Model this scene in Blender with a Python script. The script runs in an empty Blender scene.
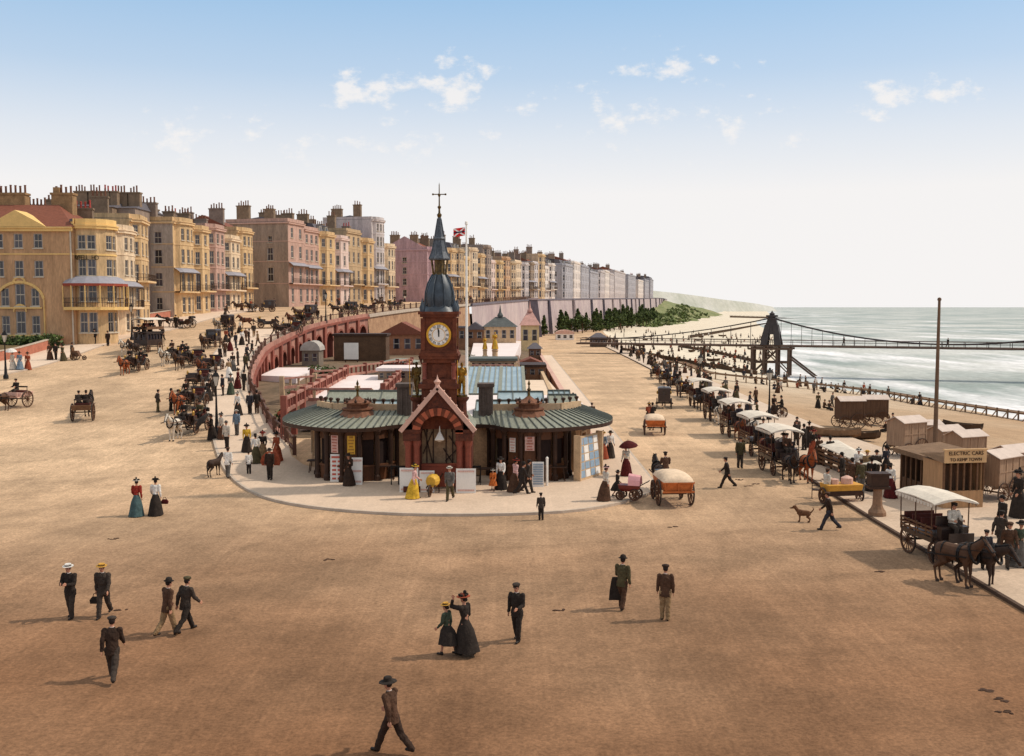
import bpy, math, random
from mathutils import Vector, Matrix
from math import sin, cos, pi, radians, sqrt, atan2, hypot
R = random.Random(11)
sc = bpy.context.scene
col = sc.collection

# ------------------------------------------------------------------ terrain maths
def pchip(tab):
    xs = [a for a, b in tab]; ys = [b for a, b in tab]; n = len(xs)
    h = [xs[i+1]-xs[i] for i in range(n-1)]; d = [(ys[i+1]-ys[i])/h[i] for i in range(n-1)]
    m = [d[0]] + [0 if d[i-1]*d[i] <= 0 else 2*d[i-1]*d[i]/(d[i-1]+d[i]) for i in range(1, n-1)] + [d[-1]]
    def f(x):
        if x <= xs[0]: return ys[0]
        if x >= xs[-1]: return ys[-1] + (m[-1]*(x-xs[-1]))
        i = 0
        while x > xs[i+1]: i += 1
        t = (x-xs[i])/h[i]; t2 = t*t; t3 = t2*t
        return ys[i]*(2*t3-3*t2+1)+h[i]*m[i]*(t3-2*t2+t)+ys[i+1]*(3*t2-2*t3)+h[i]*m[i+1]*(t3-t2)
    return f
ZR = pchip([(0,0),(52,0),(58,.15),(65,.55),(72,1.1),(85,2.2),(100,3.6),(120,5.4),(150,7.8),(180,9.3),(205,10),(250,11),(350,12.5),(430,13.5),(700,16),(900,18),(1500,21)])
EX = pchip([(0,-13.5),(62,-13.5),(66,-14.6),(72,-17.3),(80,-20),(91,-23.8),(106,-27),(120,-28.8),(136,-28.6),(153,-26),(165,-23),(180,-19.5),(200,-15.5),(225,-10),(280,-1.5),(350,8),(430,32),(560,62),(700,90),(900,132),(1500,232)])
KR = pchip([(-30,16.8),(45,17),(56,17.3),(70,18.2),(107,20.5),(172,22.5),(300,24),(420,26),(1500,60)])
PE = pchip([(-30,27),(60,26.5),(80,25.5),(110,26),(172,28),(300,31),(420,38),(560,66),(700,104),(900,150),(1500,300),(3500,760)])
WL = pchip([(-30,68),(100,64),(124,63),(143,62),(165,57),(180,54),(206,54),(280,75),(368,98),(500,132),(875,214),(1500,385),(3500,890)])
def beach(x, y):
    a = PE(y); t = (x-a)/(WL(y)-a); s = min(1, (x-a)/4.0); s = s*s*(3-2*s)
    if t <= 1: return -.9*s-3.1*t
    return -4-.06*(x-WL(y))
def ZG(x, y):
    if y > 52 and x < EX(y): return ZR(y)
    if x > PE(y): return beach(x, y)
    return 0.0
CAMZ = 10.0; FPX = 1000.0; PITCH = math.atan(71/FPX)
def ray(px, py):
    u = (px-512)/FPX; v = -(py-378)/FPX
    return Vector((u, cos(PITCH)+v*sin(PITCH), -sin(PITCH)+v*cos(PITCH)))
def G(px, py, dz=0):
    r = ray(px, py); t = 8.0
    while t < 1600:
        if CAMZ+r.z*t < ZG(r.x*t, r.y*t)+dz: break
        t += 1.0
    lo = t-1; hi = t
    for i in range(20):
        m = (lo+hi)/2
        if CAMZ+r.z*m < ZG(r.x*m, r.y*m)+dz: hi = m
        else: lo = m
    return Vector((r.x*hi, r.y*hi, ZG(r.x*hi, r.y*hi)))
def GZ(px, py, z):
    r = ray(px, py); t = (z-CAMZ)/r.z
    return Vector((r.x*t, r.y*t, z))
def GY(px, py, y):
    r = ray(px, py); t = y/r.y
    return Vector((r.x*t, y, CAMZ+r.z*t))

# ------------------------------------------------------------------ materials
def lin(c):
    c = c/255.0
    return c/12.92 if c <= .04045 else ((c+.055)/1.055)**2.4
def rgb(r, g, b, k=1.0): return (lin(r)*k, lin(g)*k, lin(b)*k)
MATS = {}
def mat(name, c, rough=.8, var=.18, scale=4.0, bump=0.0, metal=0.0, c2=None, stretch=None, world=False, spec=None, detail=4.0):
    if name in MATS: return MATS[name]
    m = bpy.data.materials.new(name); m.use_nodes = True; nt = m.node_tree; N = nt.nodes; L = nt.links
    b = N['Principled BSDF']; b.inputs['Roughness'].default_value = rough; b.inputs['Metallic'].default_value = metal
    b.inputs['Specular IOR Level'].default_value = .25 if spec is None else spec
    tc = N.new('ShaderNodeNewGeometry') if world else N.new('ShaderNodeTexCoord')
    src = tc.outputs['Position'] if world else tc.outputs['Object']
    if stretch:
        mp = N.new('ShaderNodeMapping'); mp.inputs['Scale'].default_value = stretch
        L.new(src, mp.inputs['Vector']); src = mp.outputs['Vector']
    nz = N.new('ShaderNodeTexNoise'); nz.inputs['Scale'].default_value = scale; nz.inputs['Detail'].default_value = detail; nz.inputs['Roughness'].default_value = .65
    L.new(src, nz.inputs['Vector'])
    cr = N.new('ShaderNodeValToRGB'); e = cr.color_ramp.elements
    e[0].position = .3; e[1].position = .72
    lo = tuple(x*(1-var) for x in c) if c2 is None else c2
    hi = tuple(min(1, x*(1+var)) for x in c) if c2 is None else c
    e[0].color = (*lo, 1); e[1].color = (*hi, 1)
    n2 = N.new('ShaderNodeTexNoise'); n2.inputs['Scale'].default_value = scale*7.3; n2.inputs['Detail'].default_value = 5; n2.inputs['Roughness'].default_value = .7; L.new(src, n2.inputs['Vector'])
    mr = N.new('ShaderNodeMapRange'); mr.inputs[1].default_value = .34; mr.inputs[2].default_value = .66; mr.inputs[3].default_value = 1-var*.75; mr.inputs[4].default_value = 1+var*.5; L.new(n2.outputs['Fac'], mr.inputs[0])
    sv = N.new('ShaderNodeVectorMath'); sv.operation = 'SCALE'; L.new(nz.outputs['Fac'], cr.inputs['Fac']); L.new(cr.outputs['Color'], sv.inputs[0]); L.new(mr.outputs[0], sv.inputs['Scale']); L.new(sv.outputs[0], b.inputs['Base Color'])
    if bump:
        bp = N.new('ShaderNodeBump'); bp.inputs['Strength'].default_value = bump; bp.inputs['Distance'].default_value = .05
        L.new(nz.outputs['Fac'], bp.inputs['Height']); L.new(bp.outputs['Normal'], b.inputs['Normal'])
    MATS[name] = m
    return m
def glossy(name, c, rough=.15, spec=.6):
    return mat(name, c, rough=rough, var=.3, scale=1.2, spec=spec)

# ------------------------------------------------------------------ mesh helper
class MB:
    def __init__(s): s.v = []; s.f = []; s.m = []
    def add(s, vs, fs, mi=0, M=None):
        o = len(s.v)
        s.v += [tuple(M @ Vector(p)) for p in vs] if M is not None else [tuple(p) for p in vs]
        s.f += [tuple(i+o for i in f) for f in fs]; s.m += [mi]*len(fs); return s
    def quad(s, a, b, c, d, mi=0): return s.add([a, b, c, d], [(0, 1, 2, 3)], mi)
    def box(s, x0, x1, y0, y1, z0, z1, mi=0, M=None):
        return s.add([(x0,y0,z0),(x1,y0,z0),(x1,y1,z0),(x0,y1,z0),(x0,y0,z1),(x1,y0,z1),(x1,y1,z1),(x0,y1,z1)],
                     [(0,3,2,1),(4,5,6,7),(0,1,5,4),(1,2,6,5),(2,3,7,6),(3,0,4,7)], mi, M)
    def cbox(s, c, d, rz=0, mi=0):
        M = Matrix.Translation(c) @ Matrix.Rotation(rz, 4, 'Z')
        return s.box(-d[0]/2, d[0]/2, -d[1]/2, d[1]/2, -d[2]/2, d[2]/2, mi, M)
    def bar(s, p, q, w, h, mi=0):
        p = Vector(p); q = Vector(q); d = q-p; l = d.length
        if l < 1e-6: return s
        x = d.normalized(); up = Vector((0,0,1)) if abs(x.z) < .98 else Vector((0,1,0))
        y = up.cross(x).normalized(); z = x.cross(y)
        M = Matrix(((x.x,y.x,z.x,p.x),(x.y,y.y,z.y,p.y),(x.z,y.z,z.z,p.z),(0,0,0,1)))
        return s.box(0, l, -w/2, w/2, -h/2, h/2, mi, M)
    def tube(s, p, q, r0, r1=None, n=8, mi=0, caps=True):
        p = Vector(p); q = Vector(q); r1 = r0 if r1 is None else r1
        d = (q-p); 
        if d.length < 1e-7: return s
        d.normalize(); a = d.orthogonal().normalized(); b = d.cross(a)
        vs = []
        for c, r in ((p, r0), (q, r1)):
            for i in range(n):
                t = 2*pi*i/n; vs.append(c+a*(r*cos(t))+b*(r*sin(t)))
        fs = [(i, (i+1) % n, n+(i+1) % n, n+i) for i in range(n)]
        if caps: fs += [tuple(range(n-1, -1, -1)), tuple(range(n, 2*n))]
        return s.add(vs, fs, mi)
    def path(s, pts, r, n=6, mi=0):
        for a, b in zip(pts, pts[1:]): s.tube(a, b, r, r, n, mi)
        return s
    def lathe(s, prof, n=16, c=(0,0,0), mi=0, a0=0, M=None, lobes=0, amp=0):
        vs = []
        for r, z in prof:
            for i in range(n):
                t = a0+2*pi*i/n; rr = r*(1+amp*cos(lobes*t)) if lobes else r
                vs.append((c[0]+rr*cos(t), c[1]+rr*sin(t), c[2]+z))
        fs = []
        for k in range(len(prof)-1):
            for i in range(n):
                j = (i+1) % n; fs.append((k*n+i, k*n+j, (k+1)*n+j, (k+1)*n+i))
        if prof[0][0] > 1e-4: fs.append(tuple(range(n-1, -1, -1)))
        if prof[-1][0] > 1e-4: fs.append(tuple((len(prof)-1)*n+i for i in range(n)))
        return s.add(vs, fs, mi, M)
    def ball(s, c, r, n=10, m=6, mi=0, M=None):
        r = (r, r, r) if not hasattr(r, '__len__') else r
        vs = [(c[0], c[1], c[2]-r[2])]; fs = []
        for k in range(1, m):
            t = -pi/2+pi*k/m
            for i in range(n):
                a = 2*pi*i/n; vs.append((c[0]+r[0]*cos(t)*cos(a), c[1]+r[1]*cos(t)*sin(a), c[2]+r[2]*sin(t)))
        vs.append((c[0], c[1], c[2]+r[2])); T = len(vs)-1
        for i in range(n): fs.append((0, 1+(i+1) % n, 1+i))
        for k in range(m-2):
            for i in range(n):
                j = (i+1) % n; fs.append((1+k*n+i, 1+k*n+j, 1+(k+1)*n+j, 1+(k+1)*n+i))
        for i in range(n): fs.append((1+(m-2)*n+i, 1+(m-2)*n+(i+1) % n, T))
        return s.add(vs, fs, mi, M)
    def cap(s, p, q, r0, r1, n=10):
        s.tube(p, q, r0, r1, n); s.ball(p, r0, n, 6); s.ball(q, r1, n, 6); return s
    def prism(s, poly, z0, z1, mi=0, M=None):
        n = len(poly)
        vs = [(x, y, z0) for x, y in poly]+[(x, y, z1) for x, y in poly]
        fs = [(i, (i+1) % n, n+(i+1) % n, n+i) for i in range(n)]+[tuple(range(n-1, -1, -1)), tuple(range(n, 2*n))]
        return s.add(vs, fs, mi, M)
    def loft(s, rings, mi=0, caps=True):
        n = len(rings[0]); vs = [p for r in rings for p in r]; fs = []
        for k in range(len(rings)-1):
            for i in range(n):
                j = (i+1) % n; fs.append((k*n+i, k*n+j, (k+1)*n+j, (k+1)*n+i))
        if caps: fs += [tuple(range(n-1, -1, -1)), tuple((len(rings)-1)*n+i for i in range(n))]
        return s.add(vs, fs, mi)
    def mesh(s, name, smooth=None):
        me = bpy.data.meshes.new(name); me.from_pydata(s.v, [], s.f)
        me.polygons.foreach_set('material_index', s.m)
        if smooth is not None:
            me.polygons.foreach_set('use_smooth', [True]*len(s.f)); me.set_sharp_from_angle(angle=radians(smooth))
        me.update(); return me
    def build(s, name, mats, parent=None, smooth=None, loc=None, rz=None):
        me = s.mesh(name, smooth)
        for m in (mats if isinstance(mats, (list, tuple)) else [mats]): me.materials.append(m)
        return link(name, me, parent, loc, rz)
def link(name, me, parent=None, loc=None, rz=None):
    o = bpy.data.objects.new(name, me); col.objects.link(o)
    if parent is not None: o.parent = parent
    if loc is not None: o.location = loc
    if rz is not None: o.rotation_euler = (0, 0, rz)
    return o
def tag(o, label, cat, group=None):
    o['label'] = label; o['category'] = cat
    if group: o['group'] = group
    return o
def thing(name, label, cat, loc=(0,0,0), rz=0, group=None):
    o = bpy.data.objects.new(name, None); col.objects.link(o); o.location = loc; o.rotation_euler = (0, 0, rz)
    return tag(o, label, cat, group)
def struct(name, mb, mats, smooth=None):
    o = mb.build(name, mats, smooth=smooth); o['kind'] = 'structure'; return o
def paint(o, m, slot=0):
    o.material_slots[slot].link = 'OBJECT'; o.material_slots[slot].material = m
KIDS = {}
def kids(o): return list(o.children)
def copy_tree(o, parent=None):
    c = o.copy(); col.objects.link(c)
    if parent is not None: c.parent = parent; c.matrix_parent_inverse = o.matrix_parent_inverse
    for ch in kids(o): copy_tree(ch, c)
    return c
def place(proto, loc, rz=0, label=None, group=None, cat=None, scale=None, recol=None):
    c = copy_tree(proto); c.location = loc; c.rotation_euler = (0, 0, rz)
    if label: c['label'] = label
    if cat: c['category'] = cat
    if group: c['group'] = group
    if scale: c.scale = (scale,)*3
    if recol: recolor(c, recol)
    return c
def recolor(o, recol):
    for q in [o]+kids(o)+[g for k in kids(o) for g in kids(k)]:
        if q.type != 'MESH': continue
        for i, sl in enumerate(q.material_slots):
            key = (q.name.split('.')[0], i); k2 = q.name.split('.')[0]
            mm = recol.get(key) or (recol.get(k2) if i == 0 else None)
            if mm: paint(q, mm, i)
def drop(root):
    for q in kids(root): drop(q)
    bpy.data.objects.remove(root)
def remesh(mb, voxel, smooth_it=2, name='m'):
    me = mb.mesh(name); o = bpy.data.objects.new('tmp', me); col.objects.link(o)
    md = o.modifiers.new('r', 'REMESH'); md.mode = 'VOXEL'; md.voxel_size = voxel; md.use_smooth_shade = True
    if smooth_it:
        sm = o.modifiers.new('s', 'SMOOTH'); sm.iterations = smooth_it; sm.factor = .5
    dg = bpy.context.evaluated_depsgraph_get(); dg.update()
    out = bpy.data.meshes.new_from_object(o.evaluated_get(dg)); out.name = name
    bpy.data.objects.remove(o); bpy.data.meshes.remove(me)
    return out
TXT = {}
def text_mesh(s, size, depth=.01, align='CENTER', name='lettering'):
    if (s, size, depth) in TXT: return TXT[(s, size, depth)]
    cu = bpy.data.curves.new(name, 'FONT'); cu.body = s; cu.size = size; cu.align_x = align; cu.align_y = 'CENTER'; cu.extrude = depth
    o = bpy.data.objects.new('tmp', cu); col.objects.link(o)
    dg = bpy.context.evaluated_depsgraph_get(); dg.update()
    me = bpy.data.meshes.new_from_object(o.evaluated_get(dg)); me.name = name
    bpy.data.objects.remove(o)
    TXT[(s, size, depth)] = me
    return me
def lettering(s, size, m, parent, loc, rot=(pi/2,0,0), name='lettering'):
    me = text_mesh(s, size, name=name); me.materials.clear(); me.materials.append(m)
    o = link(name, me, parent, loc); o.rotation_euler = rot; return o

# ------------------------------------------------------------------ world, sun, camera
SUN = Vector((.68, .14, .72)).normalized()
def make_world():
    w = bpy.data.worlds.new('World'); sc.world = w; w.use_nodes = True; nt = w.node_tree; N = nt.nodes; L = nt.links
    bg = N['Background']; bg.inputs['Strength'].default_value = 1.0
    sk = N.new('ShaderNodeTexSky'); sk.sky_type = 'NISHITA'; sk.sun_disc = False
    sk.sun_elevation = math.asin(SUN.z); sk.sun_rotation = atan2(SUN.x, SUN.y); sk.altitude = 0; sk.dust_density = 1.0; sk.air_density = 1.0; sk.ozone_density = 1.5
    sv = N.new('ShaderNodeVectorMath'); sv.operation = 'SCALE'; sv.inputs['Scale'].default_value = SKY_STR
    L.new(sk.outputs['Color'], sv.inputs[0])
    tc = N.new('ShaderNodeTexCoord'); sep = N.new('ShaderNodeSeparateXYZ'); L.new(tc.outputs['Generated'], sep.inputs[0])
    # haze thickening towards the horizon
    mr = N.new('ShaderNodeValToRGB'); e = mr.color_ramp.elements
    e[0].position = 0.0; e[0].color = (1,1,1,1); e[1].position = .52; e[1].color = (0,0,0,1)
    for p, v in ((.11, .97), (.16, .72), (.22, .34), (.29, .10)):
        q = e.new(p); q.color = (v, v, v, 1)
    L.new(sep.outputs['Z'], mr.inputs['Fac'])
    zen = N.new('ShaderNodeMix'); zen.data_type = 'RGBA'; zen.inputs[0].default_value = .8; zen.inputs[7].default_value = (.30, .56, .86, 1)
    L.new(sv.outputs[0], zen.inputs[6])
    hi = N.new('ShaderNodeMapRange'); hi.interpolation_type = 'SMOOTHSTEP'; hi.inputs[1].default_value = .34; hi.inputs[2].default_value = .62; hi.inputs[4].default_value = .85; L.new(sep.outputs['Z'], hi.inputs[0])
    zh = N.new('ShaderNodeMix'); zh.data_type = 'RGBA'; zh.inputs[7].default_value = (.80, .78, .74, 1); L.new(hi.outputs[0], zh.inputs[0]); L.new(zen.outputs[2], zh.inputs[6])  # upper sky out of view made paler and warmer as neutral fill
    mx = N.new('ShaderNodeMix'); mx.data_type = 'RGBA'; mx.inputs[7].default_value = (.93, .905, .89, 1)
    L.new(mr.outputs['Color'], mx.inputs[0]); L.new(zh.outputs[2], mx.inputs[6])
    # small fair-weather clouds: soft patches of sky direction broken up by noise
    sy = N.new('ShaderNodeMath'); sy.operation = 'MAXIMUM'; sy.inputs[1].default_value = .05; L.new(sep.outputs['Y'], sy.inputs[0])
    def mth(op, x, y=None):
        q = N.new('ShaderNodeMath'); q.operation = op
        for k, v in enumerate((x, y)):
            if v is None: continue
            if isinstance(v, (int, float)): q.inputs[k].default_value = v
            else: L.new(v, q.inputs[k])
        return q.outputs[0]
    U = mth('DIVIDE', sep.outputs['X'], sy.outputs[0]); V = mth('DIVIDE', sep.outputs['Z'], sy.outputs[0])
    cb = N.new('ShaderNodeCombineXYZ'); L.new(mth('MULTIPLY', U, 26.0), cb.inputs[0]); L.new(mth('MULTIPLY', V, 40.0), cb.inputs[1])
    nz = N.new('ShaderNodeTexNoise'); nz.inputs['Scale'].default_value = 1.0; nz.inputs['Detail'].default_value = 8; nz.inputs['Roughness'].default_value = .62; L.new(cb.outputs[0], nz.inputs['Vector'])
    tot = None
    for cx_, cy_, w_, h_, s_ in CLOUDS:
        r = ray(cx_, cy_); u0 = r.x/r.y; v0 = r.z/r.y
        du = mth('MULTIPLY', mth('SUBTRACT', U, u0), 1000.0/w_); dv = mth('MULTIPLY', mth('SUBTRACT', V, v0), 1000.0/h_)
        m_ = mth('MULTIPLY', mth('SUBTRACT', 1.0, mth('SQRT', mth('ADD', mth('MULTIPLY', du, du), mth('MULTIPLY', dv, dv)))), s_)
        tot = m_ if tot is None else mth('MAXIMUM', tot, m_)
    cs = mth('ADD', tot, mth('MULTIPLY', mth('SUBTRACT', nz.outputs['Fac'], .53), 4.2))
    cr = N.new('ShaderNodeMapRange'); cr.interpolation_type = 'SMOOTHSTEP'; cr.inputs[1].default_value = .15; cr.inputs[2].default_value = .95; cr.inputs[4].default_value = .85; L.new(cs, cr.inputs[0])
    class mu: outputs = [cr.outputs[0]]
    cx = N.new('ShaderNodeMix'); cx.data_type = 'RGBA'; cx.inputs[7].default_value = (.93, .90, .88, 1)
    L.new(mu.outputs[0], cx.inputs[0]); L.new(mx.outputs[2], cx.inputs[6]); L.new(cx.outputs[2], bg.inputs['Color'])
    s = bpy.data.lights.new('sun', 'SUN'); s.energy = SUN_E; s.angle = radians(2.2); s.color = (1, .91, .78)
    so = bpy.data.objects.new('sun', s); col.objects.link(so); so.rotation_euler = SUN.to_track_quat('Z', 'Y').to_euler(); so.location = (60, 40, 80)
    cam = bpy.data.cameras.new('camera'); co = bpy.data.objects.new('camera', cam); col.objects.link(co)
    cam.sensor_width = 36; cam.lens = 36*FPX/1024; cam.clip_start = .5; cam.clip_end = 60000
    co.location = (0, 0, CAMZ); co.rotation_euler = (pi/2-PITCH, 0, 0); sc.camera = co
    sc.view_settings.view_transform = 'Standard'; sc.view_settings.look = 'None'; sc.view_settings.exposure = 0
CLOUDS = [(375,88,60,34,.9),(455,88,56,34,1.0),(345,72,30,16,.7),(670,70,70,26,.7),(600,115,90,34,.5),(890,97,44,24,.9),(955,92,44,22,.8),(190,130,70,28,.45),(720,120,90,30,.4),(380,150,120,30,.35)]
SKY_STR = .12; SUN_E = 3.0
make_world()
# ------------------------------------------------------------------ figures: one remeshed body per pose, clothes as child meshes
def rotx(v, a): return Vector((v.x, v.y*cos(a)-v.z*sin(a), v.y*sin(a)+v.z*cos(a)))
from mathutils import noise as mnoise
def crease(me, amp=.012, fr=11):
    if me is None: return
    off = Vector((R.uniform(0,50), R.uniform(0,50), R.uniform(0,50))); ns = [v.normal.copy() for v in me.vertices]
    for v, n in zip(me.vertices, ns):
        p = v.co; q = Vector((p.x*fr, p.y*fr, p.z*fr*.8+p.x*4))+off
        v.co = p+n*(amp*mnoise.noise(q)+amp*.6*mnoise.noise(q*2.3))
def figure(pose, female=False):
    """pose: legs [(swing, knee)], arms [(swing, out, elbow, inward)], lean, sit"""
    p = pose; deg = radians; lean = deg(p.get('lean', 2))
    hips = [Vector((s*.09, 0, .9)) for s in (-1, 1)]; legs = []
    for h, (sw, kn) in zip(hips, p.get('legs', [(3,4),(-3,2)])):
        sw = deg(sw); kn = deg(kn); k = h+Vector((0, sin(sw), -cos(sw)))*.43; a = k+Vector((0, sin(sw-kn), -cos(sw-kn)))*.41; legs.append((h, k, a, sw-kn))
    dz = .08-min(a.z for _, _, a, _ in legs)
    if p.get('sit'): dz = 0
    S = Vector((0, 0, dz)); legs = [(h+S, k+S, a+S, t) for h, k, a, t in legs]
    pel = Vector((0, 0, .93))+S
    def T(x, y, z): return pel+rotx(Vector((x, y, z-.93)), -lean)
    sh = .17 if female else .19
    shl = [T(-sh, 0, 1.41), T(sh, 0, 1.41)]; neck = T(0, 0, 1.47); head = T(0, .025, 1.635)
    arms = []
    for i, (s, sp) in enumerate(zip(shl, p.get('arms', [(5,8,12,0),(-4,8,12,0)]))):
        sw, out, el, inw = [deg(v) for v in sp]; sg = -1 if i == 0 else 1
        u = Vector((sg*sin(out), sin(sw)*cos(out), -cos(sw)*cos(out))); e = s+u*.29
        f = Vector((sg*sin(out)*.4-sg*sin(inw), sin(sw+el), -cos(sw+el))).normalized(); w = e+f*.25; arms.append((s, e, w, f))
    D = {}
    b = MB()
    b.cap(T(0,0,1.02), T(0,0,1.30), .105, .115); b.cap(pel, T(0,0,1.02), .12, .1); b.cap(T(-.1,0,1.38), T(.1,0,1.38), .07, .07); b.cap(neck-Vector((0,0,.04)), head, .05, .052)
    b.ball(head, (.074,.092,.112), 14, 10); b.ball(head+Vector((0,.035,-.06)), (.052,.055,.055), 10, 8)
    b.ball(head+Vector((0,.098,-.012)), (.014,.022,.026), 8, 6)
    for s in (-1, 1): b.ball(head+Vector((s*.076,-.005,-.01)), (.012,.022,.032), 8, 6); b.ball(head+Vector((s*.03,.075,.012)), (.018,.012,.010), 8, 6)
    b.ball(head+Vector((0,.078,-.058)), (.024,.014,.009), 8, 6)
    for h, k, a, t in legs:
        b.cap(h, k, .075, .05); b.cap(k, a, .05, .036); f = Vector((0, cos(t*.5), sin(min(0,t)*.5)*0)); b.cap(a-Vector((0,.02,.035)), a+f*.14-Vector((0,0,.045)), .035, .03)
    for i, (s, e, w, f) in enumerate(arms):
        sg = -1 if i == 0 else 1
        b.cap(s, e, .046, .038); b.cap(e, w, .038, .027)
        side = Vector((0,1,0)) if abs(f.z) > .6 else Vector((0,.0,1)); nrm = f.cross(side).normalized(); side = nrm.cross(f).normalized()
        for q in (-.5, .5): b.cap(w+side*.022*q*2*.6, w+f*.075+side*.026*q*2, .019, .017, 8)
        for j, (o, L) in enumerate(((-1.5,.058),(-.5,.075),(.5,.07),(1.5,.052))):
            r0 = w+f*.08+side*.0235*o; r1 = r0+f*L*.55+nrm*(.006*sg); r2 = r1+(f*.8+nrm*.6*(-sg)).normalized()*L*.5; b.cap(r0-f*.02, r1, .0095, .009, 6); b.cap(r1, r2, .009, .008, 6)
        th = w+f*.03+side*.03; b.cap(th, th+(f*.7+side*.6).normalized()*.05, .012, .0105, 6); b.cap(th+(f*.7+side*.6).normalized()*.05, th+(f*.95+side*.35).normalized()*.08, .0105, .009, 6)
    me = remesh(b, .0098, 1, 'person')
    # eyes and mouth take their own slots
    mi = [0]*len(me.polygons)
    e1 = head+Vector((-.031,.083,.008)); e2 = head+Vector((.031,.083,.008)); mo = head+Vector((0,.088,-.06))
    for pl in me.polygons:
        c = pl.center
        if (c-e1).length < .014 or (c-e2).length < .014: mi[pl.index] = 1
        elif abs(c.x-mo.x) < .024 and abs(c.z-mo.z) < .009 and c.y > head.y+.05: mi[pl.index] = 2
    me.polygons.foreach_set('material_index', mi); D['person'] = me
    c = MB()   # upper garment
    if female:
        rings = []
        for z, rx, ry, oy in ((.98,.125,.115,0),(1.08,.118,.105,0),(1.2,.14,.125,.01),(1.3,.155,.135,.02),(1.4,.16,.11,0),(1.46,.085,.075,0)):
            rings.append([tuple(T(rx*cos(2*pi*k/16), oy+ry*sin(2*pi*k/16), z)) for k in range(16)])
        c.loft(rings)
        for s, e, w, f in arms: c.ball(s-Vector((0,0,.02)), .085, 10, 8); c.cap(s, e, .082, .06); c.cap(e, w-f*.02, .056, .042)
        D['blouse'] = remesh(c, .016, 2, 'blouse')
        sk = MB(); n = 28; zt = 1.02+dz; ml = p.get('skirtlen', .03); ph = R.uniform(0, 6)
        cen = (sum((a for _, _, a, _ in legs), Vector()))/2; rings = []
        if not p.get('sit'):
            for t in (0, .12, .3, .55, .8, 1.0):
                z = zt+(ml-zt)*t; r = .125+.10*min(1, t*3)+.15*t**1.3; rings.append([(r*cos(2*pi*k/n)*(1+.06*t*cos(9*2*pi*k/n+ph))*.95, (r*sin(2*pi*k/n)*(1+.06*t*sin(7*2*pi*k/n+ph)))+cen.y*t*.6-.04*t, z) for k in range(n)])
            sk.loft(rings)
        else:
            for h, k, a, t in legs: sk.cap(h, k, .15, .13); sk.cap(k, a, .13, .15)
            sk.cap(legs[0][1], legs[1][1], .12, .12); sk.cap(legs[0][2], legs[1][2], .14, .14)
        D['skirt'] = remesh(sk, .022, 1, 'skirt') if p.get('sit') else None
        if not p.get('sit'):
            mm = sk.mesh('skirt', 60); D['skirt'] = mm
    else:
        rings = []; hem = p.get('hem', .76)
        for z, rx, ry, oy in ((hem,.195,.155,-.0),(hem+.12,.185,.15,0),(.98,.165,.135,0),(1.1,.165,.13,0),(1.25,.19,.14,.005),(1.37,.2,.125,0),(1.44,.14,.095,0),(1.49,.07,.07,0)):
            rings.append([tuple(T(rx*cos(2*pi*k/16), oy+ry*sin(2*pi*k/16), z)) for k in range(16)])
        if p.get('sit'): rings = rings[2:]
        c.loft(rings)
        for s, e, w, f in arms: c.cap(s, e, .08, .064); c.cap(e, w-f*.02, .064, .05)
        if p.get('sit'): c.cap(pel, pel+Vector((0,0,.1)), .17, .16)
        D['coat'] = remesh(c, .014, 2, 'coat')
        t_ = MB()
        for h, k, a, t in legs: t_.cap(h, k, .112, .086); t_.cap(k, a+Vector((0,0,.0)), .085, .074)
        t_.cap(legs[0][0], legs[1][0], .11, .11); D['trousers'] = remesh(t_, .014, 2, 'trousers')
        col_ = MB(); col_.lathe([(.062,0),(.06,.045)], 10, tuple(T(0,.008,1.455))); cz = T(0,.125,1.40); D['collar'] = col_.mesh('collar')
    sh_ = MB()
    for h, k, a, t in legs:
        f = Vector((0, cos(t*.5), 0)); sh_.cap(a-Vector((0,.03,.03)), a+f*.15-Vector((0,0,.042)), .048, .04, 8); sh_.cap(a+Vector((0,0,.04)), a-Vector((0,.02,.02)), .045, .047, 8)
    D['boots'] = remesh(sh_, .014, 1, 'boots')
    hr = MB(); hr.ball(head+Vector((0,-.012,.022)), (.085,.098,.108), 12, 10)
    if female: hr.ball(head+Vector((0,-.085,-.02)), (.06,.05,.06), 10, 8)
    me = hr.mesh('hair', 60); 
    # keep hair off the face
    import bmesh
    bm = bmesh.new(); bm.from_mesh(me); dele = [v for v in bm.verts if v.co.y > head.y+.045 and v.co.z < head.z+.065 or v.co.z < head.z-.07]; bmesh.ops.delete(bm, geom=dele, context='VERTS'); bm.to_mesh(me); bm.free(); D['hair'] = me
    for k_ in ('coat','trousers','blouse','skirt'): crease(D.get(k_), .010 if k_ == 'skirt' else .014)
    D['head'] = head; D['hands'] = [a[2]+a[3]*.08 for a in arms]; D['seat'] = dz
    return D
POSES = {
 'stand': dict(legs=[(4,5),(-4,2)], arms=[(4,9,14,0),(-3,9,16,0)]),
 'stride': dict(legs=[(27,6),(-24,22)], arms=[(-24,8,14,0),(22,8,24,0)], lean=6),
 'walk': dict(legs=[(-15,24),(17,5)], arms=[(16,8,22,0),(-16,8,14,0)], lean=4),
 'pocket': dict(legs=[(9,6),(-6,2)], arms=[(-22,22,62,20),(-10,14,40,14)]),
 'read': dict(legs=[(12,10),(-8,8)], arms=[(18,6,82,34),(18,6,82,34)], lean=4),
 'hold': dict(legs=[(14,10),(-10,12)], arms=[(12,6,66,22),(-6,10,12,0)], lean=3),
 'sit': dict(legs=[(84,80),(82,84)], arms=[(24,8,62,12),(24,8,62,12)], sit=True, lean=4),
}
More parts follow.
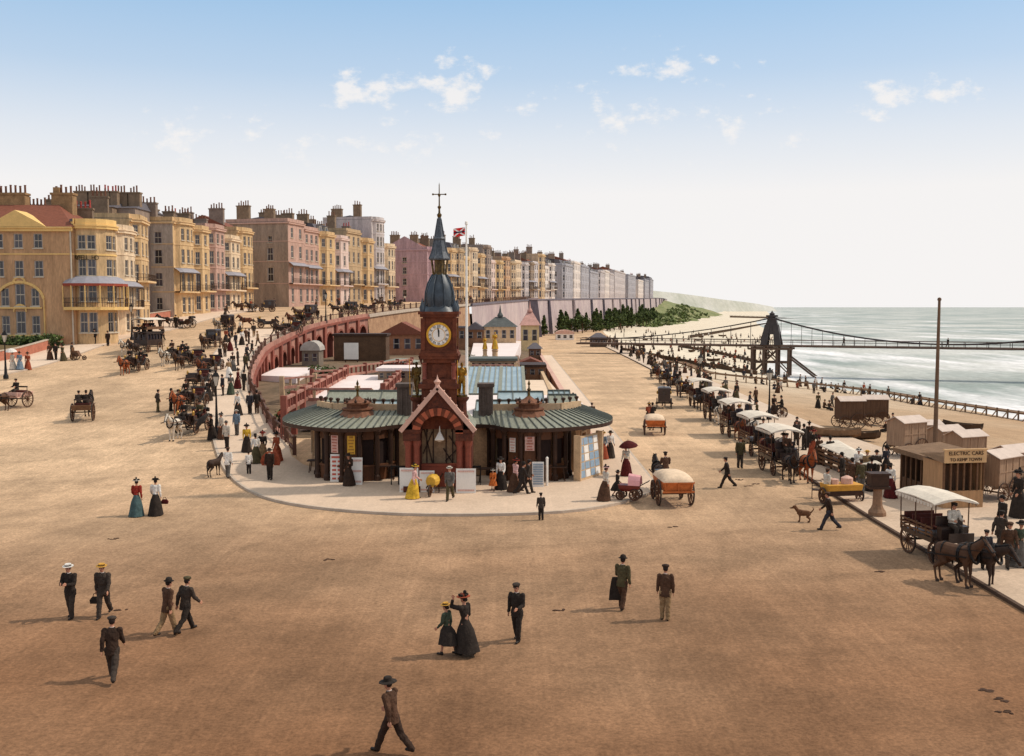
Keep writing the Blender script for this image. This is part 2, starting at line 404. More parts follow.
FPOSES = {
 'wstand': dict(legs=[(2,2),(-2,2)], arms=[(6,10,30,8),(2,10,20,4)]),
 'wwalk': dict(legs=[(14,6),(-14,18)], arms=[(14,9,36,6),(-10,9,20,0)], lean=4),
 'whold': dict(legs=[(3,2),(-3,2)], arms=[(20,8,100,14),(0,10,30,6)]),
 'what': dict(legs=[(10,6),(-10,14)], arms=[(95,20,105,0),(0,10,40,4)], skirtlen=.16),
 'girl': dict(legs=[(14,6),(-14,18)], arms=[(10,9,36,6),(-10,9,20,0)], skirtlen=.42),
 'wsit': dict(legs=[(84,80),(82,84)], arms=[(24,8,62,12),(24,8,62,12)], sit=True),
}
FIG = {k: figure(v) for k, v in POSES.items()}
FIG.update({k: figure(v, True) for k, v in FPOSES.items()})
def hat_mesh(kind):
    m = MB(); nm = {'bowler':'bowler_hat','boater':'straw_boater','cap':'flat_cap','bonnet':'trimmed_hat','plain':'brimmed_hat'}[kind]
    if kind == 'bowler': m.lathe([(.15,.035),(.155,.05),(.105,.04),(.1,.09),(.085,.135),(.045,.16),(0,.165)], 14); m.lathe([(.104,.042),(.104,.062)], 14, mi=1)
    elif kind == 'boater': m.lathe([(.17,.045),(.17,.058),(.1,.058),(.098,.125),(0,.13)], 16); m.lathe([(.102,.06),(.102,.092)], 16, mi=1)
    elif kind == 'cap': m.lathe([(.098,.03),(.125,.07),(.11,.105),(.05,.125),(0,.128)], 12); m.add([(-.07,.07,.045),(.07,.07,.045),(.05,.17,.03),(-.05,.17,.03)], [(0,1,2,3),(3,2,1,0)], 0)
    elif kind == 'plain': m.lathe([(.21,.02),(.2,.035),(.1,.05),(.095,.12),(.07,.145),(0,.15)], 14); m.lathe([(.103,.05),(.1,.075)], 14, mi=1)
    else:
        m.lathe([(.2,.03),(.205,.045),(.1,.05),(.1,.1),(.06,.13),(0,.135)], 14)
        for k in range(6): a = k*1.1; m.ball((.11*cos(a), .11*sin(a), .09), (.045,.045,.04), 6, 5, 1)
        m.ball((0,-.06,.16), (.04,.06,.07), 6, 5, 1)
    me = m.mesh(nm, 40); return me
HATS = {k: hat_mesh(k) for k in ('bowler','boater','cap','bonnet','plain')}
SKIN = mat('skin', rgb(196,140,112,.9), .6, .06, 6); EYE = mat('eye', rgb(40,30,26), .3); LIP = mat('lips', rgb(150,84,74), .6)
def cloth(nm, c): return mat('cloth '+nm, rgb(*c, .9), .95, .35, 5, bump=.9, detail=3)
CL = {k: cloth(k, c) for k, c in dict(black=(50,41,35), charcoal=(68,57,49), brown=(84,58,42), darkbrown=(58,41,31), grey=(104,98,92), navy=(56,53,58), tan=(150,120,86), white=(232,224,214), red=(150,48,36), darkred=(84,26,24), orange=(206,110,52),
     yellow=(214,170,56), pink=(222,176,170), greyblue=(120,136,150), green=(72,80,64), olive=(84,74,50), rust=(156,76,50), teal=(72,92,92), straw=(214,160,70), pale=(206,194,178)).items()}
HAIRM = [mat('dark hair', rgb(40,28,22), .7, .2, 20), mat('brown hair', rgb(84,56,38), .7, .2, 20), mat('grey hair', rgb(140,130,120), .7, .2, 20)]
BOOT = mat('boot leather', rgb(34,26,22), .5, .2, 6)
for d in FIG.values():
    for k in ('person',): [d[k].materials.append(x) for x in (SKIN, EYE, LIP)]
    for k in ('coat','trousers','collar','blouse','skirt','boots','hair'):
        if d.get(k): d[k].materials.append(CL['charcoal'])
for h in HATS.values(): h.materials.append(CL['charcoal']); h.materials.append(CL['black'])
def person(pose, loc, head, top, bottom, hat, hatc, label, group=None, s=1.0, band='black', hair=0, apron=False):
    d = FIG[pose]; female = 'blouse' in d
    o = link('person', d['person'], None, loc, radians(head)); tag(o, label, 'person', group); o.scale = (s, s, s)
    def kid(k, m, nm=None):
        c = link(nm or k, d[k], o); paint(c, m); return c
    kid('blouse' if female else 'coat', CL[top], None if (female or top != 'white') else 'shirt'); kid('skirt' if female else 'trousers', CL[bottom]); kid('boots', BOOT); kid('hair', HAIRM[hair])
    if not female: kid('collar', CL['white'])
    if hat:
        h = link(HATS[hat].name.split('.')[0], HATS[hat], o, d['head']+Vector((0,-.005,.03))); paint(h, CL[hatc], 0); paint(h, CL[band], 1); h.rotation_euler = (-.08, 0, 0)
    return o
# small far figure: one mesh
def far_mesh(pose, hat):
    d = FIG[pose]; import bmesh
    bm = bmesh.new(); mats = []
    for i, k in enumerate([k for k in ('person','coat','blouse','trousers','skirt','boots') if d.get(k)]):
        n0 = len(bm.faces); bm.from_mesh(d[k]); bm.faces.ensure_lookup_table()
        for f in bm.faces[n0:]: f.material_index = 0 if k == 'person' else (1 if k in ('coat','blouse') else 2)
    hm = HATS[hat].copy(); hm.transform(Matrix.Translation(d['head']+Vector((0,0,.03)))); n0 = len(bm.faces); bm.from_mesh(hm); bm.faces.ensure_lookup_table()
    for f in bm.faces[n0:]: f.material_index = 3
    bmesh.ops.dissolve_degenerate(bm, edges=bm.edges[:], dist=.004)
    me = bpy.data.meshes.new('person'); bm.to_mesh(me); bm.free()
    o = bpy.data.objects.new('tmp', me); col.objects.link(o); md = o.modifiers.new('d', 'DECIMATE'); md.ratio = .12
    dg = bpy.context.evaluated_depsgraph_get(); dg.update(); out = bpy.data.meshes.new_from_object(o.evaluated_get(dg)); bpy.data.objects.remove(o); bpy.data.meshes.remove(me); out.name = 'person'
    idx = [q.material_index for q in out.polygons]; out.materials.clear(); [out.materials.append(x) for x in (SKIN, CL['charcoal'], CL['black'], CL['brown'])]; out.polygons.foreach_set('material_index', idx)
    return out
FAR = [far_mesh('stand','bowler'), far_mesh('walk','cap'), far_mesh('wstand','bonnet'), far_mesh('wwalk','plain'), far_mesh('pocket','boater'), far_mesh('sit','bowler'), far_mesh('wsit','bonnet')]
def far_person(i, loc, head, top, bot, label, group, s=1.0, hat=None):
    o = link('person', FAR[i], None, loc, radians(head)); tag(o, label, 'person', group); paint(o, CL[top], 1); paint(o, CL[bot], 2); o.scale = (s,)*3
    paint(o, CL[hat or ('straw' if i == 4 else 'black')], 3)
    return o
# ------------------------------------------------------------------ horses, dog
def ring(c, rx, rz, tilt=0, n=14): return [(c[0]+rx*cos(2*pi*k/n), c[1]+rz*sin(2*pi*k/n)*sin(tilt), c[2]+rz*sin(2*pi*k/n)*cos(tilt)) for k in range(n)]
def horse_meshes(walk=0, headdown=0):
    b = MB()
    b.loft([ring((0,-.86,1.2),.10,.12), ring((0,-.8,1.2),.2,.22), ring((0,-.6,1.2),.27,.30), ring((0,-.3,1.19),.27,.29), ring((0,0,1.16),.29,.32), ring((0,.3,1.17),.28,.33), ring((0,.52,1.22),.22,.29), ring((0,.66,1.25),.12,.18)])
    hy = .98+.05*headdown; hz = 1.78-.3*headdown
    b.cap((0,.48,1.28), (0,hy,hz), .23, .115); b.cap((0,.42,1.38), (0,hy-.05,hz+.02), .12, .08)
    hd = Vector((0,.36,-.40 if not headdown else -.5)); h0 = Vector((0,hy,hz)); h1 = h0+hd
    b.cap(h0, h0+hd*.45, .115, .095); b.cap(h0+hd*.45, h1, .085, .06); b.cap(h0+Vector((0,-.05,-.06)), h0+hd*.3+Vector((0,-.05,-.05)), .085, .07)
    for s in (-1, 1): b.cap(h0+Vector((s*.06,-.02,.1)), h0+Vector((s*.075,-.0,.23)), .034, .01, 8)
    hoofs = []
    for s in (-1, 1):
        w = walk*s*.16
        sh = Vector((s*.15,.42,1.1)); el = Vector((s*.15,.38+w*.3,.86)); kn = Vector((s*.13,.42+w*.9,.5)); fe = Vector((s*.13,.41+w*1.1-(.1 if w > 0 else 0)*walk,.14)); ho = fe+Vector((0,.05,-.1))
        b.cap(sh, el, .14, .1); b.cap(el, kn, .09, .055); b.ball(kn, .06, 8, 6); b.cap(kn, fe, .042, .036); b.ball(fe, .046, 8, 6); b.cap(fe, ho+Vector((0,0,.01)), .04, .055); hoofs.append(ho)
        w = -walk*s*.16
        hp = Vector((s*.14,-.6,1.15)); st = Vector((s*.16,-.45+w*.3,.84)); hk = Vector((s*.14,-.82+w*.9,.53)); fe = Vector((s*.13,-.76+w*1.1,.14)); ho = fe+Vector((0,.05,-.1))
        b.cap(hp, st, .2, .13); b.cap(st, hk, .115, .062); b.ball(hk, .06, 8, 6); b.cap(hk, fe, .046, .038); b.ball(fe, .048, 8, 6); b.cap(fe, ho+Vector((0,0,.01)), .042, .058); hoofs.append(ho)
    D = {'horse': remesh(b, .021, 2, 'horse')}
    m = MB()
    for k in range(9):
        t = k/8; p = Vector((0,.40,1.5)).lerp(Vector((0,hy-.06,hz+.12)), t); m.cap(p, p+Vector((.05*(1 if k % 2 else -1),-.05,-.16)), .05, .025, 6)
    m.cap(h0+Vector((0,.02,.12)), h0+hd*.25+Vector((0,.08,.05)), .035, .02, 6); D['mane'] = remesh(m, .02, 1, 'mane')
    m = MB(); pts = [(0,-.86,1.28),(0,-.98,1.15),(0,-1.0,.9),(0,-.97,.62)]
    for (a, b_), (r0, r1) in zip(zip(pts, pts[1:]), ((.05,.06),(.06,.075),(.075,.03))): m.cap(a, b_, r0, r1, 8)
    D['tail'] = remesh(m, .02, 1, 'tail')
    m = MB()
    for ho in hoofs: m.lathe([(.068,-.035),(.06,.05)], 8, (ho.x, ho.y+.01, ho.z-.005+.0))
    D['hooves'] = m.mesh('hooves')
    m = MB(); n = 16   # collar, saddle pad, girth, breeching, bridle, traces
    for k in range(n):
        a0 = 2*pi*k/n; a1 = 2*pi*(k+1)/n
        def cp_(a): return Vector((.235*cos(a), .60-.13*sin(a), 1.28+.34*sin(a)))
        m.tube(cp_(a0), cp_(a1), .05, .05, 6)
        def gp(y, rx, rz, zc): return lambda a: Vector((rx*cos(a), y, zc+rz*sin(a)))
        for f in (gp(.12,.31,.345,1.165), gp(.18,.31,.345,1.165), gp(-.5,.285,.32,1.19)): m.bar(f(a0), f(a1), .05, .03)
    for s in (-1, 1):
        m.bar((s*.3,.5,1.15), (s*.33,-1.1,1.02), .035, .05); m.bar((s*.22,-.85,1.1), (s*.29,-.5,1.05), .05, .03); m.bar(h0+Vector((s*.1,-.02,.1)), h1+Vector((s*.07,-.0,.06)), .025, .03); m.bar(h1+Vector((s*.07,0,.08)), (s*.26,.2,1.4), .02, .02)
        m.cbox(tuple(h0+hd*.25+Vector((s*.11,.02,.02))), (.015,.09,.09))
    m.bar(h1+Vector((-.08,.02,.1)), h1+Vector((.08,.02,.1)), .03, .03); m.bar(h0+Vector((-.11,.03,.04)), h0+Vector((.11,.03,.04)), .03, .03); D['harness'] = m.mesh('harness')
    m = MB()
    for s in (-1, 1): m.ball(h0+hd*.28+Vector((s*.092,.02,.03)), .018, 6, 5)
    D['eyes'] = m.mesh('eyes')
    return D
HORSE = [horse_meshes(0, 0), horse_meshes(1, 0), horse_meshes(0, .8)]
HC = {k: mat('horse coat '+k, rgb(*c, .9), .75, .22, 4) for k, c in dict(bay=(112,62,38), chestnut=(164,88,50), dark=(62,44,34), black=(38,32,30), white=(222,206,186), grey=(160,146,130), brown=(88,60,42), dun=(186,150,104)).items()}
M_hoof = mat('hoof', rgb(60,48,40), .6); M_harn = mat('black harness leather', rgb(30,24,22), .5, .2, 6)
for d in HORSE:
    d['horse'].materials.append(HC['bay']); d['mane'].materials.append(HC['black']); d['tail'].materials.append(HC['black']); d['hooves'].materials.append(M_hoof); d['harness'].materials.append(M_harn); d['eyes'].materials.append(EYE)
def horse(loc, head, coat, label, kind=0, group=None, s=1.0, harness=True, mane=None, cat='horse'):
    d = HORSE[kind]; o = link(cat, d['horse'], None, loc, radians(head)); paint(o, HC[coat]); tag(o, label, cat, group); o.scale = (s, s, s)
    for k in ('mane','tail'): paint(link(k, d[k], o), HC[mane or ('black' if coat not in ('white','grey','chestnut') else coat)])
    link('hooves', d['hooves'], o); link('eyes', d['eyes'], o)
    if harness: link('harness', d['harness'], o)
    return o
def dog(loc, head, label):
    b = MB(); b.loft([ring((0,-.3,.42),.07,.08), ring((0,-.2,.43),.11,.12), ring((0,.05,.42),.12,.14), ring((0,.22,.43),.12,.16), ring((0,.32,.46),.07,.1)])
    b.cap((0,.26,.48), (0,.4,.66), .09, .08); b.ball((0,.43,.68), (.085,.1,.085), 10, 8); b.cap((0,.46,.66), (0,.6,.62), .055, .035)
    for s in (-1, 1):
        b.cap((s*.07,.2,.4), (s*.07,.19,.2), .06, .035); b.cap((s*.07,.19,.2), (s*.07,.2,.05), .032, .028); b.cap((s*.07,.2,.03), (s*.07,.25,.025), .032, .025)
        b.cap((s*.08,-.22,.4), (s*.08,-.14,.26), .085, .05); b.cap((s*.08,-.14,.26), (s*.08,-.27,.16), .045, .03); b.cap((s*.08,-.27,.16), (s*.08,-.24,.04), .028, .028); b.cap((s*.08,-.24,.03), (s*.08,-.18,.025), .032, .025); b.cap((s*.075,.4,.74), (s*.1,.38,.62), .03, .025, 8)
    b.cap((0,-.3,.46), (0,-.42,.62), .035, .025); b.cap((0,-.42,.62), (0,-.38,.72), .025, .015)
    me = remesh(b, .012, 1, 'dog'); me.materials.append(mat('shaggy dog coat', rgb(104,68,44), .9, .4, 14, bump=.6)); o = link('dog', me, None, loc, radians(head)); tag(o, label, 'dog')
    e = MB()
    for s in (-1, 1): e.ball((s*.04,.515,.71), .014, 6, 5)
    e.ball((0,.64,.63), .02, 6, 5); e.build('eyes_and_nose', EYE, o); return o
# text shapes made while the scene is still small
for s_, z_, d_ in [(q, .19, .004) for q in ('XII','I','II','III','IIII','V','VI','VII','VIII','IX','X','XI')]+[(q, .75, .02) for q in 'MAYFELHO']+[('BOARDING HOUSE', .55, .01), ('ELECTRIC CARS', .26, .01), ('TO KEMP TOWN', .22, .01)]:
    text_mesh(s_, z_, d_)
# ------------------------------------------------------------------ setting
def ground_mat(name, near, far, y0, y1, tint=(1,1,1), bump=.25, patch=.22):
    m = bpy.data.materials.new(name); m.use_nodes = True; nt = m.node_tree; N = nt.nodes; L = nt.links
    b = N['Principled BSDF']; b.inputs['Roughness'].default_value = .95; b.inputs['Specular IOR Level'].default_value = .1
    ge = N.new('ShaderNodeNewGeometry'); sp = N.new('ShaderNodeSeparateXYZ'); L.new(ge.outputs['Position'], sp.inputs[0])
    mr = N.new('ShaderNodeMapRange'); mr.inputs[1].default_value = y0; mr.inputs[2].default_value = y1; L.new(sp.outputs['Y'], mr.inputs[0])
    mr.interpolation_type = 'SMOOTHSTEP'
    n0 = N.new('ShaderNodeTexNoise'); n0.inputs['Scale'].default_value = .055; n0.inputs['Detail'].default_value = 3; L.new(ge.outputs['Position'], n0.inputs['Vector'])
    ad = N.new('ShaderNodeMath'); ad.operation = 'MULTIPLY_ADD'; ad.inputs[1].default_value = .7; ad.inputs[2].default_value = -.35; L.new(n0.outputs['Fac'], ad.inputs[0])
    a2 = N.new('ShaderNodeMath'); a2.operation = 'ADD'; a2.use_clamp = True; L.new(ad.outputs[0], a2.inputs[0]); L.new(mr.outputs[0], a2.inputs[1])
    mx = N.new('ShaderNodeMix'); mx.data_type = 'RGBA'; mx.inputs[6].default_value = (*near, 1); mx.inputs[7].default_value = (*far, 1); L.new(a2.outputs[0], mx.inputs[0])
    # wheel wear: streaks along the traffic, mud patches, grit
    mp = N.new('ShaderNodeMapping'); mp.inputs['Scale'].default_value = (.5, .16, 1); mp.inputs['Rotation'].default_value = (0, 0, .5); L.new(ge.outputs['Position'], mp.inputs['Vector'])
    n1 = N.new('ShaderNodeTexNoise'); n1.inputs['Scale'].default_value = 1.0; n1.inputs['Detail'].default_value = 6; n1.inputs['Roughness'].default_value = .7; L.new(mp.outputs['Vector'], n1.inputs['Vector'])
    n2 = N.new('ShaderNodeTexNoise'); n2.inputs['Scale'].default_value = .35; n2.inputs['Detail'].default_value = 8; n2.inputs['Roughness'].default_value = .72; L.new(ge.outputs['Position'], n2.inputs['Vector'])
    n3 = N.new('ShaderNodeTexNoise'); n3.inputs['Scale'].default_value = 9.0; n3.inputs['Detail'].default_value = 6; n3.inputs['Roughness'].default_value = .8; L.new(ge.outputs['Position'], n3.inputs['Vector'])
    def gain(src, lo, hi, p=.3, q=.7):
        r = N.new('ShaderNodeMapRange'); r.inputs[1].default_value = p; r.inputs[2].default_value = q; r.inputs[3].default_value = lo; r.inputs[4].default_value = hi; L.new(src, r.inputs[0]); return r.outputs[0]
    n4 = N.new('ShaderNodeTexNoise'); n4.inputs['Scale'].default_value = 3.1; n4.inputs['Detail'].default_value = 7; n4.inputs['Roughness'].default_value = .8; L.new(ge.outputs['Position'], n4.inputs['Vector'])
    mp2 = N.new('ShaderNodeMapping'); mp2.inputs['Scale'].default_value = (3.6, .05, 1); mp2.inputs['Rotation'].default_value = (0, 0, -.03); L.new(ge.outputs['Position'], mp2.inputs['Vector'])
    n5 = N.new('ShaderNodeTexNoise'); n5.inputs['Scale'].default_value = 1.0; n5.inputs['Detail'].default_value = 4; L.new(mp2.outputs['Vector'], n5.inputs['Vector'])
    g1 = gain(n1.outputs['Fac'], 1-patch*.3, 1+patch*.25); g2 = gain(n2.outputs['Fac'], 1-patch*.9, 1+patch*.55); g3 = gain(n3.outputs['Fac'], 1-patch*1.3, 1+patch*1.2, .36, .64); g4 = gain(n4.outputs['Fac'], 1-patch*.6, 1+patch*.6, .36, .64); g5 = gain(n5.outputs['Fac'], 1-patch*.3, 1+patch*.12, .5, .66)
    def mul(x, y):
        q = N.new('ShaderNodeMath'); q.operation = 'MULTIPLY'; L.new(x, q.inputs[0]); L.new(y, q.inputs[1]); return q
    m2 = mul(mul(mul(g1, g2).outputs[0], g3).outputs[0], mul(g4, g5).outputs[0])
    if patch > .2:   # criss-cross wheel tracks worn by the carriages
        for k, (rot, sc__) in enumerate(((.35, .07), (1.25, .05))):
            mq = N.new('ShaderNodeMapping'); mq.inputs['Rotation'].default_value = (0, 0, rot); mq.inputs['Location'].default_value = (k*3.3, k*7.1, 0); L.new(ge.outputs['Position'], mq.inputs['Vector'])
            wv = N.new('ShaderNodeTexWave'); wv.inputs['Scale'].default_value = sc__; wv.inputs['Distortion'].default_value = 9.0; wv.inputs['Detail'].default_value = 3; wv.inputs['Detail Scale'].default_value = .22; L.new(mq.outputs['Vector'], wv.inputs['Vector'])
            tr_ = gain(wv.outputs['Fac'], 1.0, .93, .965, .998)
            m2 = mul(m2.outputs[0], tr_)
        n6 = N.new('ShaderNodeTexNoise'); n6.inputs['Scale'].default_value = .12; n6.inputs['Detail'].default_value = 9; n6.inputs['Roughness'].default_value = .68; L.new(ge.outputs['Position'], n6.inputs['Vector'])
        m2 = mul(m2.outputs[0], gain(n6.outputs['Fac'], .82, 1.10, .42, .58))
    sc_ = N.new('ShaderNodeVectorMath'); sc_.operation = 'SCALE'; L.new(mx.outputs[2], sc_.inputs[0]); L.new(m2.outputs[0], sc_.inputs['Scale'])
    out = sc_.outputs[0]
    L.new(out, b.inputs['Base Color'])
    if bump:
        bp = N.new('ShaderNodeBump'); bp.inputs['Strength'].default_value = bump; bp.inputs['Distance'].default_value = .04; L.new(n3.outputs['Fac'], bp.inputs['Height']); L.new(bp.outputs['Normal'], b.inputs['Normal'])
    MATS[name] = m
    return m
M_road = ground_mat('packed dirt road', rgb(144,103,73,.85), rgb(218,183,147,.92), 16, 72, patch=.24)  # darker brown towards the camera: a vignette-like tint put into the colour
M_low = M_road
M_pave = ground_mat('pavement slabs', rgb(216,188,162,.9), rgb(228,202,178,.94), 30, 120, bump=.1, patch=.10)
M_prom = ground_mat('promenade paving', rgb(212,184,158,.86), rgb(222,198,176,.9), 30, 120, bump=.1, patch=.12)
M_kerb = mat('kerb stone', rgb(186,168,150), .9, .15, 1.5, world=True)
M_kerbd = mat('dark kerb stone', rgb(84,64,50), .9, .2, 1.5, world=True)
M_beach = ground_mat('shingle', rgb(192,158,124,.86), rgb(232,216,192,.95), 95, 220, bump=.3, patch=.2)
M_grass = mat('rough grass', rgb(104,122,68,.85), .95, .45, .12, c2=rgb(160,152,110,.85), world=True, bump=.3)
M_garden = mat('garden soil and lawn', rgb(92,84,52,.8), .95, .3, .35, c2=rgb(140,112,80,.8), world=True)
M_cliff = mat('hazed cliff', rgb(205,200,190,.9), .95, .15, .004, c2=rgb(168,168,152,.9), world=True, stretch=(1,1,4))
M_land = mat('downland', rgb(160,160,130,.8), .95, .2, .01, world=True)

def rows(name, ys, xsf, zf, mats, smooth=None, mi=None):
    mb = MB(); prev = None
    for y in ys:
        xs = xsf(y); cur = [(x, y, zf(x, y)) for x in xs]
        o = len(mb.v); mb.v += cur
        if prev is not None:
            n = len(xs)
            for i in range(n-1):
                mb.f.append((prev+i, prev+i+1, o+i+1, o+i)); mb.m.append(0)
        prev = o
    return struct(name, mb, mats, smooth)
def fr(a, b, s):
    out = []; x = a
    while x < b-1e-6: out.append(x); x += s
    return out+[b]
LONG = fr(-30, 52, 6)+fr(55, 240, 2.5)+fr(245, 500, 8)+fr(520, 1500, 30)
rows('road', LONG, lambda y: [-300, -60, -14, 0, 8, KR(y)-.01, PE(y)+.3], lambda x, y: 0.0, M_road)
UP = fr(50, 240, 2.0)+fr(245, 500, 6)+fr(515, 1500, 25)
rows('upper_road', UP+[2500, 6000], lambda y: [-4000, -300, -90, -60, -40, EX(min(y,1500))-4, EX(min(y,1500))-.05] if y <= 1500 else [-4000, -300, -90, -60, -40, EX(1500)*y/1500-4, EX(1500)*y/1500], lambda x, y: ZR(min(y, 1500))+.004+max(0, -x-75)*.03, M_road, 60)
BY = fr(-30, 320, 4)+fr(330, 900, 15)+fr(950, 3500, 80)
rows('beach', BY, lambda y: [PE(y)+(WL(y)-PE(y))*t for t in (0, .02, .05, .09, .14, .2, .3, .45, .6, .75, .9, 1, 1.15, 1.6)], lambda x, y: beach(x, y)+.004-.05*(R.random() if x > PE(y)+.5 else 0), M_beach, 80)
# sea
def sea_mat():
    m = bpy.data.materials.new('sea water'); m.use_nodes = True; nt = m.node_tree; N = nt.nodes; L = nt.links
    b = N['Principled BSDF']; b.inputs['Roughness'].default_value = .6; b.inputs['Specular IOR Level'].default_value = .06
    ge = N.new('ShaderNodeNewGeometry')
    def noise(scale, st, det, rot=0):
        mp = N.new('ShaderNodeMapping'); mp.inputs['Scale'].default_value = st; mp.inputs['Rotation'].default_value = (0, 0, rot); L.new(ge.outputs['Position'], mp.inputs['Vector'])
        n = N.new('ShaderNodeTexNoise'); n.inputs['Scale'].default_value = scale; n.inputs['Detail'].default_value = det; n.inputs['Roughness'].default_value = .6; L.new(mp.outputs['Vector'], n.inputs['Vector']); return n
    a = noise(.011, (1, .9, 1), 5); c = noise(.045, (1, .22, 1), 6, -.5); d = noise(.9, (1, .35, 1), 5, -.5)
    mx = N.new('ShaderNodeMix'); mx.data_type = 'RGBA'; mx.inputs[6].default_value = (*rgb(150,158,152), 1); mx.inputs[7].default_value = (*rgb(198,196,188), 1)
    r1 = N.new('ShaderNodeMapRange'); r1.inputs[1].default_value = .42; r1.inputs[2].default_value = .60; L.new(a.outputs['Fac'], r1.inputs[0]); L.new(r1.outputs[0], mx.inputs[0])
    fo = N.new('ShaderNodeMapRange'); fo.inputs[1].default_value = .60; fo.inputs[2].default_value = .76
    at_ = N.new('ShaderNodeAttribute'); at_.attribute_name = 'shore'; sa = N.new('ShaderNodeMath'); sa.operation = 'MULTIPLY_ADD'; sa.inputs[1].default_value = .17; L.new(at_.outputs['Fac'], sa.inputs[0]); L.new(c.outputs['Fac'], sa.inputs[2]); L.new(sa.outputs[0], fo.inputs[0])
    m2 = N.new('ShaderNodeMix'); m2.data_type = 'RGBA'; m2.inputs[7].default_value = (.86, .82, .80, 1); L.new(fo.outputs[0], m2.inputs[0]); L.new(mx.outputs[2], m2.inputs[6])
    r3 = N.new('ShaderNodeMapRange'); r3.inputs[1].default_value = .3; r3.inputs[2].default_value = .7; r3.inputs[3].default_value = .8; r3.inputs[4].default_value = 1.15; L.new(d.outputs['Fac'], r3.inputs[0])
    s = N.new('ShaderNodeVectorMath'); s.operation = 'SCALE'; L.new(m2.outputs[2], s.inputs[0]); L.new(r3.outputs[0], s.inputs['Scale']); L.new(s.outputs[0], b.inputs['Base Color'])
    bp = N.new('ShaderNodeBump'); bp.inputs['Strength'].default_value = .5; bp.inputs['Distance'].default_value = .3; L.new(d.outputs['Fac'], bp.inputs['Height']); L.new(bp.outputs['Normal'], b.inputs['Normal'])
    return m
M_sea = sea_mat()
rows('sea', fr(-60, 400, 20)+fr(450, 3500, 150)+[6000, 15000, 50000], lambda y: [WL(min(y,3500))*max(1, y/3500)+q for q in (-14, 0, 8, 22, 45, 90, 220)]+[2500+y, 8000+2*y], lambda x, y: -4.0, M_sea)
sea_o = bpy.data.objects['sea']; atr = sea_o.data.attributes.new('shore', 'FLOAT', 'POINT'); atr.data.foreach_set('value', [(1, .95, .75, .5, .4, .45, 0, 0, 0)[i % 9] for i in range(len(sea_o.data.vertices))])
# far hills and cliffs
ridge = [(600,286,1500), (640,288,1700), (668,291,1900), (690,294,2150), (715,298,2500), (738,301,2900), (752,303,3200), (768,306.4,3400)]
mb = MB(); tp = [GY(px, py, d) for px, py, d in ridge]
for a, b in zip(tp, tp[1:]):
    for k in range(4):
        t0 = k/4; t1 = (k+1)/4; p0 = a.lerp(b, t0); p1 = a.lerp(b, t1)
        q0 = p0+Vector((60*sin(k), 400, 0)); q1 = p1+Vector((60*sin(k+1), 400, 0))
        mb.quad((p0.x, p0.y-120, -4.5), (p1.x, p1.y-120, -4.5), p1-Vector((0, 60, p1.z*.1)), p0-Vector((0, 60, p0.z*.1)), 0)
        mb.quad(p0-Vector((0, 60, p0.z*.1)), p1-Vector((0, 60, p1.z*.1)), q1, q0, 1)
struct('hills', mb, [M_cliff, M_land], 60)
# grass bank between the end of the sea wall and the beach
def bank_z(x, y):
    a = EX(y)+1; b = PE(y)+9+7*sin(y*.031)+4*sin(y*.083+1)+2.5*sin(y*.21)
    t = max(0, min(1, (b-x)/(b-a))); return (beach(x, y) if x > a else 0)*(1 if x > PE(y) else 0)-.3+t**.8*min(17, max(0, (y-540)*.034))
def t_bank(x, y):
    return bank_z(x, y)-(beach(x, y) if x > PE(y) else 0)-.0
ys = fr(530, 1500, 15)
rows('grass_bank', ys, lambda y: [EX(y)+(PE(y)+24-EX(y))*t for t in [i/14 for i in range(15)]], lambda x, y: bank_z(x, y)+.02+(.9*sin(x*.21+y*.07)*sin(x*.11-y*.05) if t_bank(x, y) > .12 else 0), M_grass, 60)
# garden plot in front of the corner house
rows('garden', fr(88, 119.8, 4), lambda y: [-95, -80, -70, GX(y)-.6], lambda x, y: ZR(y)+.05+max(0, min(1, (GX(y)-x)/3))*.6, M_garden) if False else None

def garden_z(x, y):
    t = max(0, min(1, (y-76)/40.0)); t = t*t*(3-2*t); s = max(0, min(1, (3.2-x)/13.0)); return .03+2.55*t*s
M_bed = mat('sunken garden ground', rgb(150,124,100,.85), .95, .4, .3, c2=rgb(98,82,62,.85), world=True, bump=.4)
rows('sunken_garden', fr(76, 250, 2.5), lambda y: [EX(y)+.02+(5.1-EX(y))*t for t in (0, .15, .3, .45, .6, .75, .9, 1)], garden_z, M_bed, 60)
# ---- pavements
def strip(name, outer, inner, zf, h, mats, kerb_outer=True, kerb_inner=False):
    mb = MB(); n = len(outer); T = []
    for o, i in zip(outer, inner):
        o = Vector((o[0], o[1])); i = Vector((i[0], i[1])); row = []
        for t in (0, .25, .5, .75, 1):
            p = o.lerp(i, t); row.append((p.x, p.y, zf(p.x, p.y)+h))
        T.append(row)
    for a, b in zip(T, T[1:]):
        for k in range(4): mb.quad(a[k], b[k], b[k+1], a[k+1], 0)
        if kerb_outer:
            d = .16; da = (Vector(a[1])-Vector(a[0])).normalized()*-.16; db = (Vector(b[1])-Vector(b[0])).normalized()*-.16
            a0 = Vector(a[0]); b0 = Vector(b[0]); A = a0+da; B = b0+db
            mb.quad(a0, A, B, b0, 1); mb.quad(A, A-Vector((0,0,h+.5)), B-Vector((0,0,h+.5)), B, 1)
        if kerb_inner:
            a0 = Vector(a[4]); b0 = Vector(b[4]); mb.quad(b0, a0, a0-Vector((0,0,h+.3)), b0-Vector((0,0,h+.3)), 1)
    return struct(name, mb, mats)
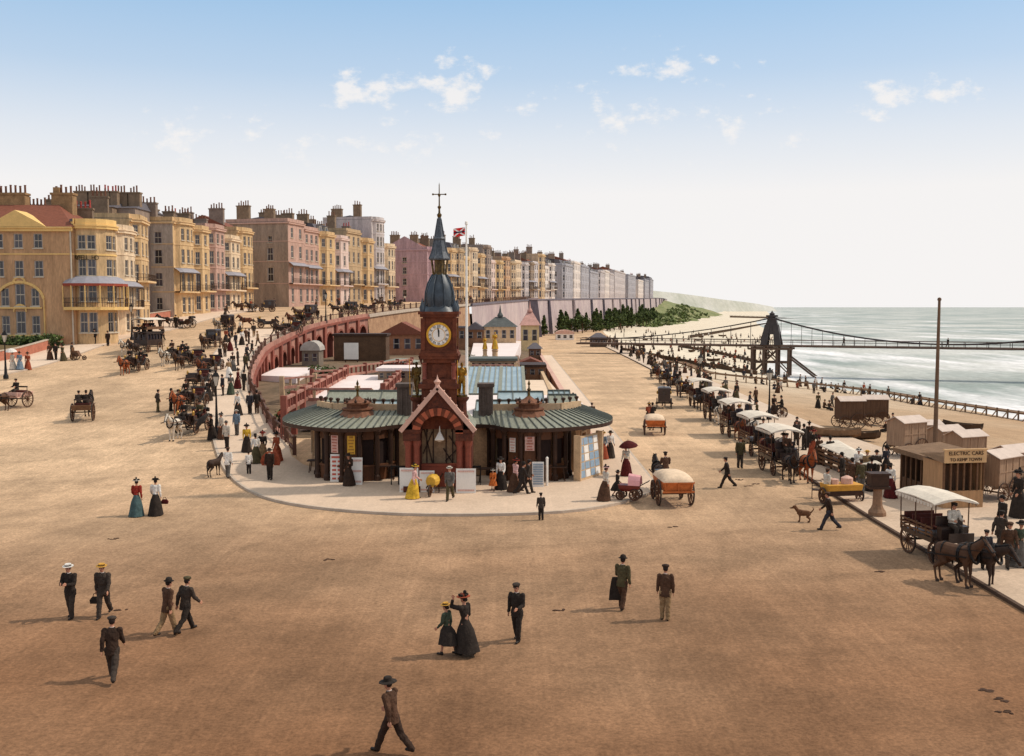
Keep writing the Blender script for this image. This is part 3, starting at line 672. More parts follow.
def resample(pts, n):
    L = [0]
    for a, b in zip(pts, pts[1:]): L.append(L[-1]+hypot(b[0]-a[0], b[1]-a[1]))
    out = []
    for k in range(n):
        t = L[-1]*k/(n-1); i = 0
        while i < len(L)-2 and L[i+1] < t: i += 1
        f = (t-L[i])/max(1e-6, L[i+1]-L[i]); out.append((pts[i][0]+(pts[i+1][0]-pts[i][0])*f, pts[i][1]+(pts[i+1][1]-pts[i][1])*f))
    return out
def smooth_poly(p, it=2):
    for _ in range(it):
        q = [p[0]]
        for a, b in zip(p, p[1:]):
            q.append((a[0]*.75+b[0]*.25, a[1]*.75+b[1]*.25)); q.append((a[0]*.25+b[0]*.75, a[1]*.25+b[1]*.75))
        p = q+[p[-1]]
    return p
iso = [(248,330), (222,345), (207,365), (206,395), (212,430), (221,462), (236,483), (262,498), (300,507), (370,514), (450,516.5), (560,514), (615,506), (648,495), (657,488)]
isl = [(G(x, y).x, G(x, y).y) for x, y in iso]
isl_out = resample(smooth_poly(isl), 90)+[(8.0, y) for y in fr(60, 205, 6)]
def isl_z(x, y):
    return ZR(y)*max(0, min(1, (-9.5-x)/4.0)) if y > 50 else 0
inn = []
for x, y in isl_out:
    if x < EX(y)+1 and y > 66: inn.append((EX(y)-.1, y))
    elif x > 7.5 and y > 58: inn.append((5.2, max(y, 60.5)))
    else: inn.append(None)
k0 = max(i for i, v in enumerate(inn) if v is not None and v[0] < -10); k1 = min(i for i, v in enumerate(inn) if v is not None and v[0] > 0)
path_in = resample([inn[k0], (-14.0, 63.0), (-12.6, 60.5), (-9, 59.5), (0, 59.5), (4, 60), (5.2, 60.5)], k1-k0+1)
for i in range(k0, k1+1): inn[i] = path_in[i-k0]
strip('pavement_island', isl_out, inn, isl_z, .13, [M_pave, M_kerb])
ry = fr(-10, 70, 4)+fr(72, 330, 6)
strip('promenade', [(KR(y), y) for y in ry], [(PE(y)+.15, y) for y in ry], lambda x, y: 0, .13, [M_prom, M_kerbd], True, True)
# pavement on the house side
hk = [(0,377), (60,362), (111,343), (139,335), (178,330), (215,318), (262,310)]
hk_w = [(-62, 70)]+[(G(x, y).x, G(x, y).y) for x, y in hk]
hw = [(0,363), (26,357), (89,337), (143,322), (165,319), (200,313), (250,307.5)]
hw_w = [(-72, 72)]+[(G(x, y).x, G(x, y).y) for x, y in hw]
hk_r = resample(smooth_poly(hk_w), 40); hw_r = resample(smooth_poly(hw_w), 40)
strip('house_pavement', hk_r, hw_r, lambda x, y: ZR(y), .14, [M_pave, M_kerb])
def garden_x(y):
    for a, b in zip(hw_r, hw_r[1:]):
        if min(a[1], b[1]) <= y <= max(a[1], b[1]) and abs(a[1]-b[1]) > 1e-6:
            return a[0]+(b[0]-a[0])*(y-a[1])/(b[1]-a[1])
    return hw_r[0][0] if y < hw_r[0][1] else hw_r[-1][0]
rows('garden', fr(74, 119.5, 3), lambda y: [-120, -90, garden_x(y)-8, garden_x(y)-3, garden_x(y)-.25], lambda x, y: ZR(y)+.3+max(0, min(1, (garden_x(y)-x)/6))*.8, M_garden)
print('garden wall at', hw_r[0], hw_r[20], hw_r[-1])

# ---- sea wall, arcade and balustrade along the edge of the upper road
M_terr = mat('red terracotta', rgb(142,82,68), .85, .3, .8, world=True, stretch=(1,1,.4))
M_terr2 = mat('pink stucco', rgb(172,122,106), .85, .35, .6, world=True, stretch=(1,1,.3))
M_rail = mat('brown painted iron', rgb(98,66,52), .6, .2, 3)
M_rubble = mat('rubble stone wall', rgb(192,152,118), .95, .25, .9, world=True, bump=.5, c2=rgb(150,114,88))
M_con = mat('pinkish concrete sea wall', rgb(196,178,172), .95, .25, .2, world=True, c2=rgb(164,144,146), stretch=(1,1,.35))
M_cond = mat('dark stained concrete', rgb(112,104,112), .95, .2, .3, world=True)
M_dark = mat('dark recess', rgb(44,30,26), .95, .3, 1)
def along(y0, y1, step):
    pts = [(EX(y0), y0)]; y = y0; acc = 0; px_ = EX(y0)
    while y < y1:
        yn = y+.1; xn = EX(yn); acc += hypot(xn-px_, .1); y = yn; px_ = xn
        if acc >= step: pts.append((xn, y)); acc = 0
    return pts
bays = along(68, 166, 4.4)
arc = thing('arcade_wall', 'curving red arcade carrying the upper road above the sunken aquarium terraces', 'arcade', (bays[0][0], bays[0][1], 0))
O = Vector(arc.location)
back = MB(); par = MB()
for a, b in zip(bays, bays[1:]):
    A = Vector((a[0], a[1], 0)); B = Vector((b[0], b[1], 0)); t = (B-A); w = t.length; t.normalize(); nrm = Vector((t.y, -t.x, 0))
    z0 = ZR(a[1]); z1 = ZR(b[1])
    def P(u, z, d=0): return A+t*u+nrm*d+Vector((0,0,z))-O
    def zt(u): return (z0+(z1-z0)*u/w)-.35
    hw2 = w*.29; cx = w/2; crown = min(z0, z1)-1.25; rad = hw2
    mb = MB()
    if crown > 1.3:
        sp = max(.3, crown-rad); aw = [(cx-hw2, 0)]+[(cx-hw2*cos(pi*k/8), sp+min(rad, crown-.2)*sin(pi*k/8)) for k in range(9)]+[(cx+hw2, 0)]
        mb.quad(P(0,-.3), P(cx-hw2,-.3), P(cx-hw2, zt(cx-hw2)), P(0, zt(0)), 0); mb.quad(P(cx+hw2,-.3), P(w,-.3), P(w, zt(w)), P(cx+hw2, zt(cx+hw2)), 0)
        for (u0, v0), (u1, v1) in zip(aw[1:-1], aw[2:-1]): mb.quad(P(u0, v0), P(u1, v1), P(u1, zt(u1)), P(u0, zt(u0)), 0)
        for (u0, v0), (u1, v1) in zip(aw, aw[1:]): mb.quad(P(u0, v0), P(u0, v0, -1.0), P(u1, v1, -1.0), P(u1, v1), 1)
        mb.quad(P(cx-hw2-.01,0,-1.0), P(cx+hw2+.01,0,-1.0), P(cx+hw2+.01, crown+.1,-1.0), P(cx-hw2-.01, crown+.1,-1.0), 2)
    else:
        mb.quad(P(0,-.3), P(w,-.3), P(w, zt(w)), P(0, zt(0)), 0)
    M = Matrix.Translation(P(0, 0)) @ Matrix.Rotation(atan2(t.y, t.x), 4, 'Z')
    mb.box(-.35, .35, -.35, -.004, -.3, zt(0)-.05, 1, M)
    for (u0, v0), (u1, v1) in (list(zip(aw[1:-1], aw[2:-1])) if crown > 1.3 else []): mb.bar(P(u0, v0, .06), P(u1, v1, .06), .12, .22, 1)
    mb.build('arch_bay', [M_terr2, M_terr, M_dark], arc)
    par.bar(P(0, zt(0)+.1, .1), P(w, zt(w)+.1, .1), .5, .3, 1); par.bar(P(0, zt(0)+.45, -.02), P(w, zt(w)+.45, -.02), .3, .6, 0)
par.build('parapet', [M_terr2, M_terr], arc)
# balustrade
bpts = along(64, 345, 3.6)
bal = thing('balustrade', 'long curving brown iron balustrade edging the upper road above the aquarium', 'balustrade', (bpts[0][0], bpts[0][1], ZR(bpts[0][1])))
O = Vector(bal.location); rail = MB()
for i, (a, b) in enumerate(zip(bpts, bpts[1:])):
    A = Vector((a[0]-.15, a[1], ZR(a[1])))-O; B = Vector((b[0]-.15, b[1], ZR(b[1])))-O
    for h in (.35, 1.05): rail.bar(A+Vector((0,0,h)), B+Vector((0,0,h)), .09, .09)
    for k in range(1, 6): p = A.lerp(B, k/6); rail.bar(p+Vector((0,0,.1)), p+Vector((0,0,1.05)), .05, .05)
    if i < 95:
        n = MB(); n.box(-.11, .11, -.11, .11, -.1, 1.15); n.lathe([(.15,1.15),(.15,1.2),(.07,1.28),(0,1.34)], 8)
        n.build('newel_post', M_rail, bal, loc=A)
rail.build('rail', M_rail, bal)
# rubble wall then concrete sea wall
def wallrun(y0, y1, step, zb, mats, nm, label, cat, coping=.5, batter=.06):
    pts = along(y0, y1, step); o = thing(nm, label, cat, (pts[0][0], pts[0][1], 0)); O = Vector(o.location); mb = MB(); cp = MB()
    for a, b in zip(pts, pts[1:]):
        za = ZR(a[1])-.05; zb_ = ZR(b[1])-.05
        A = Vector((a[0], a[1], za))-O; B = Vector((b[0], b[1], zb_))-O
        mb.quad(Vector((a[0]+batter*za, a[1], zb))-O, Vector((b[0]+batter*zb_, b[1], zb))-O, B, A, 0)
        cp.bar(A+Vector((.05,0,.05)), B+Vector((.05,0,.05)), .5, coping, 0)
    mb.build('wall_face', mats[0], o); cp.build('coping', mats[1], o); return o, O
wallrun(bays[-1][1]-.05, 229, 4, -.3, (M_rubble, M_kerb), 'rubble_wall', 'sandy rubble retaining wall below the upper road beyond the arcade', 'wall')
sw, O = wallrun(229, 1480, 7, -.3, (M_con, M_cond), 'sea_wall', 'tall pinkish concrete sea wall below the distant terraces', 'sea wall')
for y in list(range(372, 700, 34))+list(range(720, 1100, 60)):
    p = Vector((EX(y)+.2, y, 0))-O; z = ZR(y); m = MB()
    dark = y % 5 == 0 or y % 3 == 0
    m.add([(p.x+1.6,p.y-1.4,-.3),(p.x+1.6,p.y+1.4,-.3),(p.x-.1,p.y+1.4,-.3),(p.x-.1,p.y-1.4,-.3),(p.x+.5,p.y-1.4,z-.3),(p.x+.5,p.y+1.4,z-.3),(p.x-.1,p.y+1.4,z-.3),(p.x-.1,p.y-1.4,z-.3)],
          [(4,5,6,7),(0,1,5,4),(1,2,6,5),(2,3,7,6),(3,0,4,7)])
    m.build('buttress', M_cond if dark else M_con, sw)
lift = thing('stair_tower', 'broad dark grey concrete pier rising against the pink sea wall', 'tower', (EX(338)+1, 336, 0))
m = MB(); m.add([(-2,-2.2,-.3),(3.2,-2.2,-.3),(3.2,2.2,-.3),(-2,2.2,-.3),(-1.6,-2,12.4),(1.5,-2,12.4),(1.5,2,12.4),(-1.6,2,12.4)], [(4,5,6,7),(0,1,5,4),(1,2,6,5),(2,3,7,6),(3,0,4,7)]); m.build('shaft', M_cond, lift)
m = MB(); m.box(-2, 1.9, -2.4, 2.4, 12.4, 13.0); m.build('cap', M_con, lift)

# ---- low red garden wall by the corner house
M_gw = mat('red brick garden wall', rgb(176,112,90), .9, .2, 1.2, world=True)
gw = thing('garden_wall', 'low red brick wall between the house gardens and the pavement', 'wall', (hw_r[0][0], hw_r[0][1], 0)); O = Vector(gw.location); m = MB(); c = MB()
for a, b in zip(hw_r[:29], hw_r[1:30]):
    A = Vector((a[0], a[1], ZR(a[1])+.5))-O; B = Vector((b[0], b[1], ZR(b[1])+.5))-O
    m.bar(A, B, .3, 1.3); c.bar(A+Vector((0,0,.70)), B+Vector((0,0,.70)), .42, .1)
m.build('brickwork', M_gw, gw); c.build('coping', M_kerb, gw)

# ---- foliage
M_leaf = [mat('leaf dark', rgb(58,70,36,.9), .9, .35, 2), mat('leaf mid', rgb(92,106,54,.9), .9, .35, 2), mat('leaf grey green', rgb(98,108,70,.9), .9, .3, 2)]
def leafcloud(mb, pts, n, s):
    for k in range(n):
        c, r = R.choice(pts)
        d = Vector((R.gauss(0,1), R.gauss(0,1), R.gauss(0,1))).normalized()*(R.random()**.4)
        p = Vector(c)+Vector((d.x*r[0], d.y*r[1], d.z*r[2])); a = Vector((R.uniform(-1,1), R.uniform(-1,1), R.uniform(-.4,1))).normalized(); b = a.orthogonal().normalized(); e = a.cross(b)
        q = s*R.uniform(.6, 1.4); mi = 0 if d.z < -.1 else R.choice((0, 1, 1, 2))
        mb.quad(p-b*q-e*q*.6, p+b*q-e*q*.6, p+b*q*.7+e*q*.6, p-b*q*.7+e*q*.6, mi)
def tree_proto(h, kind):
    t = thing('bushy_tree' if kind else 'conifer_tree', 'tree', 'tree'); m = MB(); m.tube((0,0,-.3), (0.05,0,h*.7), h*.035, h*.01, 7)
    for k in range(4):
        a = k*1.7; m.tube((0,0,h*(.25+.1*k)), (cos(a)*h*.16, sin(a)*h*.16, h*(.4+.1*k)), h*.015, h*.005, 5)
    m.build('trunk', mat('bark', rgb(88,68,50), .95), t); m = MB()
    if kind: pts = [((R.uniform(-.25,.25)*h, R.uniform(-.25,.25)*h, h*R.uniform(.4,.85)), (h*.2, h*.2, h*.17)) for _ in range(7)]
    else: pts = [((R.uniform(-.05,.05)*h, R.uniform(-.05,.05)*h, h*(.15+.1*k)), (h*(.26-.027*k), h*(.26-.027*k), h*.09)) for k in range(9)]
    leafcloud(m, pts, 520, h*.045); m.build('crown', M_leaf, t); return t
TREES = [tree_proto(6.5, 0), tree_proto(7.5, 0), tree_proto(5.5, 1)]
seen = 0
for i in range(64):
    y = 350+i*6.2+R.uniform(-2,2); x = EX(y)+R.uniform(3, 7.5)+(i % 3)*2.0
    place(TREES[i % 3 if R.random() < .7 else 0], (x, y, -.1), R.uniform(0, 6), 'dark green bushy tree in the row at the foot of the sea wall', 'trees along the foot of the sea wall', scale=R.uniform(.95, 1.5))
for t in TREES: drop(t)
m = MB()
for i in range(520):
    y = R.uniform(560, 1150); x = EX(y)+4+R.uniform(.3, 1)*(PE(y)+14-EX(y)-4); z = bank_z(x, y); s = R.uniform(.8, 2.6)
    leafcloud(m, [((x, y, z+s*.4), (s, s, s*.7))], 7, s*.5)
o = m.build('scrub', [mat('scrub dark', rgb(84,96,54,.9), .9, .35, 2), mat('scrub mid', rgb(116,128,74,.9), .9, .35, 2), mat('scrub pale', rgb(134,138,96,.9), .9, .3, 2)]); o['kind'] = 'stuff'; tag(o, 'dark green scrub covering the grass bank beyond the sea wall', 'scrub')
def hedge(px0, py0, px1, py1, h, label):
    a = G(px0, py0); b = G(px1, py1); m = MB(); pts = []
    n = 26
    for i in range(n+1):
        p = a.lerp(b, i/n); pts.append(((p.x-a.x, p.y-a.y, ZR(p.y)+.9-a.z), (.7, .7, h)))
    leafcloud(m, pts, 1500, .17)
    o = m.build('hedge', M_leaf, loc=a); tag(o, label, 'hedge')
hedge(17, 340, 84, 336, .8, 'long low dark hedge in the corner house garden, nearer the house')
hedge(-10, 352, 58, 349, .9, 'long low dark hedge in the corner house garden, nearer the pavement')

# ---- electric railway trestle along the shore, groynes
M_timber = mat('tarred timber', rgb(84,64,48), .95, .25, 2, world=True)
M_timber2 = mat('weathered timber', rgb(128,100,76), .95, .25, 2, world=True)
tr = [(596,349), (640,361), (690,371), (760,384), (860,394), (940,408), (1030,421), (1100,432)]
trw = resample(smooth_poly([(G(x, y).x, G(x, y).y) for x, y in tr]), 96)
rt = thing('railway_trestle', 'low dark timber railway trestle with posts running along the shingle to the water', 'railway', (trw[0][0], trw[0][1], 0)); O = Vector(rt.location); bm_ = MB()
for i, (a, b) in enumerate(zip(trw, trw[1:])):
    A = Vector((a[0], a[1], beach(*a)+.9))-O; B = Vector((b[0], b[1], beach(*b)+.9))-O; d = (B-A).normalized(); n = Vector((d.y, -d.x, 0))
    for s in (-.7, .7): bm_.bar(A+n*s, B+n*s, .16, .2)
    bm_.bar(A, B, 1.1, .12)
    m = MB(); m.box(-.08, .08, -.08, .08, -1.6, .38); m.bar((0,0,.1), (n.x*1.6, n.y*1.6, -1.2), .1, .1); m.build('post', M_timber2, rt, loc=A+n*.95)
bm_.build('track', M_timber2, rt)
def groyne(pts, label, h=.9):
    w = [G(x, y) for x, y in pts]; o = MB(); O = w[0].copy()
    for a, b in zip(w, w[1:]):
        n = max(2, int((b-a).length/3))
        for i in range(n):
            p = a.lerp(b, i/n)-O; q = a.lerp(b, (i+1)/n)-O
            o.bar(p+Vector((0,0,h*.4)), q+Vector((0,0,h*.4)), .25, h); o.box(p.x-.2, p.x+.2, p.y-.2, p.y+.2, p.z-.5, p.z+h*1.3)
    ob = o.build('groyne', M_timber, loc=O); tag(ob, label, 'groyne')
groyne([(680,347), (718,354), (757,363)], 'dark timber groyne on the pale beach just beneath the pier deck')
groyne([(622,351), (690,364), (757,375)], 'dark timber groyne on the beach nearest the railway trestle')
groyne([(690,338), (730,331), (772,323)], 'dark timber groyne on the beach beyond the pier tower')
groyne([(730,317.5), (770,318.5), (815,322.5)], 'long low green-brown stone groyne reaching furthest into the sea', 2.2)

# ---- chain pier
M_iron = mat('dark iron', rgb(66,58,56), .6, .2, 1)
M_pier = mat('pier timber', rgb(96,76,64), .9, .25, 1.2)
T0 = G(771, 375); pd = Vector((1, -.38, 0)).normalized(); pn = Vector((-pd.y, pd.x, 0))
cp = thing('chain_pier', 'iron chain pier with a dark pyramid tower on piles standing in the surf', 'pier', (T0.x, T0.y, 0), atan2(pd.y, pd.x))
DZ = 2.3; SPAN = 66
m = MB(); m.box(-41, 150, -2.1, 2.1, DZ-.36, DZ); 
for s in (-2.0, 2.0):
    m.bar((-41,s,DZ+1.0), (150,s,DZ+1.0), .1, .1); m.bar((-41,s,DZ+.55), (150,s,DZ+.55), .06, .06)
m.build('deck', M_pier, cp)
for k in range(0, 95):
    x = -40+2*k; m = MB(); 
    for s in (-2.0, 2.0): m.box(x-.05, x+.05, s-.05, s+.05, DZ, DZ+1.0)
    if k % 2 == 0: m.build('railing_post', M_iron, cp)
def pylon(x):
    tw = MB(); b = 2.05; t = .68; h = 5.7
    for sx in (-1, 1):
        for sy in (-1, 1):
            tw.add([(x+sx*b*.35,sy*1.6,DZ),(x+sx*b,sy*1.6,DZ),(x+sx*b,sy*2.5,DZ),(x+sx*b*.35,sy*2.5,DZ),(x+sx*.3,sy*.5,DZ+h*.72),(x+sx*1.3,sy*.5,DZ+h*.72),(x+sx*1.3,sy*1.2,DZ+h*.72),(x+sx*.3,sy*1.2,DZ+h*.72)],
                   [(0,1,5,4),(1,2,6,5),(2,3,7,6),(3,0,4,7)])
    tw.add([(x-1.75,-1.6,DZ+h*.38),(x+1.75,-1.6,DZ+h*.38),(x+1.75,1.6,DZ+h*.38),(x-1.75,1.6,DZ+h*.38),(x-t,-.7,DZ+h),(x+t,-.7,DZ+h),(x+t,.7,DZ+h),(x-t,.7,DZ+h)],
           [(4,5,6,7),(0,3,2,1),(0,1,5,4),(1,2,6,5),(2,3,7,6),(3,0,4,7)])
    tw.box(x-1.1, x+1.1, -1.0, 1.0, DZ+h, DZ+h+.35); tw.lathe([(.5,0),(.55,.3),(.2,.6),(0,1.0)], 8, (x,0,DZ+h+.35))
    tw.build('tower', M_iron, cp)
    for px_ in (-3.6, -1.3, 1.3, 3.6):
        for py_ in (-2.2, 2.2):
            q = MB(); q.tube((x+px_, py_, -8), (x+px_, py_, DZ-.5), .32, .28, 8); q.build('pile', M_pier, cp)
    br = MB()
    for py_ in (-2.2, 2.2):
        br.bar((x-3.6,py_,-3.4), (x+1.3,py_,DZ-.8), .22, .22); br.bar((x+3.6,py_,-3.4), (x-1.3,py_,DZ-.8), .22, .22)
        br.bar((x-3.8,py_,-1.2), (x+3.8,py_,-1.2), .3, .3); br.bar((x-4.4,py_,DZ-.75), (x+4.4,py_,DZ-.75), .4, .4)
        br.bar((x+3.8,py_,-.2), (x+9.5,py_,-4.6), .35, .35)
    br.build('bracing', M_pier, cp)
pylon(0); pylon(SPAN)
def chz(x):
    if x < 0: t = (x+44)/44; return DZ+.6+4.9*t*t
    u = ((x % SPAN)-SPAN/2)/(SPAN/2); return DZ+.5+5.0*u*u
for s in (-1.7, 1.7):
    m = MB()
    pts = [(x, s, chz(x)) for x in fr(-40, 0, 4)]+[(x, s, chz(min(x, SPAN-.001))) for x in fr(0, SPAN, 2)[1:]]+[(x, s, chz(x)) for x in fr(SPAN+2, SPAN+40, 4)]
    m.path(pts, .11, 5); m.build('chain', M_iron, cp)
for k in range(1, 33):
    x = k*2.0; m = MB()
    if abs(x-SPAN) < .1: continue
    m.box(x-.04, x+.04, -1.74, -1.66, DZ, chz(x)); m.build('hanger_rod', M_iron, cp)
for k in range(1, 10):
    x = -k*4.0; m = MB(); m.box(x-.05, x+.05, -1.75, -1.65, DZ, chz(x)); m.build('hanger_rod', M_iron, cp)
for x in (-14, -27):
    for s in (-1.8, 1.8): q = MB(); q.tube((x,s,-5), (x,s,DZ-.5), .25, .25, 7); q.build('pile', M_pier, cp)
# ------------------------------------------------------------------ houses
M_glass = glossy('window glass', rgb(52,50,58), .12)
def vary_by_pane(m):
    nt = m.node_tree; N = nt.nodes; L = nt.links; bs = N['Principled BSDF']; src = bs.inputs['Base Color'].links[0].from_socket
    oi = N.new('ShaderNodeObjectInfo'); r = N.new('ShaderNodeValToRGB'); e = r.color_ramp.elements; e[0].color = (.55,.5,.45,1); e[1].color = (2.6,2.3,2.0,1); e[1].position = 1.0; q = e.new(.6); q.color = (.9,.85,.8,1); q = e.new(.85); q.color = (1.5,1.4,1.3,1)
    L.new(oi.outputs['Random'], r.inputs['Fac']); mu_ = N.new('ShaderNodeVectorMath'); mu_.operation = 'MULTIPLY'; L.new(src, mu_.inputs[0]); L.new(r.outputs['Color'], mu_.inputs[1]); L.new(mu_.outputs[0], bs.inputs['Base Color'])
vary_by_pane(M_glass)
M_frame = mat('white sash paint', rgb(206,192,172,.85), .6, .08, 3)
M_curt = mat('net curtain', rgb(168,160,162,.8), .9, .1, 3)
M_reveal = mat('window reveal', rgb(150,118,80), .9)
M_slate = mat('slate roof', rgb(98,92,96), .8, .25, 2.5, stretch=(1,1,5))
M_tile = mat('red tiled roof', rgb(128,76,58), .85, .28, 3, stretch=(1,1,5))
M_zinc = mat('zinc canopy', rgb(150,146,152), .6, .15, 2)
M_pot = mat('clay chimney pot', rgb(120,80,62), .9, .2, 3)
M_potr = mat('red chimney pot', rgb(176,74,66), .9, .2, 3)
M_bal = mat('dark balcony iron', rgb(84,66,54), .6, .2, 3)
M_stack = {}
def stucco(nm, c, k=.95):
    return mat('stucco '+nm, rgb(*c, k*.97), .92, .3, .8, stretch=(1,1,.22), bump=.15, detail=8)
COLS = {'yellow': (208,174,130), 'ochre': (194,152,114), 'cream': (220,194,162), 'pink': (190,154,138), 'pale pink': (218,192,180), 'brown': (146,122,100), 'wallgrey': (184,168,154), 'wallbrown': (160,138,120),
        'grey': (152,132,118), 'white': (226,212,200), 'mauve': (184,150,152), 'stone': (186,158,124), 'buff': (206,172,124), 'pale grey': (196,184,180), 'blue grey': (164,160,164)}
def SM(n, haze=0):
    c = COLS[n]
    if haze: c = tuple(x*(1-haze)+y*haze for x, y in zip(c, (206,198,200)))  # aerial haze mixed into the wall colour of distant houses
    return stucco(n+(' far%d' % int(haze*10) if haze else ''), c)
WINC = {}
def win_mesh(w, h, arched=False, full=False):
    k = (round(w,2), round(h,2), arched, full)
    if k in WINC: return WINC[k]
    m = MB(); t = .07
    m.box(-w/2, -w/2+t, -.05, .03, 0, h, 0); m.box(w/2-t, w/2, -.05, .03, 0, h, 0); m.box(-w/2+t, w/2-t, -.05, .03, 0, t, 0); m.box(-w/2+t, w/2-t, -.05, .03, h-t, h, 0)
    m.box(-w/2+t, w/2-t, -.045, .025, h*.49, h*.53, 0); m.box(-.02, .02, -.04, .02, t, h*.49, 0); m.box(-.02, .02, -.04, .02, h*.53, h-t, 0)
    p = MB(); p.quad((-w/2,0,0), (w/2,0,0), (w/2,0,h), (-w/2,0,h), 0)
    cw = w*.17
    p.add([(-w/2,-.012,h*.04),(-w/2+cw*.7,-.012,h*.04),(-w/2+cw,-.012,h),(-w/2,-.012,h)], [(0,1,2,3)], 1)
    p.add([(w/2-cw*.7,-.012,h*.04),(w/2,-.012,h*.04),(w/2,-.012,h),(w/2-cw,-.012,h)], [(0,1,2,3)], 1)
    if full:
        p.box(-w/2, w/2, -.05, .0, h*.47, h*.53, 2); o = p.mesh('window'); [o.materials.append(x) for x in (M_glass, M_curt, M_frame)]; WINC[k] = o; return o
    a = m.mesh('window'); a.materials.append(M_frame); b = p.mesh('pane'); b.materials.append(M_glass); b.materials.append(M_curt)
    WINC[k] = (a, b); return WINC[k]
SILL = {}
def sill_mesh(w):
    k = round(w, 2)
    if k not in SILL:
        m = MB(); m.box(-w/2-.1, w/2+.1, -.14, .0, -.12, .0); SILL[k] = m.mesh('sill'); SILL[k].materials.append(M_frame)
    return SILL[k]
def facet(mb, a, b, z0, z1, wins, rev=.16, mi=0, mr=1):
    a = Vector((a[0], a[1])); b = Vector((b[0], b[1])); t = (b-a); L = t.length; t.normalize(); nn = Vector((t.y, -t.x))
    def P(u, z, d=0): q = a+t*u-nn*d; return (q.x, q.y, z)
    us = sorted({0, L} | {w[0] for w in wins} | {w[1] for w in wins}); zs = sorted({z0, z1} | {w[2] for w in wins} | {w[3] for w in wins})
    for u0, u1 in zip(us, us[1:]):
        for v0, v1 in zip(zs, zs[1:]):
            uc = (u0+u1)/2; vc = (v0+v1)/2
            if any(w[0] < uc < w[1] and w[2] < vc < w[3] for w in wins): continue
            mb.quad(P(u0,v0), P(u1,v0), P(u1,v1), P(u0,v1), mi)
    for u0, u1, v0, v1 in [w[:4] for w in wins]:
        mb.quad(P(u0,v0), P(u0,v0,rev), P(u0,v1,rev), P(u0,v1), mi); mb.quad(P(u1,v1), P(u1,v1,rev), P(u1,v0,rev), P(u1,v0), mi)
        mb.quad(P(u0,v1), P(u0,v1,rev), P(u1,v1,rev), P(u1,v1), mi); mb.quad(P(u1,v0), P(u1,v0,rev), P(u0,v0,rev), P(u0,v0), mi)
        mb.quad(P(u0-.01,v0,rev+.06), P(u1+.01,v0,rev+.06), P(u1+.01,v1,rev+.06), P(u0-.01,v1,rev+.06), mr)
    return P, atan2(t.y, t.x), L
def put_window(root, a, b, u0, u1, v0, v1, far, rev=.16, label=None):
    a = Vector((a[0], a[1])); b = Vector((b[0], b[1])); t = (b-a).normalized(); nn = Vector((t.y, -t.x)); c = a+t*((u0+u1)/2)-nn*(rev-.02)
    ang = atan2(t.y, t.x)
    if far: return link('window', win_mesh(u1-u0, v1-v0, full=True), root, (c.x, c.y, v0), ang)
    f, p = win_mesh(u1-u0, v1-v0); o = link('window', f, root, (c.x, c.y, v0), ang); link('pane', p, o, (0, 0, 0))
    c2 = nn*(rev-.02); s = link('sill', sill_mesh(u1-u0), o, (0, -(rev-.02), 0)); return o
def offs(poly, d):
    out = []
    for i, p in enumerate(poly):
        p = Vector(p); ns = []
        if i > 0: t = (p-Vector(poly[i-1])).normalized(); ns.append(Vector((t.y, -t.x)))
        if i < len(poly)-1: t = (Vector(poly[i+1])-p).normalized(); ns.append(Vector((t.y, -t.x)))
        n = sum(ns, Vector((0,0))).normalized(); k = d/max(.5, n.dot(ns[0])); q = p+n*k; out.append((q.x, q.y))
    return out
def band(mb, poly, z0, z1, d, mi=0, ends=True):
    q = offs(poly, d)
    for i in range(len(poly)-1):
        a, b, c, e = poly[i], poly[i+1], q[i+1], q[i]
        mb.quad((*e,z0), (*c,z0), (*c,z1), (*e,z1), mi); mb.quad((*e,z1), (*c,z1), (*b,z1), (*a,z1), mi); mb.quad((*a,z0), (*b,z0), (*c,z0), (*e,z0), mi)
    if ends:
        for i in (0, -1): mb.quad((*poly[i],z0), (*q[i],z0), (*q[i],z1), (*poly[i],z1), mi)
def subpoly(front):
    return front
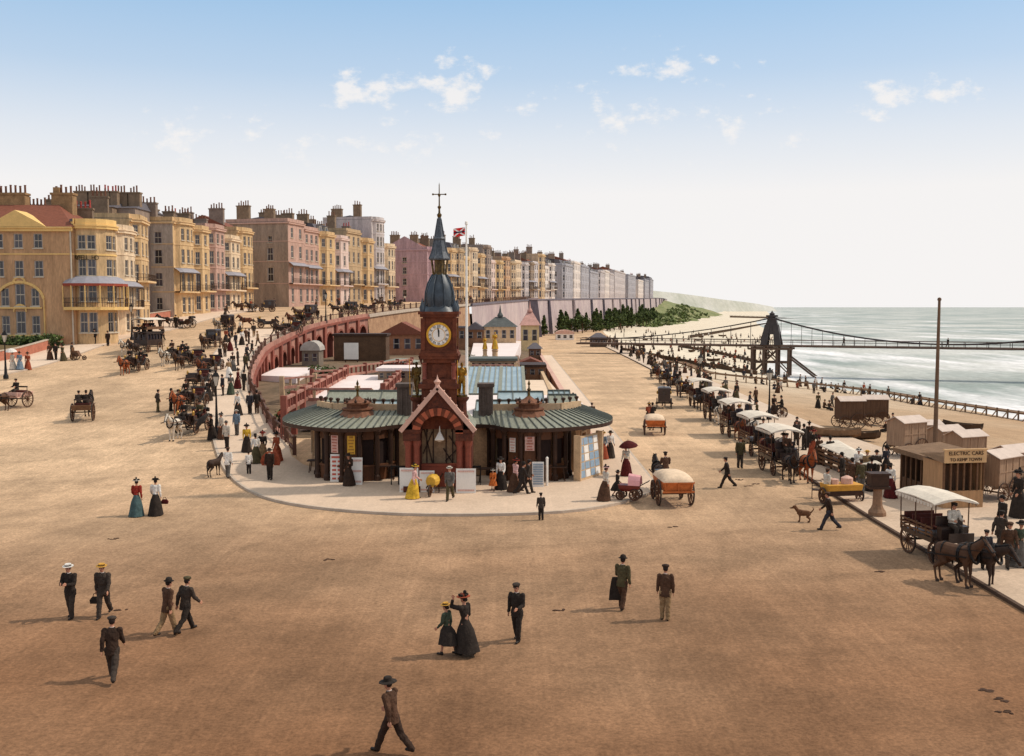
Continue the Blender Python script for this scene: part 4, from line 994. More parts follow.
def house(P0, P1, z, hts, colr, bay='canted', depth=13, label='', side=None, bal=None, canopy=None, roof='flat', stackc='brown', haze=0, group=None, ground='same', far=None, pots=None, name='terraced_house', attic=False, sidec=None, nwin=None, rear_side=True):
    P0 = Vector(P0); P1 = Vector(P1); t = P1-P0; w = t.length; ang = atan2(t.y, t.x)
    far = (P0.y > 262) if far is None else far
    root = thing(name, label, 'house', (P0.x, P0.y, z), ang, group)
    Mw = SM(colr, haze); Mt = mat('trim '+colr, tuple(min(1, x*1.1) for x in rgb(*COLS[colr], .95)), .9, .15, 1.5)
    H = sum(hts); g = min(.9, w*.1); bd = 1.15
    if bay == 'canted': front = [(0,0), (g,0), (g+bd*.75,-bd), (w-g-bd*.75,-bd), (w-g,0), (w,0)]
    elif bay == 'bow':
        n = 6; front = [(0,0)]+[(w/2-(w/2-g)*cos(pi*k/n), -bd*1.15*sin(pi*k/n)) for k in range(n+1)]+[(w,0)]
    else: front = [(0,0), (w,0)]
    mb = MB(); wins = []
    lv = [0]
    for h in hts: lv.append(lv[-1]+h)
    segs = list(zip(front, front[1:]))
    for a, b in segs:
        L = hypot(b[0]-a[0], b[1]-a[1]); ws = []
        if L > 1.0:
            k = (nwin if (nwin and L > 3) else max(1, int(L/2.3))) if bay != 'bow' else 1
            for fl, h in enumerate(hts):
                wh = h*(.60 if fl < len(hts)-1 else .52); ww = min(1.15, L/k*.55); v0 = lv[fl]+h*.2
                if fl == bal: v0 = lv[fl]+.15; wh = h*.72
                for i in range(k):
                    uc = L*(i+.5)/k; ws.append((uc-ww/2, uc+ww/2, v0, v0+wh))
        facet(mb, a, b, -2.0, H+.05, ws); wins += [(a, b)+q for q in ws]
    # side walls
    sw_ = []
    if side:
        for (u, v, ww, wh) in side: sw_.append((u-ww/2, u+ww/2, v, v+wh))
    facet(mb, (0,depth), (0,0), -2, H+.05, sw_, mi=2 if sidec else 0); wins += [((0,depth), (0,0))+q for q in sw_]
    facet(mb, (w,0), (w,depth), -2, H+.05, [])
    mb.quad((0,depth,-2), (w,depth,-2), (w,depth,H), (0,depth,H), 0)
    wall = mb.build('wall', [Mw, M_reveal, SM(sidec or colr, haze)], root)
    for q in wins: put_window(root, q[0], q[1], q[2], q[3], q[4], q[5], far)
    tm = MB()
    for fl in range(1, len(hts)): band(tm, front, lv[fl]-.08, lv[fl]+.12, .07, 0)
    band(tm, front, H-.35, H+.0, .3, 0); band(tm, front, H+.0, H+.12, .42, 0)
    if side is not None:
        for fl in range(1, len(hts)): band(tm, [(0,depth),(0,0)], lv[fl]-.06, lv[fl]+.08, .05, 0)
        band(tm, [(0,depth),(0,0)], H-.3, H+.0, .22, 0)
    tm.build('cornice', Mt, root)
    # parapet and roof
    rf = MB(); pk = MB(); ph = .75
    for a, b in segs: pk.bar((a[0],a[1]+.16,H+ph/2+.06), (b[0],b[1]+.16,H+ph/2+.06), .3, ph-.1)
    for x in (.16, w-.16): pk.bar((x,.3,H+ph/2+.06), (x,depth,H+ph/2+.06), .3, ph-.12)
    pk.build('parapet', Mw, root)
    rz = H+.06; Mr = M_slate if roof in ('flat', 'slate', 'mansard') else M_tile
    if roof == 'flat':
        rf.add([(.02,.2,rz),(w-.02,.2,rz),(w-.02,depth-.1,rz),(.02,depth-.1,rz),(.5,depth*.45,rz+1.1),(w-.5,depth*.45,rz+1.1)], [(0,1,5,4),(1,2,5),(2,3,4,5),(3,0,4)])
    elif roof == 'mansard':
        a = [(.1,.4),(w-.1,.4),(w-.1,depth-.4),(.1,depth-.4)]; b = [(.1,1.5),(w-.1,1.5),(w-.1,depth-1.5),(.1,depth-1.5)]
        rf.add([(*p,rz) for p in a]+[(*p,rz+2.3) for p in b]+[(w*.0+.1,depth/2,rz+3.1),(w-.1,depth/2,rz+3.1)], [(0,1,5,4),(1,2,6,9,5),(2,3,7,6),(3,0,4,8,7),(4,5,9,8),(6,7,8,9)])
    else:
        rf.add([(.05,.25,rz),(w-.05,.25,rz),(w-.05,depth,rz),(.05,depth,rz),(.05,depth*.5,rz+2.9),(w-.05,depth*.5,rz+2.9)], [(0,1,5,4),(2,3,4,5),(1,2,5),(3,0,4)])
    ro = rf.build('roof', Mr, root)
    if roof == 'mansard':
        for x in ([w*.3, w*.7] if w > 5 else [w/2]):
            d = MB(); d.box(x-.6, x+.6, .55, 1.7, rz+.3, rz+1.9, 0); d.box(x-.42, x+.42, .51, .55, rz+.45, rz+1.7, 1); d.box(x-.75, x+.75, .45, 1.8, rz+1.9, rz+2.02, 2); d.build('dormer', [M_frame, M_glass, M_slate], ro)
    Ms = mat('chimney '+stackc, rgb(*COLS.get(stackc, (150,90,70)), .8), .95, .25, 1.5)
    tops = {'flat': .6, 'slate': 1.5, 'mansard': 2.3}.get(roof, 1.6)
    for j, (x, y) in enumerate([(.55, depth*.3), (.55, depth*.72)] if w > 3.5 else [(.55, depth*.4)]):
        c = MB(); sl = R.uniform(1.8, 2.8); sh = tops+R.uniform(1.5, 2.9); c.box(x-.45, x+.45, y-sl/2, y+sl/2, H-.5, rz+sh); c.box(x-.55, x+.55, y-sl/2-.1, y+sl/2+.1, rz+sh, rz+sh+.22)
        ch = c.build('chimney', Ms, ro); np_ = int(sl/.5)
        Mp = pots or (M_potr if R.random() < .12 else M_pot)
        hs = [R.uniform(.5, 1.0) for _ in range(np_)]; 
        pm = []
        for i in range(np_):
            p = MB(); p.lathe([(.15,0),(.17,.1),(.12,.2),(.12,hs[i]),(.16,hs[i]+.06),(.1,hs[i]+.1)], 7, (x, y-sl/2+.35+.5*i*(sl-.7)/max(.5,.5*(np_-1)), rz+sh+.22))
            if not far: pm.append(p.mesh('chimney_pot')); pm[-1].materials.append(Mp); link('chimney_pot', pm[-1], root).parent = ch
            else: p.build('chimney_pot', Mp, ch)
    if bal is not None and bal > 0:
        zz = lv[bal]; b = MB(); out = offs(front, .95); inner = offs(front, .07)
        f2 = [(front[0][0]+.1, front[0][1])]+front[1:-1]+[(front[-1][0]-.1, front[-1][1])]; out = offs(f2, .95)
        for i in range(len(f2)-1):
            a, c, e, d = f2[i], f2[i+1], out[i+1], out[i]
            b.quad((*d,zz+.13), (*e,zz+.13), (*c,zz+.13), (*a,zz+.13), 1); b.quad((*a,zz-.12), (*c,zz-.12), (*e,zz-.12), (*d,zz-.12), 1); b.quad((*d,zz-.12), (*e,zz-.12), (*e,zz+.13), (*d,zz+.13), 1)
            D = Vector((*d,0)); E = Vector((*e,0))
            for hh in (.55, 1.05): b.bar(D+Vector((0,0,zz+hh)), E+Vector((0,0,zz+hh)), .05, .05, 0)
            n = max(2, int((E-D).length/.33))
            for k in range(n+1): p = D.lerp(E, k/n); b.box(p.x-.02, p.x+.02, p.y-.02, p.y+.02, zz+.13, zz+1.05, 0)
        b.build('balcony', [M_bal, Mt], root)
        if canopy:
            c = MB(); z1 = lv[bal+1]-.15; o2 = offs(f2, 1.05); m2 = offs(f2, .5)
            for i in range(len(f2)-1):
                a, b_, e, d, me, md = f2[i], f2[i+1], o2[i+1], o2[i], m2[i+1], m2[i]
                c.quad((*d,z1-.65), (*e,z1-.65), (*me,z1-.2), (*md,z1-.2)); c.quad((*md,z1-.2), (*me,z1-.2), (*b_,z1+.05), (*a,z1+.05)); c.quad((*d,z1-.85), (*e,z1-.85), (*e,z1-.65), (*d,z1-.65), 1)
                c.box(d[0]-.04, d[0]+.04, d[1]-.0, d[1]+.08, zz+.1, z1-.7, 1)
            c.build('canopy', [M_zinc, M_bal], root)
    return root
def lerp2(a, b, t): return (a[0]+(b[0]-a[0])*t, a[1]+(b[1]-a[1])*t)
def pt_at(line, y):
    for a, b in zip(line, line[1:]):
        if a[1] <= y <= b[1]: return lerp2(a, b, (y-a[1])/(b[1]-a[1]))
    return line[-1]
# row A: beside the corner house
LA = [(-50.6,128), (-54.2,148)]
house(pt_at(LA,129), pt_at(LA,138), ZR(129)+.1, [3.6,3.6,3.3,3.1], 'cream', 'bow', label='cream bow-fronted house with grey zinc verandah next to the yellow corner house', bal=1, canopy=True, stackc='brown')
house(pt_at(LA,138), pt_at(LA,147), ZR(138)+.1, [3.3,3.2,3.1,3.0,2.4], 'yellow', 'canted', label='tall yellow house with two dark iron balconies, last before the grey side wall', bal=2, roof='flat', stackc='brown')
# row B
LB = [(-53.2,158), (-51.2,198)]
sB = [(10.6,1.2,1.1,1.9), (10.6,4.9,1.3,2.1), (10.6,8.4,1.4,2.2), (10.6,11.6,1.3,1.8)]
hB = house(pt_at(LB,158), pt_at(LB,166), ZR(158)+.1, [4.0,3.9,3.6,3.5], 'yellow', 'bow', label='yellow bow-fronted house showing a blank grey side wall with four windows', side=sB, sidec='wallgrey', bal=1, canopy=True, stackc='grey', roof='flat', pots=M_pot)
house(pt_at(LB,166), pt_at(LB,172.5), ZR(166)+.1, [3.8,3.8,3.4,3.0], 'yellow', 'canted', label='narrow yellow house between the grey-sided house and the salmon pink house', bal=1, stackc='brown')
house(pt_at(LB,172.5), pt_at(LB,180.5), ZR(172)+.1, [3.9,3.8,3.6,3.2], 'pink', 'canted', label='salmon pink house with bay windows in the row of yellow houses', bal=1, stackc='brown')
house(pt_at(LB,180.5), pt_at(LB,189), ZR(180)+.1, [3.6,3.5,3.2,2.6], 'cream', 'canted', label='low cream house with zinc canopy beyond the salmon pink house', bal=1, canopy=True, stackc='grey', roof='tile')
house(pt_at(LB,189), pt_at(LB,197.5), ZR(189)+.1, [3.9,3.8,3.6,3.3], 'yellow', 'bow', label='yellow bow-fronted house standing right before the big brown side wall', bal=1, stackc='grey', roof='tile')
# row C
LC = [(-45.6,205), (-31,266)]
sC = [(10,9.4,1.4,2.6), (10,5.2,1.4,2.8), (4.5,12.9,1.1,1.6), (4.5,9.2,1.5,2.6), (4.5,5.0,1.5,3.1), (3.4,.5,1.3,1.5), (10,13,1.0,1.4)]
house(pt_at(LC,205), pt_at(LC,212.5), ZR(205)+.1, [4.7,4.5,4.1,3.9], 'pink', 'none', label='tall pinkish house with huge blank brown side wall and curved gable shoulders', side=sC, sidec='wallbrown', bal=1, canopy=True, stackc='brown', depth=14, nwin=2)
specC = [(219.5,'pink',[4.0,3.8,3.4,3.0],'none',True,'flat','pinkish flat-fronted house with zinc balcony canopy beside the brown side wall house'),
 (227,'yellow',[3.8,3.6,3.3,2.9],'canted',False,'mansard','bright yellow bay-fronted house with mansard roof in the middle terrace'),
 (234.5,'pale pink',[3.7,3.5,3.2,2.8],'canted',True,'flat','pale pink bay house with small red canopy between yellow and brown houses'),
 (243,'stone',[4.0,3.9,3.6,3.4],'none',False,'flat','plain brownish stone house with three rows of dark windows'),
 (250,'yellow',[3.6,3.5,3.2,3.0],'canted',False,'tile','narrow yellow bay house beside the plain brownish stone house'),
 (258,'pale grey',[4.1,4.0,3.7,3.4,3.0],'bow',True,'flat','tall pale grey tower-like bow house rising above its terrace'),
 (265.5,'cream',[3.5,3.4,3.1,2.7],'bow',False,'flat','cream bow-fronted house, last before the mauve gable')]
y0 = 212.5
for yb, c, h, b, cn, rf, lb in specC:
    house(pt_at(LC,y0), pt_at(LC,yb), ZR(y0)+.1, [q*1.13 for q in h], c, b, label=lb, bal=1, canopy=cn, roof=rf, stackc=R.choice(['brown','grey','brown']), nwin=3 if b == 'none' else None); y0 = yb
# row D: starts with the mauve gable
LD = [(-22.9,272), (-5,350), (18,430)]
def gable_house():
    P0 = pt_at(LD,272); P1 = pt_at(LD,281); z = ZR(272)
    r = house(P0, P1, z, [3.8,3.7,3.4,3.3], 'mauve', 'bow', label='mauve house turning a plain pitched gable end with a column of windows', side=[(6.5,1.5,1.2,1.8),(6.5,4.6,1.2,1.8),(6.5,7.6,1.2,1.8),(6.5,10.6,1.4,1.5)], bal=1, roof='tile', stackc='brown', far=False)
    g = MB(); g.add([(.0,.0,14.26),(0,13,14.26),(0,6.5,17.8),(.35,0,14.26),(.35,13,14.26),(.35,6.5,17.8)], [(0,2,1),(3,4,5),(0,3,5,2),(1,2,5,4)]); g.build('gable', SM('mauve'), r)
    return r
gable_house()
colsD = ['cream','yellow','stone','buff','cream','yellow','grey','pale pink','buff','ochre','stone','cream','pale grey','brown','pale grey','yellow','white','white']
featD = ['bow','canted','canted','none','bow','canted','canted','none','canted','canted','bow','none','canted','canted','none','canted','none','canted']
y0 = 281; ords = ['next to the mauve gable','two doors beyond the mauve gable','three doors beyond the mauve gable','four doors beyond the mauve gable','behind the flagpole','just right of the flagpole']
labD = ['cream bow house next to the mauve gable house','yellow bay house two doors beyond the mauve gable','stone-coloured bay house behind the clock tower spire','flat buff house seen just left of the white flagpole','cream bow-fronted house right behind the white flagpole','yellow bay house seen just right of the white flagpole','grey bay house standing between two yellowish far houses','flat pale pink far house with slate roof','buff far house with bays, lower than the pale pink one beside it','ochre far house in the middle of the terrace above the sloping wall','stone-coloured bow house in the far terrace beyond the ochre house','flat cream house at the heart of the far terrace above the sea wall start','pale grey bay house with red roof in the far terrace','dark brown house among pale houses above the grey stair pier','flat pale grey house with red roof above the grey stair pier','tall yellow bay house near the far end of the terrace above the sea wall','flat white house with red roof at the terrace end above the sea wall','white bay house at the far corner of the terrace above the sea wall']
for i, (c, b, lb) in enumerate(zip(colsD, featD, labD)):
    yb = y0+8.2; hk_ = R.uniform(1.0, 1.24)
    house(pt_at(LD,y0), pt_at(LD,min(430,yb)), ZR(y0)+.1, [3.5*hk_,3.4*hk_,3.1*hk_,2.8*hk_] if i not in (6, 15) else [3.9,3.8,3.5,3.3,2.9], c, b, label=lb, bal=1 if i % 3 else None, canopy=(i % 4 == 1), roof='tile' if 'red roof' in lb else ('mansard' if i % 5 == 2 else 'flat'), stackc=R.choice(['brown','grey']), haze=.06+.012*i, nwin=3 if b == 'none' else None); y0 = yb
# row E: distant terraces
LE = [(22,445), (48,560), (76,700), (102,800), (124,900), (178,1180)]
specE = [(446,470,'blue grey',15,'mansard','blue-grey block with dark mansard roof, first of the distant terrace over the sea wall'),(470,492,'white',17,'tile','tall white block with red roof in the distant terrace'),(492,520,'blue grey',16,'flat','dull blue-grey block beside the tall white one'),
 (530,560,'blue grey',14,'mansard','bluish distant block with bushy dark roofline beyond the gap'),(560,585,'pale grey',15,'flat','pale grey distant block midway along the sea wall'),(585,612,'white',16,'tile','white distant block with a small red roof midway along the sea wall'),(612,640,'pale grey',15,'flat','pale distant block seen just before the long red-roofed hotel'),
 (655,720,'pale grey',18,'tile','long pale hotel block with red roof on the skyline'),(735,775,'blue grey',17,'flat','small grey block on the skyline beyond the long red-roofed hotel'),(790,830,'white',14,'flat','low white distant block towards the end of the sea wall'),(845,885,'blue grey',15,'mansard','grey distant block, next to last on the skyline'),(900,950,'blue grey',17,'mansard','rounded dark-roofed distant block, last on the skyline')]
for a, b, c, h, rf, lb in specE:
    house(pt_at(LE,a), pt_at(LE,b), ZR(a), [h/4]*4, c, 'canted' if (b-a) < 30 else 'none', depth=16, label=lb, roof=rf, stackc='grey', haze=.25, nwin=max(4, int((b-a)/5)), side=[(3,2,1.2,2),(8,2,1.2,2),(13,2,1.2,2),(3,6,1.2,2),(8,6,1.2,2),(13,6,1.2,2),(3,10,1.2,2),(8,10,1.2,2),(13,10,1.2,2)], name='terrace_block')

# ---- the corner house
def corner_house():
    Mw = SM('ochre'); Mt = mat('trim ochre light', rgb(226,186,120), .9, .1, 1); z = 6.3
    x1 = -52.0; y = 119.8
    root = thing('corner_house', 'large ochre corner house with round bow tower, arched windows and red tiled roof', 'house', (x1, y, z))
    H = 12.4; W = 36
    mb = MB(); a = (-W, 0); b = (-.2, 0)
    wn = []
    px = [-1.9-.0, -5.0, -8.2]
    # columns measured from the right-hand corner
    c3 = [-4.4, -6.75, -9.1]; c2 = [-12.3, -14.7]
    allc = c3+c2+[-18.4, -20.8, -25, -27.4, -31.5]
    for x in allc:
        wn.append((x-.55+W, x+.55+W, 10.1, 11.7)); wn.append((x-.55+W, x+.55+W, 6.9, 8.7))
    for x in c2+[-18.4, -20.8, -25, -27.4, -31.5]:
        wn.append((x-.55+W, x+.55+W, 3.6, 5.6))
    for x in [-12.3, -20.8, -25, -27.4]: wn.append((x-.5+W, x+.5+W, .5, 2.5))
    for zc in (3.6, .5):
        for x, w in ((-8.55, 1.0), (-6.75, 1.2), (-4.95, 1.0)): wn.append((x-w/2+W, x+w/2+W, zc, zc+(2.0 if w < 1.1 else 2.5)))
    facet(mb, a, b, -3, H, wn); facet(mb, (-.2,0), (-.2,11), -3, H, []); mb.quad((-W,11,-3), (-.2,11,-3), (-.2,11,H), (-W,11,H))
    mb.build('wall', [Mw, M_reveal], root)
    for u0, u1, v0, v1 in wn: put_window(root, a, b, u0, u1, v0, v1, False)
    # arches over the two triple windows, relieving arch, strings, pediment
    t = MB()
    for zc in (6.1, 3.0):
        pass
    for k in range(16):
        a0 = pi*k/16; a1 = pi*(k+1)/16
        t.bar((-6.75-2.9*cos(a0), -.06, 4.0+2.3*sin(a0)), (-6.75-2.9*cos(a1), -.06, 4.0+2.3*sin(a1)), .12, .3)
    t.bar((-9.65,-.06,-1), (-9.65,-.06,4.0), .12, .3); t.bar((-3.85,-.06,-1), (-3.85,-.06,4.0), .12, .3)
    for zc in (5.6, 2.5):
        for k in range(8):
            a0 = pi*k/8; a1 = pi*(k+1)/8
            t.bar((-6.75-.75*cos(a0), -.06, zc+.45+.8*sin(a0)), (-6.75-.75*cos(a1), -.06, zc+.45+.8*sin(a1)), .14, .22)
        t.box(-9.4, -4.1, -.16, -.004, zc-2.3, zc-2.12)
    band(t, [(-W,0),(-.2,0)], H-.45, H-.12, .3, 0); band(t, [(-W,0),(-.2,0)], H-.12, H+.05, .45, 0); band(t, [(-W,0),(-.2,0)], 9.35, 9.5, .06, 0)
    for x in (-11.1, -16.6, -23): t.box(x-.22, x+.22, -.1, -.003, -1, H-.45)
    t.build('cornice', Mt, root)
    pd_ = MB(); pd_.add([(-10.4,-.5,H+.06),(-3.2,-.5,H+.06),(-6.8,-.5,H+1.9),(-10.4,2.5,H+.06),(-3.2,2.5,H+.06),(-6.8,2.5,H+1.9)], [(0,1,2),(0,2,5,3),(1,4,5,2)]); pd_.build('pediment', [Mt], root)
    rf = MB(); rf.add([(-W,-.35,H+.06),(-.0,-.35,H+.06),(-.0,11.2,H+.06),(-W,11.2,H+.06),(-W,5.4,H+3.0),(-4.2,5.4,H+3.0)], [(0,1,5,4),(1,2,5),(2,3,4,5),(3,0,4)])
    ro = rf.build('roof', M_tile, root)
    for x, w in ((-10.6, 4.2), (-3.9, 2.6), (-23, 3), (-30, 3)):
        c = MB(); c.box(x-w/2, x+w/2, 5.6, 6.9, H+1.6, H+4.2); c.box(x-w/2-.12, x+w/2+.12, 5.5, 7.0, H+4.2, H+4.45); c.box(x-w/2+.15, x-w/2+.9, 5.8, 6.7, H+4.45, H+5.1); ch = c.build('chimney', mat('chimney ochre', rgb(150,118,84), .95, .3, 1.5), ro)
        for i in range(int(w/.6)):
            p = MB(); hh = R.uniform(.5, .9); p.lathe([(.16,0),(.13,.2),(.13,hh),(.17,hh+.08),(.1,hh+.1)], 7, (x-w/2+.4+i*.6, 6.25, H+4.45)); p.build('chimney_pot', M_pot, ch)
    # round bow tower at the corner
    n = 10; rad = 2.75; cx, cy = .75, 3.0
    poly = [(cx+rad*cos(radians(a_)), cy+rad*sin(radians(a_))) for a_ in [232+k*(470-232)/n for k in range(n+1)]]
    poly = [(-.2,.05)]+poly+[(0.2, 7.0)]
    tw = MB(); tws = []; HT = 12.6; lv = [(.6,2.9),(4.1,6.3),(7.0,8.9),(10.0,11.6)]
    for k, (p, q) in enumerate(zip(poly, poly[1:])):
        L = hypot(q[0]-p[0], q[1]-p[1]); ws = []
        if k in (2, 3, 5, 6, 8): 
            for v0, v1 in lv: ws.append((L*.5-.5, L*.5+.5, v0, v1))
        facet(tw, p, q, -3, HT, ws); tws += [(p, q)+w for w in ws]
    to = tw.build('bow_tower', [SM('yellow'), M_reveal], root)
    for w in tws: put_window(root, *w, False)
    tt = MB(); band(tt, poly, HT-.3, HT, .3, 0); band(tt, poly, HT, HT+.15, .4, 0); band(tt, poly, HT+.15, HT+.8, .12, 0)
    for zz in (3.3, 6.6, 9.4): band(tt, poly, zz-.1, zz+.1, .08, 0)
    tt.build('tower_cornice', Mt, root)
    tr = MB(); tr.prism(poly, HT+.5, HT+.78); tr.build('tower_roof', M_slate, root)
    cn = MB(); o1 = offs(poly[1:-1], 1.25); o2 = offs(poly[1:-1], .6); P1 = poly[1:-1]
    for i in range(len(P1)-1):
        cn.quad((*o1[i],6.15), (*o1[i+1],6.15), (*o2[i+1],6.75), (*o2[i],6.75)); cn.quad((*o2[i],6.75), (*o2[i+1],6.75), (*P1[i+1],7.0), (*P1[i],7.0)); cn.quad((*o1[i],5.85), (*o1[i+1],5.85), (*o1[i+1],6.15), (*o1[i],6.15), 1)
        cn.box(o1[i][0]-.05, o1[i][0]+.05, o1[i][1]-.05, o1[i][1]+.05, 3.5, 5.9, 2)
    cn.build('canopy', [M_zinc, mat('red canopy edge', rgb(150,70,52)), Mt], root)
    bl = MB(); band(bl, P1, 3.15, 3.5, 1.25, 1)
    for i in range(len(P1)-1):
        A = Vector((*o1[i],0)); B = Vector((*o1[i+1],0))
        for hh in (4.0, 4.5): bl.bar(A+Vector((0,0,hh)), B+Vector((0,0,hh)), .06, .06, 0)
        for k in range(6): p = A.lerp(B, k/6); bl.box(p.x-.02, p.x+.02, p.y-.02, p.y+.02, 3.5, 4.5, 0)
    bl.build('balcony', [M_bal, Mt], root)
    dp = MB(); dp.tube((-.45,-.16,-2), (-.45,-.16,H-.4), .1, .1, 8); dp.build('drainpipe', M_frame, root)
    M_sign = mat('dark sign paint', rgb(60,54,44), .8); M_gold = mat('pale sign lettering', rgb(170,166,140), .7)
    sg = MB(); sg.box(-24, -12.6, -.12, -.004, 5.95, 6.65); so = sg.build('signboard', M_sign, root)
    lettering('BOARDING HOUSE', .55, M_gold, so, (-17.6, -.125, 6.3))
    lt = [('M',246),('A',252),('Y',258),('F',264),('E',270),('L',276),('L',282),('H',296),('O',302)]
    M_let = mat('dark letters', rgb(70,58,36), .8)
    for ch_, an in lt:
        me = text_mesh(ch_, .75, .02); me.materials.clear(); me.materials.append(M_let)
        o = link('letter', me, root, (cx+(rad+.11)*cos(radians(an)), cy+(rad+.11)*sin(radians(an)), 9.02)); o.rotation_euler = (pi/2, 0, radians(an+90))
    porch = MB(); porch.prism([(-20.3+1.9*cos(a_), -1.4+1.6*sin(a_)) for a_ in [pi+pi*k/10 for k in range(11)]]+[(-18.4,-.004), (-22.2,-.004)], -2.5, 2.2); porch.build('porch', mat('ivy on porch', rgb(64,58,40), .95, .5, 6, bump=.6), root)
    root.scale = (1, 1, 1.06)
    return root
corner_house()
# backland roofs rising behind the corner houses
def back_block(px0, px1, ptop, y, c, label, roofc='flat'):
    a = GY(px0, ptop, y); b = GY(px1, ptop, y); z = ZR(y); h = a.z-z
    root = house((a.x, y), (a.x+.01, y+.01), z, [h], c, 'none', label=label, far=True) if False else thing('back_house', label, 'house', (a.x, y, z))
    w = b.x-a.x; m = MB(); ws = [(w*(.2+.3*i)-.5, w*(.2+.3*i)+.5, h-2.6-3*k, h-1.2-3*k) for i in range(3) for k in range(2)] if w > 4 else []
    facet(m, (0,0), (w,0), -2, h, ws); m.quad((w,0,-2), (w,12,-2), (w,12,h), (w,0,h)); m.quad((0,12,-2), (0,0,-2), (0,0,h), (0,12,h)); m.quad((w,12,-2), (0,12,-2), (0,12,h), (w,12,h)); m.build('wall', [SM(c), M_reveal], root)
    for q in ws: put_window(root, (0,0), (w,0), *q, True)
    r = MB(); r.add([(-.2,-.2,h+.003),(w+.2,-.2,h+.003),(w+.2,12.2,h+.003),(-.2,12.2,h+.003),(w*.15,6,h+1.3),(w*.85,6,h+1.3)], [(0,1,5,4),(1,2,5),(2,3,4,5),(3,0,4),(0,3,2,1)]); ro = r.build('roof', M_slate, root)
    for x in (w*.2, w*.75):
        sl = min(2.4, w*.5); c_ = MB(); c_.box(x-sl/2, x+sl/2, 2, 3, h, h+2.4); c_.box(x-sl/2-.1, x+sl/2+.1, 1.9, 3.1, h+2.4, h+2.6); ch = c_.build('chimney', mat('chimney brown', rgb(150,120,92,.8), .95, .25, 1.5), ro)
        for i in range(int(sl/.45)):
            p = MB(); hh = R.uniform(.5, 1.0); p.lathe([(.15,0),(.12,.2),(.12,hh),(.15,hh+.08)], 7, (x-sl/2+.25+.45*i, 2.5, h+2.6)); p.build('chimney_pot', M_potr if px0 == 98 else M_pot, ch)
back_block(70, 97, 206, 160, 'grey', 'dark grey back house showing over the red roof of the corner house')
back_block(98, 112, 207, 150, 'brown', 'narrow brown back house topped by tall red chimney pots')
back_block(112, 135, 208, 152, 'grey', 'grey-brown back house with a long rank of chimney pots')
# ------------------------------------------------------------------ aquarium entrance, clock tower, terraces
M_brick = mat('red brown terracotta brick', rgb(132,72,48,.9), .8, .3, 2.2, c2=rgb(84,44,32,.9), bump=.3)
M_brick2 = mat('dark carved terracotta', rgb(112,60,42,.9), .8, .35, 5, c2=rgb(66,36,28,.9), bump=.6)
M_gran = mat('red granite column', rgb(132,70,56), .45, .25, 8)
M_cop = mat('pinkish stone coping', rgb(206,164,146), .8, .15, 2)
M_stone = mat('buff stone dressing', rgb(198,166,130), .85, .2, 2)
M_slateg = mat('green grey slate', rgb(138,138,122), .6, .25, 1.6, stretch=(6,1,1))
M_rib = mat('dark roof rib', rgb(92,94,86), .6, .2, 2)
M_glassr = mat('blue roof glass', rgb(168,182,184), .3, .18, .5, c2=rgb(126,144,150), spec=.5)
M_lead = mat('blue black lead', rgb(66,76,86), .45, .35, 2.5, c2=rgb(40,46,52), spec=.5)
M_wood = mat('brown varnished wood', rgb(96,60,38), .6, .3, 3, stretch=(1,1,.2))
M_woodd = mat('dark brown joinery', rgb(62,40,28), .6, .3, 3)
M_white = mat('white painted board', rgb(232,224,214), .8, .07, 1.5)
M_redp = mat('red poster ink', rgb(196,92,74), .8, .1, 3)
M_yel = mat('yellow poster', rgb(222,168,62), .8, .1, 3)
M_pinkp = mat('pink poster', rgb(214,172,158), .8, .2, 9)
M_ink = mat('faded red print', rgb(182,112,96), .8, .3, 12); M_ink2 = mat('faded brown print', rgb(176,124,56), .8, .3, 12)
M_gold = mat('gilding', rgb(214,160,58), .35, .25, 3, metal=.7)
M_bronze = mat('dark bronze', rgb(120,92,40), .4, .4, 3, metal=.6, c2=rgb(52,42,26))
M_dialw = mat('white dial', rgb(240,232,222), .5, .04, 2)
M_black = mat('black paint', rgb(26,22,22), .5, .2, 3)
M_terrace = mat('pale terrace paving', rgb(228,212,206), .9, .08, .4, world=True)
def wpart(name, mb, mats, root, smooth=None):
    o = mb.build(name, mats, root, smooth, loc=-Vector(root.location)); return o
aq = thing('aquarium_entrance', 'low brown aquarium entrance range with two round kiosks and green slate canopies', 'entrance building', (-4, 58, 0))
# main block behind the kiosks
m = MB()
fl = [(-12.6,62.4), (-11.6,59.4), (-6.6,58.2)]; fr_ = [(-1.3,58.2), (3.8,59.4), (4.9,62)]
def openings(L, k, w, h, z0): return [(L*(i+.5)/k-w/2, L*(i+.5)/k+w/2, z0, z0+h) for i in range(k)]
winlist = []
for poly in (fl, fr_):
    for a, b in zip(poly, poly[1:]):
        L = hypot(b[0]-a[0], b[1]-a[1]); k = max(1, int(L/1.5)); ws = openings(L, k, .72, 1.35, 1.0)
        facet(m, a, b, 0, 3.3, ws, .2); winlist += [(a, b)+w for w in ws]
facet(m, (-6.6,58.2), (-1.3,58.2), 0, 3.3, [])
m.quad((-12.6,62.4,0), (-12.6,76,0), (-12.6,76,3.3), (-12.6,62.4,3.3)); m.quad((4.9,62,0), (4.9,76,0), (4.9,76,3.3), (4.9,62,3.3)); m.quad((-12.6,76,0), (4.9,76,0), (4.9,76,3.3), (-12.6,76,3.3))
m.add([(-12.6,62.4,3.3),(-11.6,59.4,3.3),(-6.6,58.2,3.3),(-1.3,58.2,3.3),(3.8,59.4,3.3),(4.9,62,3.3),(4.9,76,3.3),(-12.6,76,3.3)], [tuple(range(8))], 2)
wpart('wall', m, [mat('buff stone and wood front', rgb(182,142,106), .85, .3, 1.2), M_dark, M_terrace], aq)
